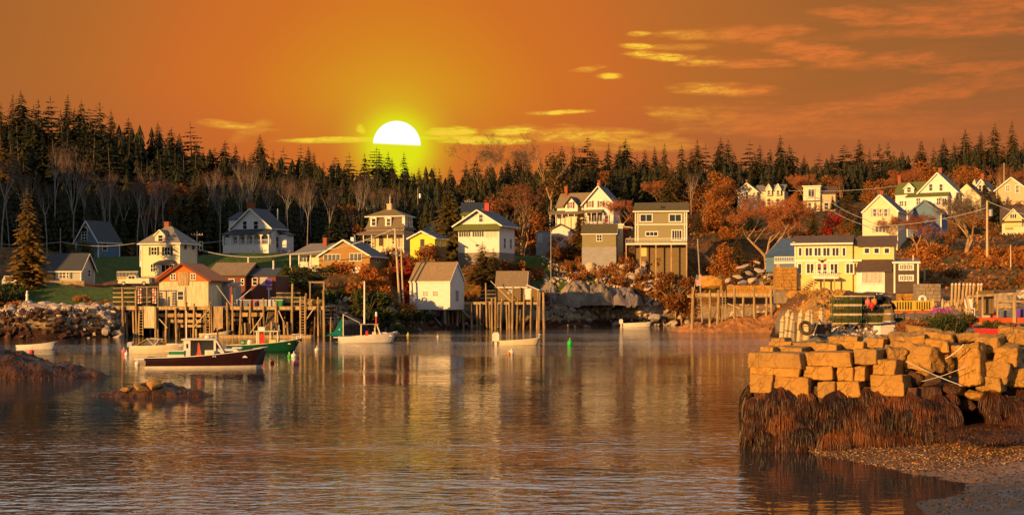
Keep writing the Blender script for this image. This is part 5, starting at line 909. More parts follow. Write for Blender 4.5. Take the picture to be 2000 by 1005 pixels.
def boat_shell(root, L, B_, h0, h1, mats, deck=.3, tran=.9, flare=.25, rake=.6, boot=.14, rail=.07):
    mb = MB(); rw, inn = hull(mb, L, B_, h0, h1, deck, tran, (0, 1, 0), flare=flare, rake=rake, boot=boot); mb.build('hull', [M[mats[0]], M[mats[1]]], root, smooth=False)
    b = MB(); n = len(inn)
    for s_ in (1, -1):
        vs = []
        for (o_, i_) in zip(rw, inn): vs += [(o_[0][0], o_[0][1]*s_, o_[0][2]+.015), (i_[0][0], i_[0][1]*s_, i_[0][2]+.015), (i_[1][0], i_[1][1]*s_, i_[1][2])]
        b.add(vs, [(3*i+j, 3*i+3+j, 3*i+4+j, 3*i+1+j) for i in range(n-1) for j in range(2)])
    vs = []
    for i_ in inn: vs += [(i_[1][0], i_[1][1], i_[1][2]), (i_[1][0], -i_[1][1], i_[1][2])]
    b.add(vs, [(2*i, 2*i+1, 2*i+3, 2*i+2) for i in range(n-1)]); b.box(-.03, .08, -rw[0][0][1], rw[0][0][1], h0-.75 if h0 > .9 else .1, h0+.01); b.build('deck', M[mats[2]], root)
    b = MB()
    for s_ in (1, -1):
        for a, c in zip(rw, rw[1:]): b.bar((a[0][0], a[0][1]*s_, a[0][2]), (c[0][0], c[0][1]*s_, c[0][2]), rail, rail)
    b.build('rub_rail', M[mats[3]], root); return rw
def outboard(root, x, y, z, s_=1, m='black'):
    b = MB(); b.box(x-.35*s_, x+.05*s_, y-.14*s_, y+.14*s_, z, z+.38*s_); b.prism([(x-.35*s_, z+.38*s_), (x+.05*s_, z+.38*s_), (x-.02*s_, z+.52*s_), (x-.28*s_, z+.5*s_)], y-.12*s_, y+.12*s_); b.box(x-.22*s_, x-.08*s_, y-.05, y+.05, z-.7*s_, z-.002); return b.build('outboard_motor', M[m], root)
def cl(b, x0, x1, y0, y1, z0, z1, rake=0, mi=0):   # cabin box with a raked front
    b.add([(x0,y0,z0),(x1,y0,z0),(x1,y1,z0),(x0,y1,z0),(x0,y0,z1),(x1-rake,y0,z1),(x1-rake,y1,z1),(x0,y1,z1)], [(0,3,2,1),(4,5,6,7),(0,1,5,4),(1,2,6,5),(2,3,7,6),(3,0,4,7)], mi)
# main maroon lobster boat
D = 101; T = empty('lobster_boat', (PX(296, D), D - 1.2, 0), R(7), label='dark maroon hulled lobster boat with white wheelhouse, nearest boat in the harbour', cat='boat')
T.scale = (1, 1, .76)
rw = boat_shell(T, 8.9, 3.1, 1.05, 2.0, ('hullmaroon', 'hullwhite', 'greywood', 'hullwhite'), deck=.5, boot=.22)
b = MB(); b.box(-.75, 0, -1.35, 1.35, .88, 1.0); b.build('stern_shelf', M['hullwhite'], T)
b = MB(); b.box(-.012, -.002, -1.25, 1.25, .24, .9); b.build('transom_panel', M['planks'], T)
b = MB(); x0, x1 = 2.75, 4.85
b.box(x0, x0+.55, -1.15, -1.08, 1.1, 2.75); b.box(x0, x0+.08, -1.15, 1.15, .5, 2.75); b.box(x0, x1+.25, 1.08, 1.15, .9, 2.75); b.box(x0+1.6, x1+.3, -1.15, -1.08, .9, 1.75); b.box(x1+.15, x1+.3, -1.15, -1.08, 1.751, 2.75); b.build('wheelhouse', M['hullwhite'], T)
b = MB(); b.box(x0-.12, x1+.35, -1.28, 1.28, 2.75, 2.86); b.build('wheelhouse_roof', M['hullcream'], T)
b = MB(); b.slab([(x1+.72, -1.1, 1.75), (x1+.25, -1.1, 2.74), (x1+.25, 1.1, 2.74), (x1+.72, 1.1, 1.75)], .06); b.build('windscreen', M['glass'], T); b = MB(); b.bar((x1+.78, -1.12, 1.7), (x1+.3, -1.12, 2.75), .1); b.bar((x1+.8, 0, 1.72), (x1+.32, 0, 2.76), .07); b.build('windscreen_frame', M['hullwhite'], T)
b = MB(); cl(b, x1+.2, 7.5, -1.02, 1.02, 1.0, 1.85, .9); b.build('foredeck_cabin', M['whiteblue'], T); b = MB(); b.box(5.75, 6.4, -1.05, -1.02, 1.32, 1.66); b.build('cabin_window', M['glass'], T); b = MB(); b.tube((5.35, -1.03, 1.48), (5.35, -1.06, 1.48), .09, n=10); b.build('porthole', M['glass'], T)
b = MB(); b.prism([(3.6, .75), (4.25, .75), (4.05, 1.7), (3.95, 2.45), (3.85, 2.5), (3.8, 1.6)], -1.2, -1.12); b.build('oilskin', M['oilskin'], T)
b = MB(); b.box(4.5, 5.05, -1.35, -1.16, .95, 1.7); b.build('pot_hauler', M['hullcream'], T); b = MB(); b.box(3.0, 3.12, -1.18, -1.15, 1.95, 2.4); b.build('side_window', M['glass'], T)
b = MB(); b.tube((2.9, -.2, 2.86), (2.9, -.2, 5.6), .045, .03, 6); b.build('antenna', M['hullwhite'], T); b = MB(); b.lathe([(.2, 0), (.24, .1), (.18, .28), (.01, .36)], (4.5, -.6, 2.9)); b.tube((4.5, -.6, 2.86), (4.5, -.6, 2.95), .06); b.tube((4.9, -.2, 2.86), (4.9, -.2, 3.05), .1); b.build('radar_dome', M['hullwhite'], T)
b = MB(); b.tube((5.1, .9, 1.9), (5.1, .9, 3.6), .06); b.build('exhaust_stack', M['darkwood'], T)
b = MB(); b.box(6.3, 7.0, -.6, .6, 1.86, 2.0); b.build('hatch', M['hullcream'], T)
for s_ in range(2): b = MB(); b.box(4.95+s_*.16, 5.05+s_*.16, -1.62, -1.5, 1.12, 1.2); b.build('scupper', M['hullwhite'], T)
C_ = empty('bait_crate', T.matrix_basis @ Vector((2.2, -.9, 1.06)), R(7), label='white and green bait box lying across the maroon lobster boat', cat='crate'); b = MB(); b.box(-.55, .65, -.35, .35, 0, .22); b.build('box', M['hullwhite'], C_); b = MB(); b.box(-.45, .65, -.37, .3, .221, .45); b.build('tray', M['greenpaint'], C_); b = MB(); b.box(-.62, .66, -.38, .36, .451, .52); b.build('lid', M['hullwhite'], C_)
# cream motorboat
D = 127; T = empty('motorboat', (PX(262, D), D - .5, 0), R(3), label='cream runabout with folded canvas top moored behind the maroon lobster boat', cat='boat')
T.scale = (1, 1, .8)
boat_shell(T, 5.5, 2.1, .85, 1.15, ('hullcream', 'hullcream', 'hullcream', 'hullwhite'), deck=.5, rake=1.0); b = MB(); b.slab([(3.3, -.85, .95), (2.6, -.8, 1.5), (2.6, .8, 1.5), (3.3, .85, .95)], .04); b.build('windscreen', M['glass'], T)
b = MB(); b.slab([(.35, -.85, .85), (1.5, -.85, 1.72), (1.5, .85, 1.72), (.35, .85, .85)], .05); b.build('canvas_top', M['canvas'], T); b = MB()
for y in (-.88, .88): b.tube((1.5, y, 1.75), (2.2, y, .9), .03); b.tube((1.5, y, 1.75), (2.7, y, 1.6), .03); b.tube((2.2, y, .9), (2.6, y, 1.55), .03)
b.build('frame', M['hullwhite'], T); outboard(T, -.05, -.25, .75, 1.1, 'metal'); outboard(T, -.05, .35, .75, 1.1, 'metal')
b = MB(); cl(b, 3.3, 5.0, -.7, .7, .85, 1.12, .8); b.build('foredeck', M['hullcream'], T)
# green boat
D = 130; T = empty('lobster_boat', (PX(446, D), D - .3, 0), R(4), label='green hulled lobster boat with open cabin and bow rail, behind the maroon one', cat='boat')
T.scale = (1, 1, .74)
boat_shell(T, 7.2, 2.6, .9, 1.75, ('hullgreen', 'hullgreen', 'greywood', 'hullcream'), deck=.45, rake=1.2); 
for x in (3.1, 4.2, 4.9):
    for y in (-.95, .95): b = MB(); b.box(x-.05, x+.05, y-.04, y+.04, .9, 2.65); b.build('cabin_post', M['hullcream'], T)
b = MB(); b.box(2.85, 3.0, -1, 1, .6, 2.65); b.build('bulkhead', M['hullcream'], T); b = MB(); b.box(2.7, 5.0, -1.15, 1.15, 2.65, 2.75); b.build('cabin_roof', M['hullcream'], T)
b = MB(); b.prism([(3.15, .9), (3.7, .9), (3.6, 2.4), (3.3, 2.5)], -1.02, -.97); b.build('oilskin', M['redpaint'], T); b = MB(); b.box(4.1, 4.75, -1.05, .9, .8, 1.6); b.build('console', M['yellow'], T); b = MB(); cl(b, 4.95, 6.2, -.8, .8, 1.0, 1.5, .6); b.build('foredeck_cabin', M['hullcream'], T)
b = MB()
for y in (-.5, .5): b.tube((6.0, y, 1.55), (7.2, y*.4, 2.25), .03); b.tube((6.6, y*.7, 1.6), (6.7, y*.7, 1.97), .025); b.tube((7.0, y*.5, 1.7), (7.1, y*.5, 2.2), .025)
b.build('bow_rail', M['hullwhite'], T); b = MB(); b.box(3.0, 3.6, -.4, .4, 2.76, 3.25); b.build('roof_box', M['hullwhite'], T); b = MB(); b.tube((4.9, .5, 2.75), (4.9, .5, 3.5), .03); b.build('antenna', M['hullwhite'], T)
b = MB(); 
for k in range(5): b.box(6.35+k*.13, 6.43+k*.13, -.5+k*.05-.04, -.46+k*.05, 1.28+k*.02, 1.36+k*.02)
b.build('name_marks', M['hullwhite'], T)
barrel_ = lambda x, m, l: (lambda o: (MB().lathe([(.01,0),(.2,0),(.24,.3),(.2,.55),(.01,.55)], n=10).build('body', M[m], o), MB().lathe([(.245,.28),(.25,.3),(.245,.33)], n=10).build('band', M['hullwhite'], o)))(empty('bait_barrel', T.matrix_basis @ Vector((x, -.6, .82)), label=l, cat='barrel'))
barrel_(1.6, 'greenpaint', 'green tub standing aft on the green lobster boat'); barrel_(2.2, 'hullwhite', 'white tub beside the cabin of the green lobster boat')
# white lobster boat with green steadying sail
D = 156; T = empty('lobster_boat', (PX(663, D), D - .8, 0), R(8), label='white lobster boat with a green steadying sail at the stern, tall bare mast', cat='boat')
T.scale = (1, 1, .86)
boat_shell(T, 6.9, 2.6, .85, 1.5, ('hullwhite', 'hullwhite', 'hullcream', 'hullwhite'), deck=.45, rake=1.0, boot=.1); b = MB(); b.box(-.6, 0, -1.1, 1.1, .72, .82); b.build('stern_shelf', M['hullwhite'], T); b = MB(); b.box(-.02, -.005, -1.1, 1.1, .2, .75); b.build('transom_panel', M['planks'], T)

for x in (2.6, 4.2):
    for y in (-.95, .95): b = MB(); b.box(x-.04, x+.04, y-.04, y+.04, .9, 2.5); b.build('cabin_post', M['hullcream'], T)
for y in (-.95, .95): b = MB(); b.bar((4.75, y, 1.3), (4.4, y, 2.5), .12); b.build('windscreen_post', M['hullcream'], T); b = MB(); b.box(2.4, 4.6, -1.1, 1.1, 2.5, 2.6); b.build('cabin_roof', M['hullcream'], T)
b = MB(); cl(b, 4.5, 6.3, -.75, .75, .9, 1.42, .8); b.build('foredeck_cabin', M['hullwhite'], T); b = MB(); b.box(4.9, 5.4, -.78, -.75, 1.12, 1.3); b.build('cabin_window', M['glass'], T); b = MB(); b.slab([(4.78, -.9, 1.42), (4.45, -.9, 2.48), (4.45, .9, 2.48), (4.78, .9, 1.42)], .04); b.build('windscreen', M['glass'], T)
b = MB(); b.prism([(3.0, .8), (3.5, .8), (3.35, 1.6), (3.15, 1.7)], -1.0, -.93); b.build('oilskin', M['redpaint'], T); b = MB(); b.box(3.9, 4.3, -1.05, .2, .85, 1.5); b.build('console', M['hullcream'], T)
b = MB(); b.tube((3.0, 0, 2.6), (3.0, 0, PZ(549, 156)/.86), .11, .08, 8); b.build('mast', M['hullwhite'], T); b = MB(); b.tube((.55, 0, .9), (.55, 0, 3.9), .06); b.tube((.55, 0, 3.85), (2.5, 0, 2.7), .035); b.build('sail_mast', M['hullcream'], T)
b = MB(); b.add([(.5, 0, 3.7), (.5, .1, 1.0), (-1.5, -.1, .95), (-.5, .06, 1.6), (.5, .03, 3.7), (.5, .13, 1.0), (-1.5, -.07, .95), (-.5, .09, 1.6)], [(0,1,2,3),(4,7,6,5),(0,3,7,4),(3,2,6,7),(2,1,5,6)]); b.build('steadying_sail', M['sail'], T)
b = MB(); b.box(.0, .2, -.14, -.1, 1.72, 1.78); b.box(.0, .2, -.14, -.1, 1.84, 1.9); b.build('sail_mark', M['hullwhite'], T)
b = MB(); b.tube((4.35, -.7, 2.6), (4.35, -.7, 3.6), .12); b.build('radar_post', M['redpaint'], T); b = MB(); b.tube((4.35, -.7, 3.601), (4.35, -.7, 4.2), .14); b.build('radar_drum', M['hullwhite'], T)
# small open boats
def skiff(px, D, L, label, m='hullwhite', rz=0, h0=.45, h1=.85, B_=1.5, ob=None, name='skiff', z=0):
    T = empty(name, (PX(px, D), D, z), R(rz), label=label, cat='boat'); boat_shell(T, L, B_, h0, h1, (m, m, 'greywood', 'hullwhite'), deck=.15, tran=.8, boot=.06, rail=.05)
    for x in (L*.28, L*.55): b = MB(); b.box(x, x+.22, -B_*.4, B_*.4, h0*.75, h0*.75+.04); b.build('thwart', M['wood'], T)
    if ob: outboard(T, -.05, 0, h0*.9, ob, 'hullwhite')
    return T
skiff(34, 135, 4.0, 'white rowing dinghy lying left above the dark weed-covered rock', rz=6)
skiff(389, 179, 4.2, 'pale dinghy tied at the foot of the wharf behind the lobster boats', 'hullcream', 10)
skiff(569, 180, 1.6, 'tiny grey dinghy at the right end of the wharf', 'greyshed', 0, .35, .5, 1.0)
skiff(914, 232, 2.6, 'small grey inflatable-like skiff with white outboard below the middle pier', 'greyshed', 0, .45, .7, 1.3, 1.3)
T = skiff(974, 148, 4.7, 'long white flat skiff with a big white outboard, alone in mid harbour', 'hullcream', 3, .5, .8, 1.6, 1.9)
b = MB(); b.tube((4.5, 0, .8), (4.5, 0, 1.15), .04); b.box(4.4, 4.65, -.1, .1, 1.15, 1.22); b.build('bow_post', M['hullwhite'], T)
T = skiff(1216, 240, 5.4, 'bright white fibreglass runabout beached near the far riprap', 'hullwhite', 2, .7, 1.0, 2.0, 1.6, 'runabout'); b = MB(); b.slab([(3.4, -.8, .9), (3.0, -.75, 1.45), (3.0, .75, 1.45), (3.4, .8, .9)], .04); b.build('windscreen', M['glass'], T)
# buoys
def buoy(px, py, r_, m, label, sq=1.0, group=None, band=None, D=None):
    D = D or 13520 / (py - 582); o = empty('mooring_buoy', (PX(px, D), D, 0), label=label, cat='buoy', group=group); b = MB(); b.ball((0, 0, r_*.45*sq), r_, 12, sq); b.build('float', M[m], o, smooth=True)
    b = MB(); b.tube((0, 0, r_*1.4*sq), (0, 0, r_*1.4*sq+.12), .03); b.lathe([(.02,0),(.07,.02),(.07,.06),(.02,.08)], (0,0,r_*1.4*sq+.1), 8); b.build('eye', M['metal'], o); return o
buoy(242, 688, .24, 'buoypink', 'round pink buoy floating left of the cream motorboat'); buoy(247, 694, .18, 'hullwhite', 'white and pink small buoy just under the round pink one', 1.4); buoy(268, 712, .2, 'hullwhite', 'white ball buoy at the stern of the maroon lobster boat')
buoy(532, 709, .17, 'buoyred', 'small deep red buoy off the maroon bow'); buoy(579, 711, .24, 'buoypink', 'white and pink buoy farthest right before the maroon bow', 1); buoy(574, 697, .25, 'hullwhite', 'white ball buoy under the bow of the green boat'); buoy(565, 697, .17, 'buoygreen', 'small green buoy beside the white ball under the green bow', 1.2)
buoy(619, 685, .24, 'hullcream', 'cream ball buoy midway between the green boat and the white sail boat'); buoy(797, 655, .22, 'yellowplastic', 'small yellow buoy right of the white boat bow'); buoy(999, 690, .25, 'hullwhite', 'white ball buoy below the long white skiff'); buoy(994, 691, .17, 'orangerope', 'orange ball buoy touching the white one below the long skiff')
buoy(1113, 674, .30, 'buoygreen', 'bright green upright can buoy in mid harbour', 1.5); buoy(62, 687, .24, 'buoyred', 'red buoy between the rowing dinghy and the weedy rock', .7); buoy(855, 657, .15, 'hullwhite', 'tiny white float in the harbour left of the middle pier', .6)
def rope(a, c, label, r=.02, sag=.1, m='greywood'):
    b = MB(); pv = None
    for i in range(9):
        t_ = i/8; p_ = Vector(a).lerp(Vector(c), t_); p_.z -= sag*4*t_*(1-t_)
        if pv is not None: b.tube(pv, p_, r, r, 5)
        pv = p_
    o = b.build('mooring_rope', M[m]); return tag(o, label, 'rope')
rope(P(512, 681, 101.5), P(544, 709, 104), 'dark mooring rope from the maroon bow into the water', .025, .15); rope(P(585, 664, 130), P(603, 686, 131), 'mooring rope from the green bow into the water', .025, .1); rope(P(780, 650, 156), P(788, 665, 158), 'pink mooring rope from the bow of the white boat', .03, .05, 'buoypink')
# ---------------------------------------------------------------- vehicles
def car(px, D, L, m, label, kind='suv', rz=0, flip=1, z=None, name='parked_car', cat='car'):
    x = PX(px, D); z = gz(x, D) + .28 if z is None else z; T = empty(name, (x, D, z), rz, label=label, cat=cat); T.scale = (flip, 1, 1); w_ = .9; b = MB()
    b.prism([(0,.35),(.0,.85),(.25,.95),(1.0,1.0),(L-.05,.98),(L,.9),(L,.35)], -w_, w_)
    if kind == 'suv': cab = [(1.05,1.0),(1.65,1.6),(L-.35,1.62),(L-.02,1.0)]
    else: cab = [(1.15,1.0),(1.7,1.62),(2.75,1.64),(2.95,1.0)]
    b.prism(cab, -w_+.08, w_-.08); 
    if kind == 'pickup': b.box(2.98, L-.02, -w_+.001, -w_+.08, .98, 1.15); b.box(2.98, L-.02, w_-.08, w_-.001, .98, 1.15); b.box(L-.1, L-.001, -w_+.08, w_-.08, .98, 1.15)
    b.build('body', M[m], T); n = 3 if kind == 'suv' else 2; xa, xb = cab[1][0]-.1, (cab[2][0]-.1)
    for i in range(n):
        u0 = xa + (xb-xa)*i/n + .05; u1 = xa + (xb-xa)*(i+1)/n - .03
        for s_ in (-1, 1): g = MB(); g.box(u0, u1, s_*(w_-.075)-.012, s_*(w_-.075)+.012, 1.08, 1.5); g.build('side_window', M['glass'], T)
    for xw in (.85, L-.85):
        for s_ in (-1, 1): g = MB(); g.tube((xw, s_*(w_-.2), .33), (xw, s_*(w_+.02), .33), .34, .34, 14); wl = g.build('wheel', M['rubber'], T); g = MB(); g.tube((xw, s_*(w_+.021), .33), (xw, s_*(w_+.03), .33), .18, .18, 10); g.build('rim', M['metal'], wl)
    g = MB(); g.box(-.03, .02, -w_+.1, -w_+.35, .68, .84); g.build('headlight', M['hullwhite'], T); g = MB(); g.box(-.03, .02, w_-.35, w_-.1, .68, .84); g.build('headlight', M['hullwhite'], T); g = MB(); g.box(L-.02, L+.02, -w_+.03, -w_+.15, .62, .9); g.build('tail_light', M['redpaint'], T); g = MB(); g.box(-.08, L+.05, -w_+.02, w_-.02, .3, .42); g.build('bumper', M['metal'], T)
    return T
car(62, 216, 4.5, 'carsilver', 'silver station wagon parked on the road left of the small grey cottage', flip=-1, z=PZ(558, 216)); car(234, 216, 5.0, 'hullcream', 'cream pickup truck parked before the cream hip-roofed house', 'pickup', z=PZ(557, 216)); car(592, 199, 4.8, 'carwhite', 'white pickup truck parked on the wharf yard behind the traps', 'pickup', flip=-1, z=4.2)
car(32, 246, 3.6, 'carwhite', 'white car half hidden in the trees above the silver wagon', z=None)
# statue on the lawn
o = empty('garden_statue', (PX(53, 196), 196, gz(PX(53, 196), 196) - .05), label='small white garden statue standing on the lawn above the stones', cat='statue'); b = MB(); b.box(-.35, .35, -.3, .3, 0, .35); b.build('plinth', M['concrete'], o); b = MB(); b.lathe([(.3,0),(.22,.4),(.18,.8),(.26,1.1),(.12,1.35),(.16,1.5),(.15,1.62),(.01,1.75)], (0,0,.35), 10); b.build('figure', M['hullwhite'], o, smooth=True)
o = empty('dock_stairs', (PX(5, 183), 183, 2.2), label='white railed steps at the left edge leading down the stone bank', cat='stairs'); b = MB()
for z in (0, .9): b.bar((-1.5, 0, z+1.0), (.9, 0, z), .1)
for i in range(4): b.box(-1.4+i*.75, -1.3+i*.75, -.05, .05, .9-i*.3, 1.9-i*.3)
b.build('railing', M['whiteplain'], o); b = MB()
for i in range(7): b.box(-1.5+i*.35, -1.15+i*.35, 0, 1, .95-i*.15, 1.0-i*.15)
b.build('step', M['wood'], o)
# ---------------------------------------------------------------- trees
def arr_mesh(name, vs, fs, m, parent=None, **k):
    me = bpy.data.meshes.new(name); me.from_pydata([tuple(v) for v in vs], [], fs); me.materials.append(M[m] if isinstance(m, str) else m); me.update()
    o = bpy.data.objects.new(name, me); COL.objects.link(o)
    if parent is not None: o.parent = parent
    return tag(o, **k)
def spruce(seed, h=16, wr=.2, m='spruce', lv=30, gap=.12, nb=8, droop=.35, thin=.12):
    rs = random.Random(seed); o = empty('spruce_tree', (0, 0, 0)); b = MB(); b.tube((0,0,0), (0,0,h*.97), h*.014, h*.002, 6, cap=False); b.build('trunk', M['bark'], o)
    vs, fs = [], []
    for i in range(lv):
        t_ = gap + (1-gap)*(i + rs.random()*.5)/lv; z = h*t_; Rr = h*wr*(1-t_)**.78*(.35+.65*min(1, (t_-gap)/.12)) + .1
        n = int(nb*(1 - .4*t_)); a0 = rs.random()*6.28
        for k in range(n):
            if rs.random() < thin: continue
            a = a0 + 6.283*k/n + rs.uniform(-.3, .3); L = Rr*rs.uniform(.6, 1.2); ca, sa = math.cos(a), math.sin(a); dr = droop*L*rs.uniform(.6, 1.4)
            ns = 3 if L > 1 else 2; up = .18*L
            for s_ in range(ns):            # sprays along the bough
                u0 = .1 + .9*s_/ns; u1 = u0 + 1.0/ns; w_ = L*.36*(1.2-u0)*rs.uniform(.7, 1.3); 
                def pt(u, side, dz=0): r_ = L*u; return (ca*r_ - sa*side, sa*r_ + ca*side, z - dr*u*u + up*max(0, u-.8) + dz)
                j = len(vs); vs += [pt(u0, 0), pt(u0+.1, w_, -.10*L), pt(u1, 0, .02), pt(u0+.1, -w_, -.10*L), pt((u0+u1)/2, rs.uniform(-.1,.1), -.22*L*(1.1-u0))]
                fs += [(j, j+1, j+2), (j, j+2, j+3), (j, j+4, j+2)]
    j = len(vs); vs += [(0,.06*h*.1,h*.95), (-.05*h*.1,-.05,h*.95), (.05,-.03,h*.95), (0,0,h*1.02)]; fs += [(j, j+1, j+3), (j+1, j+2, j+3), (j+2, j, j+3)]
    arr_mesh('crown', vs, fs, m, o); o['_h'] = h; return o
def limbs(b, p, d, L, r, depth, rs, tips, spread=.5, up=.25, segs=3, n=5):
    q_ = Vector(p); d = Vector(d)
    for s_ in range(segs):
        d2 = (d + Vector((rs.uniform(-1,1), rs.uniform(-1,1), rs.uniform(-.3,.6)))*.16 + Vector((0,0,up*.1))).normalized(); q2 = q_ + d2*L/segs; r2 = r*(1 - .38/segs*(1))
        b.tube(q_, q2, r, r2, n, cap=False); q_, d, r = q2, d2, r2
        if depth > 0 and s_ >= segs-2:
            for _ in range(2 if s_ == segs-1 else 1):
                sd_ = Vector((rs.uniform(-1,1), rs.uniform(-1,1), rs.uniform(-.15,.4))).normalized(); nd = (d*(1-spread*.4) + sd_*spread).normalized()
                limbs(b, q_, nd, L*rs.uniform(.58, .82), r*rs.uniform(.5, .72), depth-1, rs, tips, spread, up, segs, 3)
    if depth <= 1: tips.append(Vector(q_))
def twigs(vs, fs, tips, rs, n=14, L=1.0, w_=.02):
    for t_ in tips:
        for _ in range(n):
            d = Vector((rs.uniform(-1,1), rs.uniform(-1,1), rs.uniform(-.5,1.1))).normalized()*L*rs.uniform(.4, 1); p_ = t_ + Vector((rs.uniform(-.5,.5), rs.uniform(-.5,.5), rs.uniform(-.5,.5)))*L*.6; sd_ = d.cross(Vector((.3,1,.2))).normalized()*w_
            j = len(vs); vs += [p_-sd_, p_+sd_, p_+d]; fs.append((j, j+1, j+2))
def bare(seed, h=12, m='palebark', tw='twig', spread=.5, depth=4, trunk=.4, r=.16, tn=12, tl=.9, forks=1, tww=.02, name='bare_tree'):
    rs = random.Random(seed); o = empty(name, (0,0,0)); b = MB(); tips = []; top = Vector((rs.uniform(-.4,.4), rs.uniform(-.4,.4), h*trunk))
    for f in range(forks):
        off = Vector((rs.uniform(-.3,.3), rs.uniform(-.3,.3), 0))*(forks > 1); tp = top + (Vector((rs.uniform(-1.3,1.3), rs.uniform(-1,1), rs.uniform(-1,1))) if forks > 1 else Vector())
        mid = off*.5 + tp*.5 + Vector((rs.uniform(-.3,.3), 0, 0)); b.tube(off - Vector((0,0,.5)), mid, r, r*.85, 6, cap=False); b.tube(mid, tp, r*.85, r*.7, 6, cap=False)
        for k in range(3 if forks == 1 else 2):
            a = 6.28*(k + rs.random())/3; d = Vector((math.cos(a)*spread, math.sin(a)*spread, 1)).normalized(); limbs(b, tp, d, h*(1-trunk)*.42, r*.6, depth-1, rs, tips, spread, .4)
    b.build('trunk', M[m], o); vs, fs = [], []; twigs(vs, fs, tips, rs, tn, tl, tww); arr_mesh('twigs', vs, fs, tw, o); o['_h'] = h; return o
def cards(vs, fs, pts, rs, s0, s1):
    for p_ in pts:
        a = Vector((rs.gauss(0,1), rs.gauss(0,1), rs.gauss(0,1))).normalized(); c = a.orthogonal().normalized(); e = a.cross(c); s_ = rs.uniform(s0, s1); f = rs.uniform(.4, .8)
        j = len(vs); vs += [p_ - c*s_, p_ + e*s_*f, p_ + c*s_, p_ - e*s_*f]; fs.append((j, j+1, j+2, j+3))
def leafy(seed, h=8, m='leaforange', bk='bark', n=1800, s0=.10, s1=.26, w_=.36, trunk=.25, r=.12, blobs=9, name='autumn_tree', depth=3):
    rs = random.Random(seed); o = empty(name, (0,0,0)); b = MB(); tips = []; limbs(b, (0,0,-.3), (0,0,1), h*trunk+.3, r, 0, rs, []); tp = Vector((0,0,h*trunk))
    for k in range(4): a = 6.28*(k+rs.random())/4; limbs(b, tp, Vector((math.cos(a)*.6, math.sin(a)*.6, 1)).normalized(), h*.3, r*.6, depth-1, rs, tips, .6, .3)
    b.build('trunk', M[bk], o); C_ = []
    for _ in range(blobs):
        a = rs.random()*6.28; q_ = rs.random()**.6; zz = rs.uniform(trunk+.08, .9); rad = h*w_*(1-abs(zz-.55)*1.1)*q_; C_.append((Vector((math.cos(a)*rad, math.sin(a)*rad, h*zz)), h*rs.uniform(.09, .17)))
    pts = []
    for i in range(n):
        c, R_ = C_[i % blobs]; d = Vector((rs.gauss(0,1), rs.gauss(0,1), rs.gauss(0,.75))); d *= (rs.random()**.35)*1.15/ d.length; pts.append(c + d*R_)
    vs, fs = [], []; cards(vs, fs, pts, rs, s0, s1); arr_mesh('crown', vs, fs, m, o); o['_h'] = h; return o
def bush(seed, r=1.2, m='leafrust', n=700, s0=.06, s1=.16, flat=.7, name='bush'):
    rs = random.Random(seed); o = empty(name, (0,0,0)); b = MB()
    for k in range(6): b.tube((0,0,-.2), (rs.uniform(-.6,.6)*r, rs.uniform(-.6,.6)*r, r*flat*rs.uniform(.6, 1)), .035, .012, 4)
    b.build('stems', M['bark'], o); pts = []; bl = [(Vector((rs.uniform(-.6,.6)*r, rs.uniform(-.6,.6)*r, rs.uniform(.25,.75)*r*flat)), r*rs.uniform(.3, .5)) for _ in range(7)]
    for i in range(n): c, R_ = bl[i % 7]; d = Vector((rs.gauss(0,1), rs.gauss(0,1), rs.gauss(0,1))); d *= (rs.random()**.4)/d.length; p_ = c + d*R_; p_.z = max(p_.z, -.1); pts.append(p_)
    vs, fs = [], []; cards(vs, fs, pts, rs, s0, s1); arr_mesh('foliage', vs, fs, m, o); o['_h'] = r; return o
_first = set()
def plant(pr, px, D, h, label, cat, group=None, rz=None, zz=None, wx=1):
    x = PX(px, D); z = gz(x, D) - .15 if zz is None else zz; sc = h / pr['_h']; rz = random.random()*6.28 if rz is None else rz
    if id(pr) not in _first: _first.add(id(pr)); o = pr; o.location = (x, D, z); o.rotation_euler = (0, 0, rz); tag(o, label, cat, group)
    else: o = dup(pr, (x, D, z), rz, label=label, cat=cat, group=group)
    o.scale = (sc*wx, sc*wx, sc); o.rotation_euler = (random.uniform(-.04, .04), random.uniform(-.05, .05), rz); return o
def ptop(pr, px, D, pt, *a, **k):           # choose the height so that the tip reaches row pt of the photograph
    x = PX(px, D); z = gz(x, D); return plant(pr, px, D, max(2, PZ(pt, D) - z), *a, **k)
random.seed(21)
SP = [spruce(s, 16, w_, lv=l) for s, w_, l in ((1,.30,44), (2,.36,40), (3,.27,46), (4,.40,38), (5,.33,34))] + [spruce(6, 16, .42, lv=20, thin=.4, droop=.15), spruce(7, 16, .30, lv=26, thin=.3, droop=.5), spruce(8, 16, .5, lv=24, thin=.3, droop=.1)]; SL = [spruce(s, 16, w_, 'sprucelit', lv=l) for s, w_, l in ((11,.33,42), (12,.38,36), (13,.28,44))]
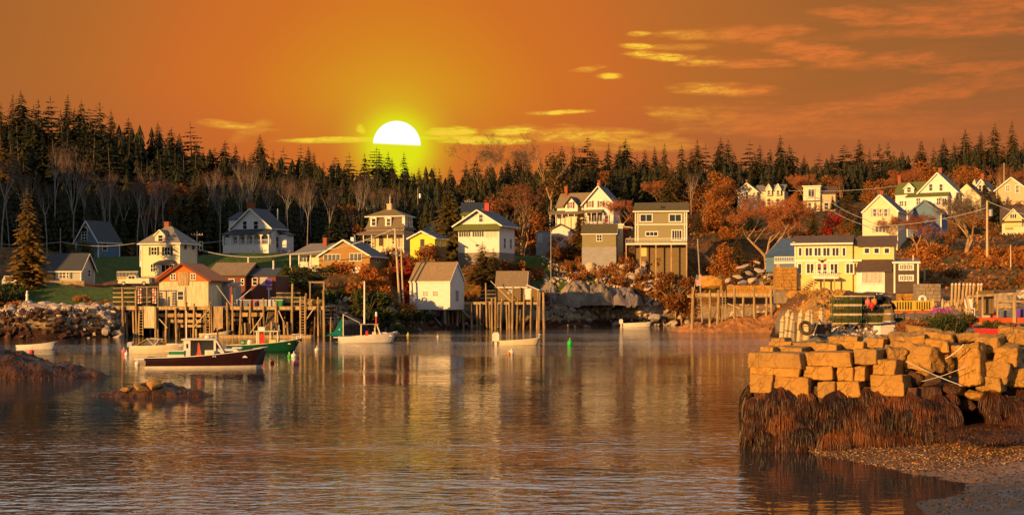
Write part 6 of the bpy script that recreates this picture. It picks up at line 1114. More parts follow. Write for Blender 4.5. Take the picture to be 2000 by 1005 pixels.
SKY = [(-60,200),(0,196),(20,192),(45,182),(75,202),(105,196),(130,192),(150,205),(167,190),(185,210),(200,198),(222,222),(248,236),(275,266),(292,262),(312,238),(330,246),(350,258),(375,238),(400,282),(420,285),(440,270),(465,278),(490,280),(512,262),(535,282),(560,286),(585,280),(605,284),(630,300),(655,304),(685,292),(715,297),(733,286),(750,292),(768,298),(791,292),(815,325),(835,330),(860,318),(880,308),(905,310),(930,305),(960,300),(985,305),(1005,296),(1030,290),(1055,292),(1080,288),(1100,282),(1120,276),(1141,262),(1160,285),(1185,276),(1205,272),(1222,270),(1245,284),(1262,276),(1285,280),(1300,276),(1330,280),(1357,262),(1378,272),(1400,266),(1420,270),(1440,280),(1460,272),(1480,276),(1500,280),(1528,262),(1545,282),(1572,288),(1600,290),(1625,284),(1650,272),(1680,270),(1700,280),(1720,278),(1740,262),(1765,278),(1795,264),(1820,270),(1845,268),(1865,262),(1880,252),(1895,242),(1912,256),(1935,238),(1960,268),(1980,234),(2010,250),(2050,255)]
def DD(px): return 338 + 40*min(1, max(0, (px-750)/400))
for i, (px, pt) in enumerate(SKY):
    reg = 'left' if px < 420 else ('middle' if px < 1080 else 'right'); lab = {'left': 'tall dark spruce standing in the high skyline at the left', 'middle': 'dark spruce in the low skyline around the setting sun', 'right': 'dark spruce in the long skyline behind the right-hand houses'}[reg]
    pr = random.choice(SP if (40 < px < 1000 or random.random() < .5) else SL); d0 = DD(px) + random.uniform(-4, 10); pt += random.choice((0, 0, 3, 8, 14)) - (9 if px < 270 else 0); wj = random.uniform(.72, 1.25)
    ptop(pr, px + random.uniform(-3, 3), d0, pt, where('dark skyline spruce', px), 'spruce', f'skyline spruces, {reg} part', wx=wj)
    for j in range(2 if px < 1000 else 1):
        d = DD(px) - 8 - 12*j + random.uniform(-3, 3); ptop(random.choice(SP if px < 1000 else SP + SL), px + random.uniform(-9, 12), d, pt + 8 + 20*j + random.uniform(0, 52), where(['spruce of the second rank below the skyline', 'spruce of the third rank below the skyline'][j], px), 'spruce', f'second rank spruces, {reg} part')
# right and middle hill: spruces down the slope
for k in range(46):
    px = random.uniform(820, 2020); d = random.uniform(332, 356)
    if 1225 < px < 1295 or 1335 < px < 1385 or 1425 < px < 1540 or 1555 < px < 1640: d = random.uniform(368, 392) if px < 1400 else random.uniform(360, 372)
    ptop(random.choice(SP + SL), px, d, random.uniform(305, 345), where('olive spruce on the slope above the upper houses', px), 'spruce', 'spruces on the right-hand slope')
for k in range(30): px = random.uniform(-40, 820); ptop(random.choice(SP), px, random.uniform(312, 326), random.uniform(300, 370), where('dark spruce behind the bare birches', px), 'spruce', 'spruces deep in the left wood')
for k in range(34): px = random.choice((random.uniform(1040, 1230), random.uniform(1360, 1480), random.uniform(1560, 1690), random.uniform(1860, 2010))); d = random.uniform(262, 325); plant(random.choice(SL + SP[:2]), px, d, random.uniform(4, 7.5), where('small spruce among the autumn brush', px), 'spruce', 'small spruces among the brush')
# far-off wood filling the hill behind: nobody could count it
def wood(name, boxes, m='spruce'):
    vs, fs = [], []; rs = random.Random(9)
    for (a, b_, d0, d1, n, h0, h1) in boxes:
        for _ in range(n):
            px = rs.uniform(a, b_); d = rs.uniform(d0, d1); x = PX(px, d); z = gz(x, d); h = rs.uniform(h0, h1); nl = 7; ph = rs.random()*6
            for l in range(nl):
                t_ = .06 + .9*l/nl; R_ = h*.19*(1-t_)**.8 + .15; kk = 6
                for q_ in range(kk):
                    an = ph + l*.7 + 6.283*q_/kk; w_ = .42*R_; rr = R_*rs.uniform(.75, 1.2); ca, sa = math.cos(an), math.sin(an); j = len(vs)
                    vs += [(x, d, z + h*(t_+.16)), (x+ca*rr-sa*w_, d+sa*rr+ca*w_, z+h*t_-.2*R_), (x+ca*rr*1.1, d+sa*rr*1.1, z+h*t_-.32*R_), (x+ca*rr+sa*w_, d+sa*rr-ca*w_, z+h*t_-.2*R_)]; fs.append((j, j+1, j+2, j+3))
    return arr_mesh(name, vs, fs, m, label='dense dark conifer wood covering the hill behind the houses', kind='stuff')
wood('forest', [(-400, 420, 272, 305, 300, 6, 11), (-400, 420, 305, 345, 300, 9, 15), (380, 860, 280, 300, 160, 6, 10), (420, 860, 300, 350, 260, 9, 14), (860, 1150, 322, 372, 150, 8, 13), (1150, 2150, 352, 375, 260, 8, 13), (-500, 2300, 392, 470, 260, 7, 10)])
# single conifers; the gold ones have sunlight put into their colour
GOLD = spruce(31, 14, .24, 'sprucegoldlit', lv=40, gap=.03, nb=13); GOLD.name = 'golden_lit_conifer'
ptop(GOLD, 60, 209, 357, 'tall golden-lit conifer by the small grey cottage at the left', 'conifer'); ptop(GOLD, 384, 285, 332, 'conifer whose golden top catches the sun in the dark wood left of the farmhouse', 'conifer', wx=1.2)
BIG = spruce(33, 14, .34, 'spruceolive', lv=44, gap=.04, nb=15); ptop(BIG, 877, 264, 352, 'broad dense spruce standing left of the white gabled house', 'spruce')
ptop(SL[1], 1136, 268, 405, 'dark narrow spruce in front of the twin-gabled white house', 'spruce'); ptop(SL[0], 1060, 285, 372, 'slim spruce behind the pale forked birch', 'spruce'); ptop(SP[1], 1256, 375, 372, 'small dark spruce hiding the far cream gable', 'spruce')
ptop(SL[2], 1418, 300, 395, 'dark green spruce left of the big bare orange tree', 'spruce'); ptop(SL[0], 1305, 340, 318, 'olive conifer above the olive two-storey house', 'conifer'); ptop(SL[1], 1655, 322, 365, 'dense green conifer right of the flat-roofed house', 'conifer'); ptop(SP[2], 1384, 315, 420, 'shadowy spruce right of the olive house', 'spruce')
ptop(SL[1], 945, 244, 470, 'bushy conifer in front of the white gabled house, left of the fish house', 'conifer', wx=1.6); ptop(SL[0], 965, 243, 482, 'smaller conifer right behind the fish house', 'conifer', wx=1.4); ptop(SP[1], 655, 262, 415, 'dark green young spruce right of the shaded farmhouse', 'spruce', wx=1.4); ptop(SL[1], 1140, 352, 350, 'spruce above the twin-gabled house', 'spruce')
PINE = leafy(35, 14, 'sprucelit', 'orangebark', 1500, .15, .4, .42, .45, .2, 12, 'pine_tree'); ptop(PINE, 1075, 318, 300, 'flat-topped pine with long level limbs above the forked birch', 'pine'); ptop(PINE, 945, 330, 325, 'shaded round-headed pine behind the white gabled house', 'pine')
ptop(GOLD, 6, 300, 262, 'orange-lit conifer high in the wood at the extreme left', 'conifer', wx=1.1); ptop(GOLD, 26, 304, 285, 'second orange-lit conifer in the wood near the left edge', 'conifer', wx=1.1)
# bare birches in front of the dark wood
BB = [bare(s, 13, 'palebark', 'twig', sp_, 4, tr_, .12, 6, 1.0, f, .014) for s, tr_, f, sp_ in ((41,.5,1,.22), (42,.3,2,.3), (43,.6,1,.35), (44,.25,3,.2), (45,.45,1,.28), (46,.65,1,.3), (47,.2,2,.25))]
for px, pt, d in ((2,313,262),(18,361,268),(35,415,250),(105,299,285),(135,301,288),(160,352,275),(205,361,282),(222,343,290),(240,368,280),(280,340,278),(300,366,285),(318,364,262),(398,345,290),(418,338,285),(438,346,287),(480,318,288),(495,326,286),(520,359,288),(556,347,286),(585,363,290),(607,353,292),(690,412,284),(705,345,290),(720,384,288),(760,368,292),(775,372,288),(60,341,290)):
    ptop(random.choice(BB), px, d, pt, where('bare pale birch against the dark wood', px), 'birch', 'bare birches before the left wood')
BP = bare(51, 12, 'twigpale', 'twigpale', .7, 5, .4, .16, 6, .7, 1, .02)
for px, pt, d in ((942,278,352),(1012,276,356)): ptop(BP, px, d, pt, f'round-headed bare tree rising over the skyline, {"nearer to the sun" if px < 1000 else "farther from the sun"}', 'bare tree')
BF = bare(52, 11, 'orangebark', 'twigred', .55, 4, .25, .14, 10, .9, 3); ptop(BF, 1017, 276, 372, 'bright forked birch between the white gabled and twin-gabled houses', 'birch', wx=1.2)
BO = bare(53, 12, 'orangebark', 'twigred', .85, 5, .28, .3, 14, 1.0, 1, .03, 'bare_maple'); ptop(BO, 1492, 262, 385, 'big spreading bare maple lit orange, left of the long yellow house', 'bare tree', wx=1.15)
BO2 = bare(54, 12, 'orangebark', 'twigpale', .8, 5, .3, .34, 12, 1.0, 2, .03, 'bare_maple'); ptop(BO2, 1884, 212, 375, 'old forked bare tree left of the tallest utility pole', 'bare tree', wx=1.0)
for px, pt, d, l in ((1792,415,215,'thin bare birch in front of the blue barn, left one'),(1812,445,205,'thin bare birch in front of the blue barn, right one'),(1350,345,330,'bare grey tree beside the small hillside gable'),(1290,352,345,'bare tree left of the olive conifer'),(1765,330,300,'bare tree behind the anchor house'),(1955,330,310,'bare tree behind the hilltop house, left'),(1985,335,312,'bare tree behind the hilltop house, right'),(1845,345,318,'bare tree between the farmhouse chimneys'),(1750,420,222,'bare tree just behind the yellow house roof'),(1575,340,345,'bare tree over the flat-roofed house'),(1640,345,345,'bare tree right of the flat-roofed house'),(1215,390,292,'bare orange tree right of the twin-gabled house'),(1690,470,178,'low bare shrub tree above the yellow house wing')): ptop(random.choice([BF, BO]) if px != 1350 else BB[0], px, d, pt, l, 'bare tree')
for px, pt, d in ((50,345,252),(92,365,262),(150,322,272),(212,352,266),(268,360,270),(305,350,262),(430,372,272),(470,352,274),(530,372,272),(560,365,270),(600,380,268),(640,372,272),(730,372,282)): ptop(random.choice(BB), px, d, pt, where('slender pale birch at the edge of the wood', px), 'birch', 'slender birches at the wood edge')
# autumn trees and bushes
random.seed(88)
LO = [leafy(s, 8, m_, 'orangebark', 1500, .10, .26, .36, .22, .12, 9) for s, m_ in ((61,'leaforange'), (62,'leafrust'), (63,'leafrust'), (64,'leafolive'))]; LR = leafy(65, 8, 'leafred', 'bark', 1300, .1, .24, .38, .15, .1, 8)
for px, pt, d, k, l in ((1100,455,268,1,'rust red tree over the flat shed'),(1082,470,262,1,'rust bush-like tree left of the olive shed'),(1120,452,270,0,'rust tree behind the olive shed'),(1408,470,258,0,'small round orange maple at the foot of the slope'),(1400,330,345,0,'tall orange tree above the dark spruce'),(1372,352,335,1,'rust tree by the small hillside gable'),(1418,350,340,2,'rust tree left of the L-shaped house'),(1440,400,310,1,'rust tree behind the big bare maple'),(1550,372,342,0,'orange tree right of the L-shaped house'),(1545,392,320,1,'rust thicket tree under the L-shaped house'),(1540,420,290,1,'rust tree between the bare maple and the hillside pole'),(1330,350,345,1,'rust tree over the olive house'),(1240,400,300,0,'orange tree behind the olive house'),(1620,340,350,0,'orange tree above the flat-roofed house'),(1700,350,320,0,'orange tree left of the green-roofed farmhouse'),(1810,310,335,0,'tall orange tree behind the green-roofed farmhouse'),(1890,318,330,1,'rust tree behind the tall-windowed house'),(1920,325,320,0,'orange tree right of the farmhouse chimneys'),(1980,340,315,1,'rust tree at the hilltop right edge'),(1680,445,240,3,'olive tree left of the anchor house'),(1645,430,262,2,'rust tree below the flat-roofed house'),(170,468,245,3,'olive tree in front of the slate blue house'),(155,470,243,3,'olive tree between the cottage and the blue house'),(990,380,280,1,'rust tree left of the forked birch'),(1035,400,282,0,'orange tree right of the forked birch'),(1170,330,352,1,'rust tree high behind the twin-gabled house'),(1125,330,350,0,'orange tree left behind the twin gables'),(760,480,244,2,'rust tree in front of the mansard porch'),(1940,430,240,1,'rust tree behind the tallest pole'),(1900,400,262,0,'orange tree under the tall-windowed house'),(1860,440,232,2,'rust thicket right of the blue barn'),(320,350,290,1,'orange-tipped tree in the left wood'),(345,352,288,1,'rust-tipped tree in the left wood'),(675,395,285,1,'rust-topped shrub tree behind the farmhouse lawn')): ptop(LO[k], px, d, pt, l, 'autumn tree', wx=1.25)
for px, pt, d, l in ((1635,412,268,'vivid red maple below the flat-roofed house'),(1730,345,305,'dark red small maple left of the green-roofed farmhouse'),(1320,524,257,'reddish shrub tree under the olive house deck'),(775,478,246,'red tree beside the mansard porch'),(1330,535,257,'second red shrub beside the stubby pale pole')): ptop(LR if px in (1635, 775) else LO[1], px, d, pt, l, 'maple', wx=1.2)
for k in range(26): px = random.choice((random.uniform(985, 1205), random.uniform(1300, 1335), random.uniform(1385, 1412), random.uniform(1645, 1735), random.uniform(1885, 1890), random.uniform(2000, 2030))); d = random.uniform(308, 330); plant(LO[random.choice((0, 0, 1, 3))], px, d, random.uniform(6, 10), where('sunlit autumn tree below the dark spruces', px), 'autumn tree', 'autumn trees below the spruces', wx=1.2)
LD = leafy(66, 5, 'leafolive', 'bark', 1600, .07, .18, .42, .1, .08, 9, 'round_tree'); ptop(LD, 640, 214, 514, 'rounded olive apple tree in front of the shingled house', 'apple tree', wx=2.2); ptop(LD, 600, 214, 520, 'olive apple tree below the porch wing', 'apple tree', wx=1.9)
BU = {'rust': [bush(s, 1.2, 'leafrust') for s in (71, 72)], 'orange': [bush(s, 1.2, 'leaforange') for s in (73, 74)], 'green': [bush(75, 1.2, 'leafgreen')], 'dry': [bush(s, 1.2, 'drygrass', 800, .05, .14, .5) for s in (76, 77)], 'olive': [bush(78, 1.2, 'leafolive')], 'red': [bush(79, 1.2, 'leafred')]}
def drift(kind, n, a, b_, d0, d1, r0, r1, label, group, cat='bush'):
    for _ in range(n):
        px = random.uniform(a, b_); d = random.uniform(d0, d1)
        if d > 290 and (1225 < px < 1295 or 1340 < px < 1380 or 1432 < px < 1535 or 1562 < px < 1635 or px > 1740): r0, r1 = .7, 1.1
        plant(random.choice(BU[kind]), px, d, random.uniform(r0, r1)*1.35, where(label.split(' bush')[0].split(' clump')[0] + (' clump' if 'clump' in label else ' bush'), px), cat, group)
drift('orange', 9, 545, 640, 208, 222, 1.6, 2.4, 'orange bush on the bank under the porch wing of the shingled house', 'orange bushes below the shingled house'); drift('orange', 10, 665, 790, 212, 238, 1.5, 2.6, 'orange bush on the slope under the yellow shed', 'orange bushes under the yellow shed')
drift('red', 6, 790, 800, 230, 240, 1.3, 2.0, 'red bush between the two leaning poles and the boathouse', 'red bushes beside the boathouse'); drift('rust', 12, 760, 890, 230, 246, 1.4, 2.3, 'rust bush behind the white boathouse', 'rust bushes behind the boathouse')
drift('green', 10, 640, 790, 202, 212, 1.8, 2.7, 'dark green bush on the shaded bank left of the boathouse', 'dark green bushes left of the boathouse'); drift('green', 7, 775, 832, 217, 224, 1.2, 1.8, 'dark green bush by the left stilts of the boathouse', 'green bushes by the stilts'); drift('olive', 8, 680, 800, 204, 218, 1.3, 1.9, 'olive bush low on the bank left of the boathouse', 'olive bushes left of the boathouse')
drift('rust', 14, 885, 1060, 238, 256, 1.3, 2.2, 'rust bush between the conifer and the grey outcrop', 'rust bushes behind the fish house'); drift('rust', 14, 1060, 1240, 254, 272, 1.1, 1.9, 'rust bush on top of the grey outcrop', 'rust bushes on the outcrop')
drift('dry', 26, 1130, 1345, 256, 262, .9, 1.4, 'orange heath clump along the top of the riprap', 'heath clumps above the riprap'); drift('rust', 22, 1235, 1500, 258, 285, 1.1, 2.0, 'rust bush on the slope below the olive house', 'rust bushes below the olive house')
drift('orange', 12, 1340, 1560, 262, 300, 1.2, 2.2, 'orange bush scattered on the slope by the bare maple', 'orange bushes by the bare maple'); drift('dry', 12, 1500, 1570, 195, 225, .8, 1.4, 'dry grass clump left of the yellow house', 'dry grass left of the yellow house')
drift('rust', 20, 1560, 1700, 236, 300, 1.5, 2.8, 'rust bush on the hill behind the yellow house', 'rust bushes behind the yellow house'); drift('orange', 20, 1790, 2010, 180, 205, 1.2, 2.0, 'orange bush on the bank under the tallest pole', 'orange bushes under the tallest pole'); drift('rust', 14, 1790, 2020, 152, 178, .9, 1.5, 'brown bush low on the bank at the right edge', 'brown bushes low on the right bank')
drift('rust', 20, 1760, 2020, 215, 300, 1.4, 2.6, 'rust bush among the upper right houses', 'rust bushes among the upper right houses'); drift('green', 9, -20, 40, 196, 206, 1.5, 2.2, 'dark green hedge bush at the left edge of the lawn', 'hedge bushes at the left edge'); drift('orange', 8, -30, 60, 188, 192, .6, .9, 'orange low clump along the stones at the left edge', 'orange clumps at the left edge')
drift('dry', 10, 150, 240, 190, 198, .6, 1.0, 'dry clump on the bank left of the wharf', 'dry clumps left of the wharf'); drift('rust', 18, 1150, 1560, 300, 345, 1.5, 3.0, 'rust bush high on the wooded hill', 'rust bushes high on the hill'); drift('rust', 16, 1570, 2020, 300, 335, 1.5, 3.0, 'rust bush near the hilltop houses', 'rust bushes near the hilltop'); drift('green', 6, 560, 600, 226, 236, 1.2, 1.7, 'dark green bush left of the porch wing steps', 'green bushes by the porch steps')
drift('olive', 10, 1130, 1290, 250, 256, .9, 1.5, 'olive bush in the shade below the grey outcrop', 'olive bushes below the outcrop'); drift('dry', 10, 1530, 1570, 160, 190, .6, 1.0, 'dry wall-top grass', 'dry grass on the wall')
# ---------------------------------------------------------------- rocks
def hullrock(seed, m, name='boulder', n=16, flat=.75, rough=.04):
    rs = random.Random(seed); bm = bmesh.new()
    for _ in range(n):
        v = Vector((rs.gauss(0,1), rs.gauss(0,1), rs.gauss(0,1))).normalized(); q_ = max(abs(v.x), abs(v.y), abs(v.z)); v = v*(.45 + .55*.75/q_ * .8)*.55; v.z *= flat; v.x *= 1.15; bm.verts.new(v)
    r_ = bmesh.ops.convex_hull(bm, input=bm.verts); bmesh.ops.delete(bm, geom=[g for g in bm.verts if not g.link_faces], context='VERTS')
    bmesh.ops.bevel(bm, geom=bm.edges[:], offset=.035, segments=1, affect='EDGES', clamp_overlap=True)
    me = bpy.data.meshes.new(name); bm.to_mesh(me); bm.free(); me.materials.append(M[m]); return me
def rocks(m, ss): return [hullrock(s, m) for s in ss]
RK = {'rubble': rocks('rubble', range(1, 10)), 'weedrock': rocks('weedrock', range(11, 17)), 'outcrop': rocks('outcrop', range(21, 27)), 'granite': rocks('granite', range(31, 37))}
def rock(me, x, y, z, s_, label, group=None, rot=None, name='boulder', cat='boulder'):
    o = bpy.data.objects.new(name, me); COL.objects.link(o); o.location = (x, y, z); o.scale = s_ if hasattr(s_, '__len__') else (s_*random.uniform(.8,1.25), s_*random.uniform(.8,1.2), s_*random.uniform(.75,1.1))
    o.rotation_euler = rot or (random.uniform(-.4,.4), random.uniform(-.4,.4), random.uniform(0,6.28)); return tag(o, label, cat, group)
random.seed(77)
def field(kind, n, a, b_, d0, d1, s0, s1, what, group, sink=.15):
    for _ in range(n):
        px = random.uniform(a, b_); d = random.uniform(d0, d1); x = PX(px, d); s_ = random.uniform(s0, s1)*(1 if random.random() < .85 else 1.35)
        rock(random.choice(RK[kind]), x, d, gz(x, d) + s_*(.25 - sink), s_, where(f"{'large' if (s_-s0)/(s1-s0) > .62 else ('small' if (s_-s0)/(s1-s0) < .28 else 'middling')} {what}, {'low' if (d-d0)/(d1-d0) < .33 else ('high' if (d-d0)/(d1-d0) > .7 else 'halfway')}", px), group)
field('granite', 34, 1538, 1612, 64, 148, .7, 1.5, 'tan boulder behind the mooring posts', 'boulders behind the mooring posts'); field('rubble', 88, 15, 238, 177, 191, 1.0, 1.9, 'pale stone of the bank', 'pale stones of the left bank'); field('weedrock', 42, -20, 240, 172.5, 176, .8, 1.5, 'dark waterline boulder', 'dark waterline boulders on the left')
field('rubble', 14, 640, 800, 204, 218, 1.0, 2.2, 'grey bank stone', 'stones under the green bushes'); field('weedrock', 30, 800, 945, 222, 232, 1.3, 2.6, 'brown boulder', 'brown boulders under the boathouse')
field('rubble', 62, 1150, 1352, 253, 262, .9, 2.2, 'sunlit riprap boulder', 'riprap on the far shore'); field('outcrop', 16, 1062, 1160, 242, 250, .9, 1.9, 'grey shore stone', 'grey stones right of the fish house'); 
def stones(name, kinds, boxes, label, seed=5):
    rs = random.Random(seed); vs, fs, mi = [], [], []; src = [[(v.co.copy()) for v in me.vertices] for me in kinds]; sf = [[tuple(p.vertices) for p in me.polygons] for me in kinds]
    for (a, b_, d0, d1, n, s0, s1, mat_i) in boxes:
        for _ in range(n):
            px = rs.uniform(a, b_); d = rs.uniform(d0, d1); x = PX(px, d); z = gz(x, d); s_ = rs.uniform(s0, s1); k = rs.randrange(len(src)); rt = Matrix.Rotation(rs.random()*6.28, 3, 'Z') @ Matrix.Rotation(rs.random()*2, 3, 'X'); j = len(vs)
            vs += [rt @ v*s_ + Vector((x, d, z + s_*.1)) for v in src[k]]; fs += [tuple(i+j for i in f) for f in sf[k]]; mi += [mat_i]*len(sf[k])
    b = MB(); b.v = [tuple(v) for v in vs]; b.f = fs; b.mi = mi; return b.build(name, [M['rubble'], M['weedrock'], M['outcrop'], M['granite']], label=label, kind='stuff')
def lowrock(seed, n=9):
    rs = random.Random(seed); bm = bmesh.new()
    for _ in range(n): v = Vector((rs.gauss(0,1), rs.gauss(0,1), rs.gauss(0,1))).normalized()*.5; v.z *= .7; bm.verts.new(v)
    bmesh.ops.convex_hull(bm, input=bm.verts); bmesh.ops.delete(bm, geom=[g for g in bm.verts if not g.link_faces], context='VERTS'); me = bpy.data.meshes.new('pebble'); bm.to_mesh(me); bm.free(); return me
LR_ = [lowrock(s) for s in range(5)]
stones('riprap', LR_, [(10, 240, 175, 190, 900, .35, .95, 0), (-60, 240, 172, 178, 260, .5, 1.3, 1), (240, 640, 184, 189, 420, .5, 1.3, 1), (640, 830, 200, 220, 300, .5, 1.3, 2), (640, 830, 196, 206, 160, .5, 1.3, 1), (820, 960, 221, 234, 260, .5, 1.3, 1), (960, 1160, 238, 248, 300, .5, 1.2, 2), (1060, 1345, 250, 262, 800, .4, 1.2, 0), (1060, 1345, 240, 252, 260, .5, 1.2, 1), (1345, 1560, 212, 245, 260, .5, 1.4, 0), (1355, 1520, 206, 226, 160, .5, 1.2, 1), (1548, 1650, 62, 145, 700, .3, .8, 3), (1548, 1640, 150, 200, 200, .4, 1.1, 0), (1745, 2000, 60, 120, 300, .2, .5, 3)], 'small broken stones filling the banks along the far shore')
# slabs and boulders below the long yellow house and the bare maple
for k, (px, py, d, sx_, sy_, sz_) in enumerate([(1388,551,236,4.6,3,4.0),(1430,560,232,2.2,2,1.4),(1450,552,233,2.6,2,1.6),(1472,548,234,2.4,2,1.8),(1492,556,230,2.8,2,1.6),(1440,540,238,2.4,1.6,1.3),(1462,533,239,2.8,1.6,1.3),(1484,528,240,2.6,1.6,1.2),(1506,536,236,2.8,1.8,1.4),(1420,548,236,2.0,1.6,1.2),(1510,520,240,2.6,1.6,1.0),(1450,520,246,2.8,1.6,.9),(1478,512,246,3.2,1.6,.9),(1500,508,244,2.6,1.6,.9),(1530,560,206,2.4,1.8,1.4),(1518,568,208,2,1.6,1.2),(1575,592,150,1.6,1.4,1.2),(1592,596,140,1.7,1.3,1.2),(1610,600,120,1.5,1.2,1.1),(1602,588,130,1.4,1.2,1.0),(1583,604,115,1.3,1.2,1.0),(1568,600,140,1.5,1.2,1.1)]):
    rock(random.choice(RK['rubble' if k else 'granite']), PX(px, d), d, PZ(py, d), (sx_, sy_, sz_), 'huge tan boulder behind the landing, left of the slab slope' if k == 0 else where('sunlit tumbled slab on the slope below', px), 'slabs between the landing and the yellow house')
def wallrow(name, x0, x1, D, py0, py1, rowsn, bw, m, label, cat='wall', th=.8, rz=0):
    o = empty(name, (PX(x0, D), D, 0), rz, label=label, cat=cat); W_ = (PX(x1, D) - PX(x0, D))/math.cos(rz); z0, z1 = PZ(py1, D), PZ(py0, D); hh = (z1-z0)/rowsn; b = MB()
    for r_ in range(rowsn):
        x = 0
        while x < W_ - .05:
            w_ = min(bw*random.uniform(.6, 1.4), W_-x); y = random.uniform(-.08, .05); b.box(x+.02, x+w_-.02, y, th, z0+r_*hh+.02, z0+(r_+1)*hh); x += w_
    b.build('course', M[m], o); b = MB(); b.box(.05, W_-.05, .1, th-.05, z0-1.5, z1-.05); b.build('core', M['outcrop'], o); return o
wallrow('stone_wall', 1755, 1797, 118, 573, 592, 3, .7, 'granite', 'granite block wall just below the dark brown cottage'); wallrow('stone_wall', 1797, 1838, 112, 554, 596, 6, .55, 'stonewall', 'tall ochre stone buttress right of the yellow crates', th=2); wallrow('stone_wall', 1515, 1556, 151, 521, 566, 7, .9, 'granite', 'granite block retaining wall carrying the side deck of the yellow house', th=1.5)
wallrow('stone_wall', 1556, 1750, 147, 571, 596, 4, .9, 'stonewall', 'long low stone retaining wall under the yellow house'); wallrow('stone_wall', 1880, 2030, 206, 504, 520, 2, 1.2, 'stonewall', 'low stone wall behind the tallest utility pole at the right'); wallrow('stone_wall', 60, 165, 221, 548, 556, 2, .8, 'stonewall', 'low fieldstone wall in front of the small grey cottage'); wallrow('stone_wall', 1408, 1550, 213, 557, 575, 2, 1.0, 'granite', 'ledge of squared granite blocks behind the landing')
# grey outcrop faces
def mound(name, cx, cy, rx, ry, prof, m, label=None, cat=None, nz=.25, n=(54, 26), z0=-.6, kind=None, fr=.6, seed=0):
    vs, fs = [], []; nu, nv = n
    for i in range(nu):
        u = -1 + 2*i/(nu-1)
        for j in range(nv):
            v = -1 + 2*j/(nv-1); e = math.sqrt(max(0, 1-u*u)); y = cy + v*ry*max(.08, e); x = cx + u*rx
            h = prof(u)*max(0, 1-abs(v)**2.3); p_ = Vector((x*fr, y*fr, seed)); h += (mnoise.fractal(p_, .9, 2, 4) * nz + abs(mnoise.noise(p_*2.7))*nz*.5)*min(1, h*2+.1)
            vs.append((x, y + .3*nz*mnoise.noise(p_*1.7), z0 + h*1.0 - (0 if h > 0 else .3)))
    for i in range(nu-1):
        for j in range(nv-1): a = i*nv+j; fs.append((a, a+nv, a+nv+1, a+1))
    b = MB(); b.add(vs, fs); return b.build(name, M[m], label=label, cat=cat, kind=kind)
def interp(pts): xs, ys = zip(*pts); return lambda u: float(np.interp(u, xs, ys))
for k, (a, b_, d, hh) in enumerate(((1040, 1092, 250, 4.8), (1088, 1150, 249, 5.2), (1146, 1196, 250, 5.0), (1190, 1244, 251, 4.2))):
    mound('rock_outcrop', PX((a+b_)/2, d), d + 2, (PX(b_, d)-PX(a, d))/2*1.5, 4.6, interp([(-1, .3), (-.6, hh*.55), (.1, hh*.8), (.5, hh*.7), (1, .3)]), 'outcrop', ['grey rock face behind the fish house lean-to', 'tall grey rock face below the flat shed, second from the fish house', 'grey rock face under the olive shed', 'low grey rock face left of the leaning bare pole'][k], 'rock', nz=1.7, z0=3.8, fr=.3, seed=k*3)
mound('rock_ledge', PX(1473, 211), 211, 13.5, 8.5, interp([(-1,.2),(-.7,1.1),(-.3,2.2),(.1,3.0),(.5,4.0),(.8,4.4),(1,3)]), 'ledge', 'smooth orange rock ledge sloping into the harbour under the landing', 'rock', z0=-.35, nz=.7, n=(80, 36), fr=.3, seed=4)
mound('rock_islet', -34.0, 88.5, 7.6, 4.4, interp([(-1,1.6),(-.5,2.5),(-.1,2.35),(.3,1.7),(.62,1.15),(.85,.75),(1,.3)]), 'weedrock', 'large dark weed-covered rock rising from the water at the left edge', 'rock', nz=.5, n=(90, 40))
mound('rock_islet', -19.2, 71.2, 3.7, 1.7, interp([(-1,.4),(-.7,.75),(-.35,1.0),(-.05,1.25),(.15,1.2),(.35,1.0),(.7,.8),(1,.4)]), 'weedrock', 'small low weedy rock with a golden top in front of the maroon lobster boat', 'rock', nz=.22, n=(80, 30), seed=8, fr=1.1)
for x, y, z, s_ in ((-19.6, 70.55, .5, 1.0), (-18.9, 70.6, .55, 1.2), (-20.5, 70.6, .35, .7), (-19.2, 71.1, .66, .9)): rock(RK['granite'][int(s_*7) % 6], x, y, z, (s_*1.3, s_, s_*.62), {1.0: 'tan bare hump left of the top of the small weedy islet', 1.2: 'largest tan hump on top of the small weedy islet', .7: 'small tan hump at the left tail of the small islet', .9: 'tan hump at the back of the small islet'}[s_], 'bare humps on the small islet')
# ---------------------------------------------------------------- rockweed: hanging strands
def strands(vs, fs, p_, L, w_, out, rs, seg=4, lie=0):
    sx_ = rs.uniform(-.25, .25); j = len(vs); a = rs.uniform(-.5, .5); wv = Vector((math.cos(a), math.sin(a), 0))*w_; pos_ = Vector(p_); o_ = Vector(out)
    for s_ in range(seg+1):
        t_ = s_/seg; q_ = pos_ + o_*(math.sin(min(1, t_*1.3)*1.5)*.9) + Vector((sx_*t_*L*.5, 0, (-L*t_**1.25)*(1-lie))) ; wd = wv*(1 - .75*t_)*(.6 if s_ == 0 else 1)
        vs += [q_ - wd, q_ + wd]
    fs += [(j+2*s_, j+2*s_+1, j+2*s_+3, j+2*s_+2) for s_ in range(seg)]
rs = random.Random(4); vs, fs = [], []; mi_ = []
def QD(px): return 46.0 - (px - 1478)/260*1.0 if px < 1800 else 44.76 + (px-1800)*.004
def weedface(px):   # clumps bulge out of the wall
    return .34*(.5 + mnoise.noise(Vector((px*.028, 1.3, 0)))) + .2*mnoise.noise(Vector((px*.09, 5, 0)))
def weedtop(px):
    if px < 1790: return 2.02 + .22*mnoise.noise(Vector((px*.03, 9, 0)))
    return 1.9 + .45*mnoise.noise(Vector((px*.02, 2, 0)))
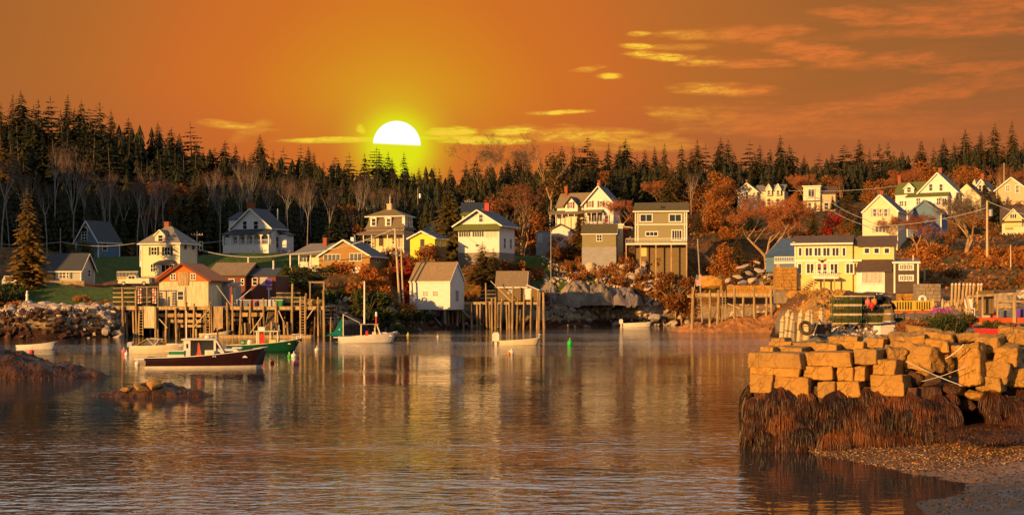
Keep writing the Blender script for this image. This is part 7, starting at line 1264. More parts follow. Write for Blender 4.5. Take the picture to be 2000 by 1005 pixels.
for i in range(520):            # clumps: a tuft rooted on a knob of rock, its fronds falling over it
    px = rs.uniform(1466, 2045); zt = weedtop(px) + rs.uniform(-.25, .3)
    if 1856 < px < 1928 and rs.random() < .95: continue
    lo = .1 if px < 1795 else .8
    z = lo + .3 + (zt - lo - .3)*rs.random()**.8; d = QD(px); r_ = rs.uniform(.16, .42)*(1.15 if px > 1795 else 1); slope = (zt - z)*(.12 if px < 1795 else .45); yb = d - .12 - weedface(px)*.9 - slope
    if mnoise.noise(Vector((px*.035, z*1.6, 11))) < -.22: continue
    cm_ = rs.choices((0, 1, 2), (.3, .3, .4))[0]
    for k in range(int(70 + 110*r_/.4)):
        a = rs.uniform(-.35, math.pi+.35); q_ = rs.random()**.5; L = rs.uniform(.6, 1.7)*r_ + .08; L = min(L, max(.12, z - (-.05 if px < 1795 else .55)))
        mi_ += [cm_]*4; strands(vs, fs, (PX(px, d) + math.cos(a)*r_*q_*.5, yb + .1 - math.sin(a)*.1, z + .12*(1-q_)*r_*3 - .1), L, rs.uniform(.009, .024), (math.cos(a)*r_*q_*.75, -abs(math.sin(a))*r_*q_*.95 - .02, 0), rs)
# left end of the quay
for i in range(1500):
    d = rs.uniform(46, 50); z = rs.uniform(.3, 2.0); strands(vs, fs, (PX(1478, 46) - .1 - .25*rs.random() + (d-46)*.18, d, z), rs.uniform(.35, .9), rs.uniform(.012, .03), (-rs.uniform(.05, .3), 0, 0), rs)
mi_ += [1]*(len(fs)-len(mi_)); b = MB(); b.v = [tuple(v) for v in vs]; b.f = fs; b.mi = mi_; b.build('rockweed', [M['weed'], M['weeddark'], M['weedbrown']], label='thick brown rockweed hanging down the lower face of the granite quay', kind='stuff')
vs, fs = [], []
for i in range(4200):       # on the islets and beach
    if i < 1500: u = rs.uniform(-.98, .9); x = -34.0 + 7.6*u; y = 88.5 - rs.uniform(1.6, 4.2)*math.sqrt(1-u*u); z = .0 + (float(np.interp(u, (-1,-.5,-.1,.3,.62,1), (1.6,2.5,2.35,1.7,1.15,.3)))*max(.05, 1-(abs(y-88.5)/(4.4*math.sqrt(1-u*u)+.1))**2.3)) - .42; strands(vs, fs, (x, y, z), rs.uniform(.15, .35), rs.uniform(.015, .035), (rs.uniform(-.15,.15), -.2, 0), rs, 3)
    elif i < 2400:
        u = rs.uniform(-.98, .98); x = -19.2 + 3.7*u; v_ = rs.uniform(.1, .88); y = 71.2 - 1.7*math.sqrt(1-u*u)*v_; z = -.6 + float(np.interp(u, (-1,-.7,-.35,-.05,.15,.35,.7,1), (.4,.75,1.0,1.25,1.2,1.0,.8,.4)))*(1-v_**2.3)
        if z > 0 and mnoise.noise(Vector((x*1.3, y*2, 4))) > -.1: strands(vs, fs, (x, y, z+.03), rs.uniform(.1, .22), rs.uniform(.012, .03), (rs.uniform(-.12,.12), -.12, 0), rs, 3)
    else:
        px = rs.gauss(1935, 50); d = rs.uniform(41.3, 44.2); x = PX(px, d); strands(vs, fs, (x, d, .82 + .2*(d-41) * .3 + .12*mnoise.noise(Vector((x, d*2, 1)))), .5, rs.uniform(.015, .03), (rs.uniform(-.35,.35), -rs.uniform(.2,.5), .05), rs, 3, lie=.75)
b = MB(); b.v = [tuple(v) for v in vs]; b.f = fs; b.mi = [int(mnoise.noise(Vector(vs[f[0]])*1.7)*3.5 + 1.6) % 3 for f in fs]; b.build('rockweed', [M['weedbrown'], M['weed'], M['weeddark']], label='mats of brown rockweed draped over the islets and the beach', kind='stuff')
# rough dark wall behind the weed
b = MB(); vs = []; n = 90
for i in range(n):
    px = 1470 + 580*i/(n-1); d = QD(px)
    for j in range(9): z = -.8 + 3.0*j/8; q_ = Vector((px*.03, z*1.2, 0)); cave = 2.4*max(0, 1-((px-1890)/44)**4); vs.append((PX(px, d), d + cave - .1 - weedface(px)*.8*(j < 8) + .12*mnoise.noise(q_*2) + (.0 if px < 1790 else .35*(j/8)), z))
b.add(vs, [(i*9+j, (i+1)*9+j, (i+1)*9+j+1, i*9+j+1) for i in range(n-1) for j in range(8)]); x0 = PX(1470, 46) ; b.add([(x0-.05, 45.9, -.8), (x0-.05, 45.9, 2.2), (x0+1.2, 52, 2.2), (x0+1.2, 52, -.8)], [(0,1,2,3)]); b.add([(x0, 46, 2.2), (PX(2050, 45), 45, 2.2), (PX(2050, 48), 48, 2.2), (x0+.4, 48.5, 2.2)], [(0,1,2,3)]); o = b.build('quay_footing', M['weedrock']); tag(o, 'dark footing wall of the quay behind the hanging rockweed', 'quay wall')
# ---------------------------------------------------------------- granite blocks of the quay
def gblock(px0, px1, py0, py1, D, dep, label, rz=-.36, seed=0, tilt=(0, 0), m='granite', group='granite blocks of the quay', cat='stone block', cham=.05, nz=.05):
    k = math.cos(rz) ; w_ = (PX(px1, D) - PX(px0, D))/ (math.cos(rz) + .17); h_ = PZ(py0, D) - PZ(py1, D); bm = bmesh.new(); bmesh.ops.create_cube(bm, size=1)
    for v in bm.verts: v.co = Vector((v.co.x*w_, v.co.y*dep, v.co.z*h_)) + Vector([random.uniform(-.5,.5)*nz*1.6*q_ for q_ in (1, 1, .8)])
    bmesh.ops.bevel(bm, geom=bm.edges[:], offset=cham*.45, segments=1, affect='EDGES', clamp_overlap=True); bmesh.ops.subdivide_edges(bm, edges=[e for e in bm.edges if e.calc_length() > .3], cuts=7, use_grid_fill=True)
    bmesh.ops.triangulate(bm, faces=[f for f in bm.faces if len(f.verts) > 4])
    for v in bm.verts:
        q_ = v.co*2.1 + Vector((seed*7.3, seed, 0)); v.co += Vector((mnoise.noise(q_), mnoise.noise(q_ + Vector((9,0,0))), mnoise.noise(q_ + Vector((0,9,0)))))*nz*.75 + Vector((mnoise.noise(v.co*5.5), mnoise.noise(v.co*7 + Vector((0,0,seed))), mnoise.noise(v.co*6.5 + Vector((4,0,seed)))))*nz*.55
    me = bpy.data.meshes.new('granite_block'); bm.to_mesh(me); bm.free(); me.materials.append(M[m]); o = bpy.data.objects.new('granite_block', me); COL.objects.link(o)
    o.rotation_euler = (tilt[0], tilt[1], rz); o.location = (PX((px0+px1)/2, D), D + dep/2, (PZ(py0, D)+PZ(py1, D))/2); return tag(o, label, cat, group)
A = 'granite block in the top course of the quay, '; B2 = 'granite block in the second course of the quay, '; C3 = 'granite block in the third course just above the weed, '
blocks = [(1477,1589,689,719,46.0,1.4,'long '+A+'leftmost'),(1590,1685,688,714,45.6,1.4,A+'second from the corner'),(1686,1736,682,712,45.2,1.3,A+'short and squarish, third'),
 (1478,1583,717,738,46.0,1.4,'long '+B2+'leftmost'),(1584,1649,715,742,45.6,1.4,B2+'second from the corner'),(1650,1683,716,744,45.4,1.3,B2+'narrow third one'),(1684,1712,716,744,45.3,1.3,B2+'narrow fourth one'),(1722,1771,703,733,45.0,1.3,'squarish '+B2+'standing proud at its right end'),
 (1479,1527,732,768,46.0,1.2,C3+'at the corner'),(1527,1599,736,775,45.7,1.3,'large '+C3+'second'),(1613,1650,746,778,45.5,1.2,C3+'third'),(1650,1698,745,776,45.3,1.2,C3+'fourth'),(1714,1786,733,774,45.0,1.3,'large rough '+C3+'at the right'),
 (1498,1528,677,690,47.6,1.1,'small block set back on the quay top at the corner'),(1528,1588,678,690,47.8,1.3,'low slab set back on the quay top behind the longest block'),(1513,1566,668,679,49.2,1.3,'slab in the upper back row beneath the white mooring posts'),(1518,1546,661,669,50.2,1.0,'thin slab directly at the foot of the mooring posts'),(1563,1613,668,682,48.6,1.2,'block in the upper back row, right of the post slab'),(1600,1650,672,686,47.4,1.0,'sloping slab behind the second top block'),(1650,1705,668,682,47.6,1.1,'flat slab behind the squarish top block'),(1628,1690,656,668,50.0,1.1,'tan slab near the crossed planks'),(1700,1740,662,678,47.5,1.0,'small tan block right of the crossed planks')]
random.seed(12)
for i, (a, b_, y0, y1, d, dp, lb) in enumerate(blocks): gblock(a+2, b_-1, y0, y1, d-.35, dp, lb, seed=i, rz=-.5 + random.uniform(-.05, .05), tilt=(random.uniform(-.02,.02), random.uniform(-.015,.015)))
right = [(1738,1776,676,703,45.2,1.2,.3,'shaded block right of the top course'),(1775,1853,674,721,45.0,1.6,-.9,'huge rounded grey boulder in shade right of the courses'),(1745,1818,654,678,47,1.2,.1,'long pale slab leaning under the rose bush'),(1816,1876,650,668,47.2,1.2,-.2,'flat slab under the green bush'),(1821,1870,661,690,45.2,1.0,-.25,'cracked tan block above the shaded hollow'),(1868,1888,676,700,44.8,.7,.5,'small tilted block left of the upright slab'),(1887,1930,672,752,44.6,.9,-.3,'tall upright slab standing on end over the hollow'),(1922,1972,657,684,45.6,1.2,-.45,'angular block right of the upright slab top'),(1945,1976,657,700,46.2,1,-1.2,'dark side block behind the angular one'),(1928,1986,707,742,44.8,1.2,-.35,'big orange block halfway down the right-hand tumble'),(1957,2006,674,716,44.9,1.2,-.3,'large square orange block at the right edge'),(1923,1968,737,768,44.6,1.0,-.5,'low block half buried in weed at the right'),(1968,2010,652,674,46.2,1.2,.2,'flat slab at the top right edge'),(1878,1924,652,670,46.8,1.1,.15,'flat slab beside the red box'),(1985,2035,720,760,45,1.1,-.2,'block leaving the frame at the right edge'),(1855,1880,690,735,45.8,1.0,-.8,'dark block at the back of the hollow'),(1775,1850,640,656,49.5,1.1,.1,'tan slab in front of the rose bush'),(1960,2030,640,654,48.5,1.2,0,'low tan slab by the red dock'),(1795,1830,722,752,45.6,1,-.7,'dark block under the huge rounded boulder')]
for i, (a, b_, y0, y1, d, dp, rz, lb) in enumerate(right): gblock(a, b_, y0, y1, d, dp, lb, seed=40+i, rz=-.3 + rz*.6, tilt=(random.uniform(-.1,.1), random.uniform(-.12,.12)), cham=.09, nz=.10 if i != 1 else .14, group='tumbled blocks at the right end of the quay')
random.seed(31)
for k in range(34):
    px = random.uniform(1600, 2000); d = random.uniform(48.5, 58); x = PX(px, d); s_ = random.uniform(.3, .75); rock(random.choice(RK['granite']), x, d, gz(x, d)+.05, s_, where('loose tan stone on the quay top', px), 'loose stones on the quay top')
for k in range(16):
    px = random.uniform(1740, 1990); rock(random.choice(RK['weedrock' if k % 2 else 'granite']), PX(px, 45.6), 45.6, random.uniform(1.2, 2.9), random.uniform(.5, 1.0), where('wedged stone between the tumbled quay blocks', px), 'wedged stones in the tumble')
def shell(name, boxes, seed, label, sc, mats):
    rs = random.Random(seed); b = MB(); src = [([v.co.copy() for v in me.vertices], [tuple(p.vertices) for p in me.polygons]) for me in LR_]
    for (a, b_, d0, d1, n, zf) in boxes:
        for _ in range(n):
            px = rs.uniform(a, b_); d = rs.uniform(d0, d1); x = PX(px, d); z = zf(x, d)
            if z is None: continue
            s_ = sc*rs.uniform(.5, 1.6); v_, f_ = src[rs.randrange(5)]; rt = Matrix.Rotation(rs.random()*6, 3, 'Z'); b.add([rt @ q_*s_ + Vector((x, d, z + s_*.15)) for q_ in v_], f_, rs.randrange(len(mats)))
    return b.build(name, [M[q_] for q_ in mats], label=label, kind='stuff')
shell('gravel', [(1560, 1830, 49, 57, 2600, lambda x, d: gz(x, d))], 3, 'broken shells and gravel on the quay top between the slabs', .13, ['rubble', 'stonewall', 'hullwhite', 'weedrock'])
# ---------------------------------------------------------------- beach below the quay
BL = [(1540,883),(1620,890),(1700,905),(1790,925),(1870,940),(1888,950),(1880,962),(1800,978),(1740,992),(1690,1012),(1640,1060),(1600,1130)]
_bl = np.array([(PX(a, 13520/(b_-582)), 13520/(b_-582)) for a, b_ in BL])
def bz(x, y):
    best = 1e9; sg = 1
    for i in range(len(_bl)-1):
        ax, ay = _bl[i]; bx, by = _bl[i+1]; L2 = (bx-ax)**2+(by-ay)**2; t_ = max(0, min(1, ((x-ax)*(bx-ax)+(y-ay)*(by-ay))/L2)); qx, qy = ax+t_*(bx-ax), ay+t_*(by-ay); dd_ = math.hypot(x-qx, y-qy)
        if dd_ < best: best = dd_; sg = 1 if ((bx-ax)*(y-ay) - (by-ay)*(x-ax)) > 0 else -1
    h = .11*best if sg > 0 else -.16*best
    if x < 10.2: h -= (10.2-x)*.6
    return min(h, .95 + .05*mnoise.noise(Vector((x, y, 0)))) + (.05*mnoise.fractal(Vector((x*1.3, y*1.3, 2)), .8, 2, 4) if h > -.3 else 0)
xs_ = np.linspace(6, 30, 130); ys_ = np.linspace(14, 47.5, 150); vs = [(x, y, bz(x, y)) for y in ys_ for x in xs_]
bmn = bpy.data.materials.new('beach'); bmn.use_nodes = True; t = NT(bmn.node_tree); pos = t.n('ShaderNodeNewGeometry').outputs['Position']; sp = t.n('ShaderNodeSeparateXYZ'); t.put(sp.inputs[0], pos)
n1 = t.noise(pos, .7, 4, .6); n2 = t.noise(pos, 9, 4, .7); mud_shaded = t.mix(t.mr(n1, .4, .6), (.014, .016, .02), (.03, .027, .026)); peb = t.mix(t.mr(n2, .4, .6), (.10, .045, .02), (.32, .18, .09))  # wet mud, with shade put into its dark colour
pm = t.mr(t.m('ADD', sp.outputs[1], t.m('MULTIPLY', n1, 4)), 37.5, 40.5); c = t.mix(pm, mud_shaded, peb); c = t.mix(t.mr(n2, .55, .7, 0, .6), c, (.02, .015, .012))
bs = t.n('ShaderNodeBsdfPrincipled'); t.put(bs.inputs['Base Color'], c); t.put(bs.inputs['Roughness'], t.mr(n1, .35, .6, .5, .8)); bp = t.n('ShaderNodeBump'); t.put(bp.inputs['Height'], t.m('ADD', n2, t.m('MULTIPLY', n1, 2))); t.put(bp.inputs['Strength'], .8); t.put(bp.inputs['Distance'], .06); t.put(bs.inputs['Normal'], bp.outputs[0]); t.put(t.n('ShaderNodeOutputMaterial').inputs[0], bs.outputs[0])
b = MB(); b.add(vs, [(j*130+i, j*130+i+1, (j+1)*130+i+1, (j+1)*130+i) for j in range(149) for i in range(129)]); b.build('beach', bmn, smooth=True, kind='structure')
shell('pebbles', [(1560, 2020, 39.5, 45, 7500, lambda x, d: (lambda z: z if z > -.03 else None)(bz(x, d)))], 6, 'wet pebbles and shell grit on the beach at the foot of the quay', .06, ['weedrock', 'darkwood', 'ledge', 'weedrock', 'stonewall', 'weedrock'])
shell('shingle', [(1700, 2020, 31, 39.8, 2600, lambda x, d: (lambda z: z if z > -.03 else None)(bz(x, d)))], 16, 'dark wet shingle and weed scraps at the bottom right of the beach', .05, ['weedrock', 'darkwood', 'black', 'weedrock'])
# ---------------------------------------------------------------- things on the quay
def mpost(px, D, pt, pb, label, lean=0, r=.11, m='polewood', group=None):
    z0 = PZ(pb, D); h = PZ(pt, D)-z0; o = empty('mooring_post', (PX(px, D), D, z0), random.random()*3, label=label, cat='post', group=group); o.rotation_euler = (0, lean, .0); b = MB(); b.tube((0,0,-.3), (0,0,h-.15), r*1.05, r, 8); b.build('shaft', M[m], o); b = MB(); b.tube((0,0,h-.149), (0,0,h), r, r*.25, 8); b.build('cap', M['wood'], o); b = MB(); b.tube((0,0,h*.28), (0,0,h*.31), r*1.1, r*1.1, 8); b.build('band', M['rubber'], o); b = MB(); b.tube((0,0,h*.72), (0,0,h*.74), r*1.07, r*1.07, 8); b.build('band', M['rubber'], o)
random.seed(2)
for px, pt, pb, ln, nm in ((1527,616,662,.06,'leftmost'),(1534,604,662,.1,'second, taller'),(1542,609,662,.12,'third'),(1550,621,660,.02,'short grey fourth'),(1560,604,660,.1,'fifth, tall'),(1576,604,650,.08,'sixth, thick'),(1585,605,628,0,'seventh, behind the tyre'),(1604,600,618,.05,'lone one farthest right')): mpost(px, 53, pt, pb, f'weathered white wooden mooring post on the quay corner, {nm}', ln, .125 if 'thick' in nm else .105, 'polewood' if 'grey' not in nm else 'greywood')
o = empty('old_tyre', (PX(1574, 52.2), 52.2, PZ(640, 52.2)), label='old dark tyre leaning against the white mooring posts', cat='tyre'); b = MB(); b.lathe([(.34,-.1),(.46,-.13),(.5,-.05),(.5,.05),(.46,.13),(.34,.1),(.34,-.1)], n=20); t_ = b.build('tread', M['darkwood'], o, smooth=True); t_.rotation_euler = (1.2, .5, 0); b = MB(); b.lathe([(.30,-.08),(.345,-.1),(.345,.1),(.30,.08)], n=20); t2 = b.build('inner_rim', M['black'], o); t2.rotation_euler = (1.2, .5, 0)
o.scale = (.58,.58,.6)
o = empty('tank', (PX(1606, 54), 54, 3.75), label='round brown metal tub between the tyre and the green traps', cat='tub'); b = MB(); b.lathe([(.01,0),(.36,0),(.38,.3),(.36,.45),(.01,.45)], n=16); b.build('tub', M['darkwood'], o); b = MB(); b.lathe([(.385,.4),(.4,.43),(.385,.47)], n=16); b.build('rim', M['metal'], o)
o = empty('bait_tote', (PX(1726, 52.5), 52.5, 3.78), .3, label='white lidded fish tote with dark lid on the quay, left of the rose bush', cat='crate'); b = MB(); b.box(-.3, .3, -.25, .25, 0, .38); b.box(-.33, .33, -.28, -.25, .28, .37); b.build('box', M['hullwhite'], o); b = MB(); b.slab([(-.33, -.3, .39), (.36, -.3, .46), (.36, .28, .46), (-.33, .28, .39)], .04); b.build('lid', M['black'], o)
for k, (a, b_, l) in enumerate(((P(1693, 645, 49.5), P(1712, 668, 48.3), 'pale plank leaning down to the right'), (P(1712, 645, 49.3), P(1682, 672, 48.4), 'pale plank crossing the other'), (P(1600, 622, 53), P(1590, 650, 51.5), 'thin pale stick standing by the tyre'), (P(1595, 640, 54), P(1640, 636, 54), 'long flat board lying before the traps'), (P(1640, 642, 51), P(1685, 652, 50.5), 'dark board lying on the gravel'), (P(1560, 668, 49.4), P(1598, 660, 50), 'grey board behind the back row'))):
    b = MB(); b.bar(a, b_, .12 if k != 2 else .04, .05); o = b.build('plank', M['wood' if k not in (4,) else 'darkwood']); tag(o, l, 'plank')
for k, (px, py, m_) in enumerate(((1695, 590, 'buoypink'), (1708, 589, 'orangerope'), (1703, 596, 'redpaint'), (1662, 588, 'hullcream'))):
    o = empty('pot_buoy', (PX(px, 55.9), 55.9, PZ(py, 55.9)), label=['pink pot buoy at the left on the black traps', 'orange round pot buoy at the right on the black traps', 'red pot buoy hanging below the other two on the black traps', 'cream pot buoy lying on the green trap stack'][k], cat='buoy'); b = MB(); b.lathe([(.01,-.14),(.09,-.12),(.12,0),(.09,.12),(.01,.14)], n=10); b.build('float', M[m_], o, smooth=True); b = MB(); b.tube((0,0,-.22), (0,0,.26), .018); b.build('spindle', M['wood'], o)
o = empty('tarp', (PX(1722, 56.4), 56.4, 4.13), label='crumpled white netting thrown over the right of the black traps', cat='net'); vs = []; 
for i in range(12):
    for j in range(10): x, y = -.6+1.2*i/11, -.5+1.0*j/9; vs.append((x, y, max(.05, 1.25 - 1.3*(x+.1)**2 - .7*y*y + .14*mnoise.noise(Vector((x*5, y*5, 0))))))
b = MB(); b.add(vs, [(i*10+j, (i+1)*10+j, (i+1)*10+j+1, i*10+j+1) for i in range(11) for j in range(9)]); b.build('netting', M['black'], o)
vs2 = [(x*.7, y*.7, z+.03) for x, y, z in vs]; b = MB(); b.add(vs2, [(i*10+j, (i+1)*10+j, (i+1)*10+j+1, i*10+j+1) for i in range(11) for j in range(9) if (i*j) % 3]); b.build('rope_tangle', M['wire'], o)
# yellow crates and orange slab
for k, px in enumerate((1763, 1800)):
    o = empty('yellow_trap', (PX(px, 76), 76, PZ(606, 76)), label=['left yellow slatted crate below the dark brown cottage', 'right yellow slatted crate below the dark brown cottage'][k], cat='crate'); b = MB(); w_ = .56 - .04*k
    for i in range(7): b.box(-w_+.1+i*(2*w_-.2)/6-.03, -w_+.1+i*(2*w_-.2)/6+.03, -.34, -.3, .06, .5)
    b.build('slats', M['yellowplastic'], o); b = MB(); b.box(-w_, w_, -.35, .3, 0, .06); b.box(-w_, w_, -.35, .3, .5, .56); b.box(-w_, -w_+.07, -.35, .3, .061, .499); b.box(w_-.07, w_, -.35, .3, .061, .499); b.build('frame', M['yellowplastic'], o); b = MB(); b.box(-w_+.08, w_-.08, -.28, .25, .07, .49); b.build('netting', M['leafolive'], o)
b = MB(); b.box(-1.35, 1.2, -.5, .5, 0, .14); 
for i in range(5): b.box(-1.38, 1.23, -.52+i*.2, -.4+i*.2, .141, .2)
o = b.build('pallet', M['orangepaint'], loc=(PX(1783, 74), 74, PZ(614, 74))); tag(o, 'orange painted pallet under the two yellow crates', 'pallet')
o = empty('life_ring', (PX(1802, 90), 90, PZ(584, 90)), label='white life ring hung above the right yellow crate', cat='life ring'); b = MB(); b.lathe([(.15,-.06),(.27,-.06),(.3,0),(.27,.06),(.15,.06),(.12,0),(.15,-.06)], n=16); r_ = b.build('ring', M['hullwhite'], o, smooth=True); r_.rotation_euler = (R(90), 0, 0); b = MB(); b.box(-.04, .04, -.02, .02, -.9, -.3); b.build('stake', M['wood'], o)
# capped post fence
o = empty('post_fence', (PX(1888, 92), 92, PZ(597, 92)), label='row of pointed wooden posts with white caps at the right, above the red dock', cat='fence'); random.seed(6)
for px in (1860,1867,1874,1882,1889,1895,1902,1911,1917): x = PX(px, 92)-PX(1888, 92); l_ = random.uniform(-.08,.06); h = PZ(556, 92)-PZ(597, 92); b = MB(); b.tube((x-.12+l_, 0, -.6), (x, 0, h), .09, .08, 7); b.build('post', M['wood'], o); b = MB(); b.tube((x, 0, h+.001), (x, 0, h+.13), .11, .02, 7); b.build('cap', M['hullwhite'], o)
b = MB(); b.bar((PX(1866, 92)-PX(1888, 92), .15, .85), (PX(1922, 92)-PX(1888, 92), .15, .9), .06, .18); b.build('rail', M['wood'], o)
for k, (px, pt) in enumerate(((1841, 582), (1847, 590), (1852, 588), (1869, 590), (1823, 582))):
    mpost(px, 88, pt, 606, ['thin stake left of the white-capped fence', 'short stake left of the fence, second', 'stubby bollard-like post left of the fence', 'short stake under the white-capped posts', 'thin tall stake right of the yellow crates'][k], 0, .08 if k != 2 else .16)
# red dock with timber rail
o = empty('red_dock', (PX(1893, 56), 56, 0), label='orange-red painted dock with timber railing at the right edge', cat='dock'); X = lambda p_, d=56: PX(p_, d) - PX(1893, 56); Z = lambda p_, d=56: PZ(p_, d)
b = MB(); b.box(X(1893), X(2070), -.08, .08, Z(630), Z(620)); b.build('fascia', M['orangepaint'], o); b = MB()
for i in range(22): b.box(X(1893)+i*.19, X(1893)+i*.19+.17, .09, 3.2, Z(621)-.05, Z(621))
b.build('deck', M['orangepaint'], o)
for px in (1899, 1980, 2040): b = MB(); b.box(X(px)-.08, X(px)+.08, .1, .25, 2.8, Z(630)); b.build('leg', M['redpaint'], o)
b = MB(); b.bar((X(1884), -.1, Z(579)), (X(2010), -.1, Z(571)), .09, .09); b.build('top_rail', M['wood'], o); b = MB(); b.bar((X(1886), -.08, Z(581)), (X(1897), -.1, Z(624)), .2, .08); b.build('brace', M['wood'], o)
for px in (1979, 1917, 1946): b = MB(); b.bar((X(px), -.11, Z(630 if px == 1979 else 620)), (X(px), -.11, Z(575)), .11 if px == 1979 else .06); b.build('post', M['wood'], o)
b = MB()
for i in range(6): b.box(X(1916)+i*.11, X(1916)+i*.11+.1, .3, .36, Z(612), Z(566)-random.random()*.05)
b.build('board_screen', M['brownshed'], o)
o = empty('covered_skiff', (PX(1963, 60), 60, PZ(603, 60)), label='grey upturned skiff behind the red dock railing', cat='boat'); b = MB(); mp_vs = []
for i in range(9):
    u = -1+2*i/8
    for j in range(9): a = math.pi*j/8; w_ = .42*(1-abs(u)**2.5*.6); mp_vs.append((u*.62, math.cos(a)*w_, math.sin(a)*.62*(1-abs(u)**3*.4)+.12))
b.add(mp_vs, [(i*9+j, (i+1)*9+j, (i+1)*9+j+1, i*9+j+1) for i in range(8) for j in range(8)]); b.build('hull', M['greywood'], o); b = MB(); b.box(-.6, .6, -.45, -.4, .05, .12); b.box(-.55, .55, -.5, -.46, .3, .38); b.build('rub_rail', M['wood'], o)
for k, (px, m_, w_, h_, l) in enumerate(((1925, 'hullcream', .3, .22, 'cream tote on the red dock, left of the three'), (1940, 'buoypink', .22, .2, 'pink tote on the red dock, middle of the three'), (1962, 'bluegrey', .5, .25, 'blue tote on the red dock, right of the three'), (1990, 'purple', .3, .3, 'purple tote on the red dock at the right edge'))): crate(px, 56.8, PZ(620, 56), w_, h_, m_, l, m_)
o = empty('red_box', (PX(1931, 49.5), 49.5, PZ(655, 49.5)), label='red painted wooden box lying on the rocks under the red dock', cat='crate'); b = MB(); b.box(-.46, .46, -.2, .2, 0, .26)
b.build('box', M['redpaint'], o); b = MB(); b.box(-.48, -.4, -.22, -.2, 0, .27); b.box(.4, .48, -.22, -.2, 0, .27); b.build('batten', M['redpaint'], o)
o = empty('white_trailer', (PX(1990, 120), 120, PZ(578, 120)), label='low white boat hull on the bank at the right edge', cat='boat'); boat_shell(o, 3.4, 1.2, .5, .7, ('hullwhite','hullwhite','greywood','hullwhite'), deck=.2)
o = empty('garden_chair', (PX(1895, 60), 60, PZ(616, 60)), label='white plastic chair left of the sloping brace of the red dock', cat='chair'); b = MB(); b.box(-.16, .16, -.16, .16, .3, .34); b.build('seat', M['hullwhite'], o); b = MB(); b.slab([(-.16, .15, .35), (.16, .15, .35), (.18, .28, .75), (-.18, .28, .75)], .03); b.build('backrest', M['hullwhite'], o)
for sx_ in (-.14, .14):
    for sy_ in (-.14, .14): b = MB(); b.box(sx_-.015, sx_+.015, sy_-.015, sy_+.015, 0, .3); b.build('leg', M['hullwhite'], o)
# dinghy, picket ropes on the rocks
rope(P(1772, 706, 44.3), P(1878, 752, 43.6), 'white rope stretched across the dark hollow of the quay', .014, .04, 'wire'); rope(P(1800, 744, 44.4), P(1888, 714, 43.9), 'second white rope crossing the hollow the other way', .011, .05, 'wire'); rope(P(1846, 700, 44.3), P(1882, 672, 44.2), 'thin pale rope over the cracked tan block', .014, .05, 'hullwhite')
# bushes on the quay
random.seed(15); ROSE = bush(81, .7, 'leafolive', 1500, .025, .07, .9, 'rose_bush'); ROSR = bush(82, .7, 'leafrust', 1500, .025, .07, .9, 'rose_bush'); ROSG = bush(83, .7, 'leafgreen', 1500, .025, .07, .9, 'rose_bush')
for px, py, d, r_, pr, l in ((1755,665,51,.5,ROSE,'olive rose bush right of the white tote'),(1768,650,52,.62,ROSR,'reddish rose bush left of the green ones'),(1790,645,53,.6,ROSR,'reddish rose bush under the orange pallet'),(1785,662,50,.5,ROSR,'low reddish rose bush at the front'),(1812,640,54,.62,ROSE,'olive rose bush in the middle of the quay thicket'),(1835,650,52,.66,ROSG,'dark green rose bush, left one of two'),(1866,652,52,.72,ROSG,'dark green rose bush, right one of two beside the red dock'),(1845,632,55,.6,ROSE,'olive rose bush under the purple flowers'),(1940,640,52,.42,ROSE,'low olive bush above the red box'),(1965,645,51,.4,ROSE,'low olive bush right of the red box'),(1885,628,56,.5,ROSE,'olive bush at the foot of the sloping brace'),(1712,668,49,.2,ROSG,'small green weed tuft by the crossed planks'),(1722,672,48.6,.2,ROSG,'second small weed tuft right of the planks')):
    plant(pr, px, d, r_, l, 'bush', zz=PZ(py, d) - .05)
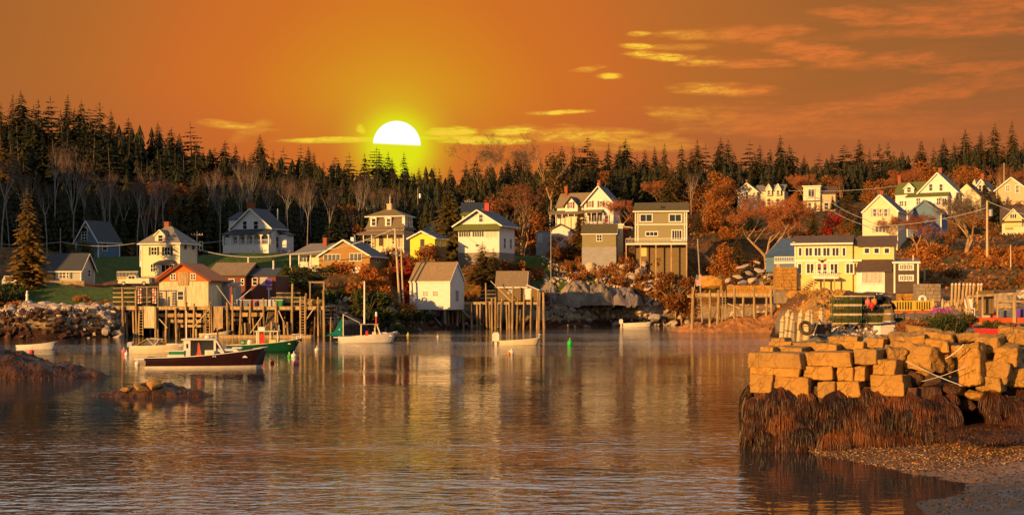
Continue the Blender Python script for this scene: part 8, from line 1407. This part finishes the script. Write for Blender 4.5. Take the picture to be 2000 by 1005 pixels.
o = empty('flower_clump', (PX(1838, 70), 70, PZ(612, 70)), label='clump of magenta flowers left of the white-capped fence', cat='flowers'); vs, fs = [], []; rs = random.Random(3); cards(vs, fs, [Vector((rs.uniform(-.6,.6), rs.uniform(-.3,.3), rs.uniform(.05,.3))) for _ in range(400)], rs, .02, .05); arr_mesh('petals', vs, fs, 'flower', o, kind='stuff'); b = MB()
for i in range(14): b.tube((-.5+i*.08, 0, -.2), (-.55+i*.085, 0, .15), .01, n=4)
b.build('stems', M['leafgreen'], o)
# low scrub over the slopes: leaf litter, heath and grass nobody could count
def scrub(name, n, boxes, m, label, seed, s0=.15, s1=.4):
    rs = random.Random(seed); tot_ = sum((b_[1]-b_[0])*(b_[3]-b_[2]) for b_ in boxes); X_, Y_ = [], []
    for (a, b_, d0, d1) in boxes:
        k = int(n*(b_-a)*(d1-d0)/tot_)
        for _ in range(k):
            px = rs.uniform(a, b_); d = rs.uniform(d0, d1)
            if mnoise.noise(Vector((px*.02, d*.12, seed))) < rs.uniform(-.35, .3): continue
            if any(l[0][0] < px < l[0][1] and l[1][0] < d < l[1][1] for l in LAWN): continue
            X_.append(PX(px, d)); Y_.append(d)
    Z_ = ground(np.array(X_), np.array(Y_)); vs, fs = [], []; pts = [Vector((x, y, z + rs.uniform(.0, .75))) for x, y, z in zip(X_, Y_, Z_) if z > 2.6]; cards(vs, fs, pts, rs, s0, s1); return arr_mesh(name, vs, fs, m, label=label, kind='stuff')
HB = [(540, 2050, 206, 345), (1130, 1560, 255, 300), (1790, 2030, 145, 220)]
scrub('heath', 17000, HB, 'drygrass', 'orange dry grass and heath covering the village slopes', 1); scrub('scrub', 17000, HB, 'leafrust', 'rust brown low scrub covering the village slopes', 2); scrub('undergrowth', 12000, HB + [(-100, 560, 255, 300)], 'leafolive', 'olive low undergrowth between the houses and under the trees', 3)

for o in [q_ for q_ in S.objects if q_.parent is None and '_h' in q_.keys()]:        # prototypes that were never set out
    if o.parent is None and '_h' in o.keys() and 'label' not in o.keys():
        for c in list(o.children): bpy.data.objects.remove(c)
        bpy.data.objects.remove(o)
for o in S.objects:
    if '_h' in o.keys(): del o['_h']
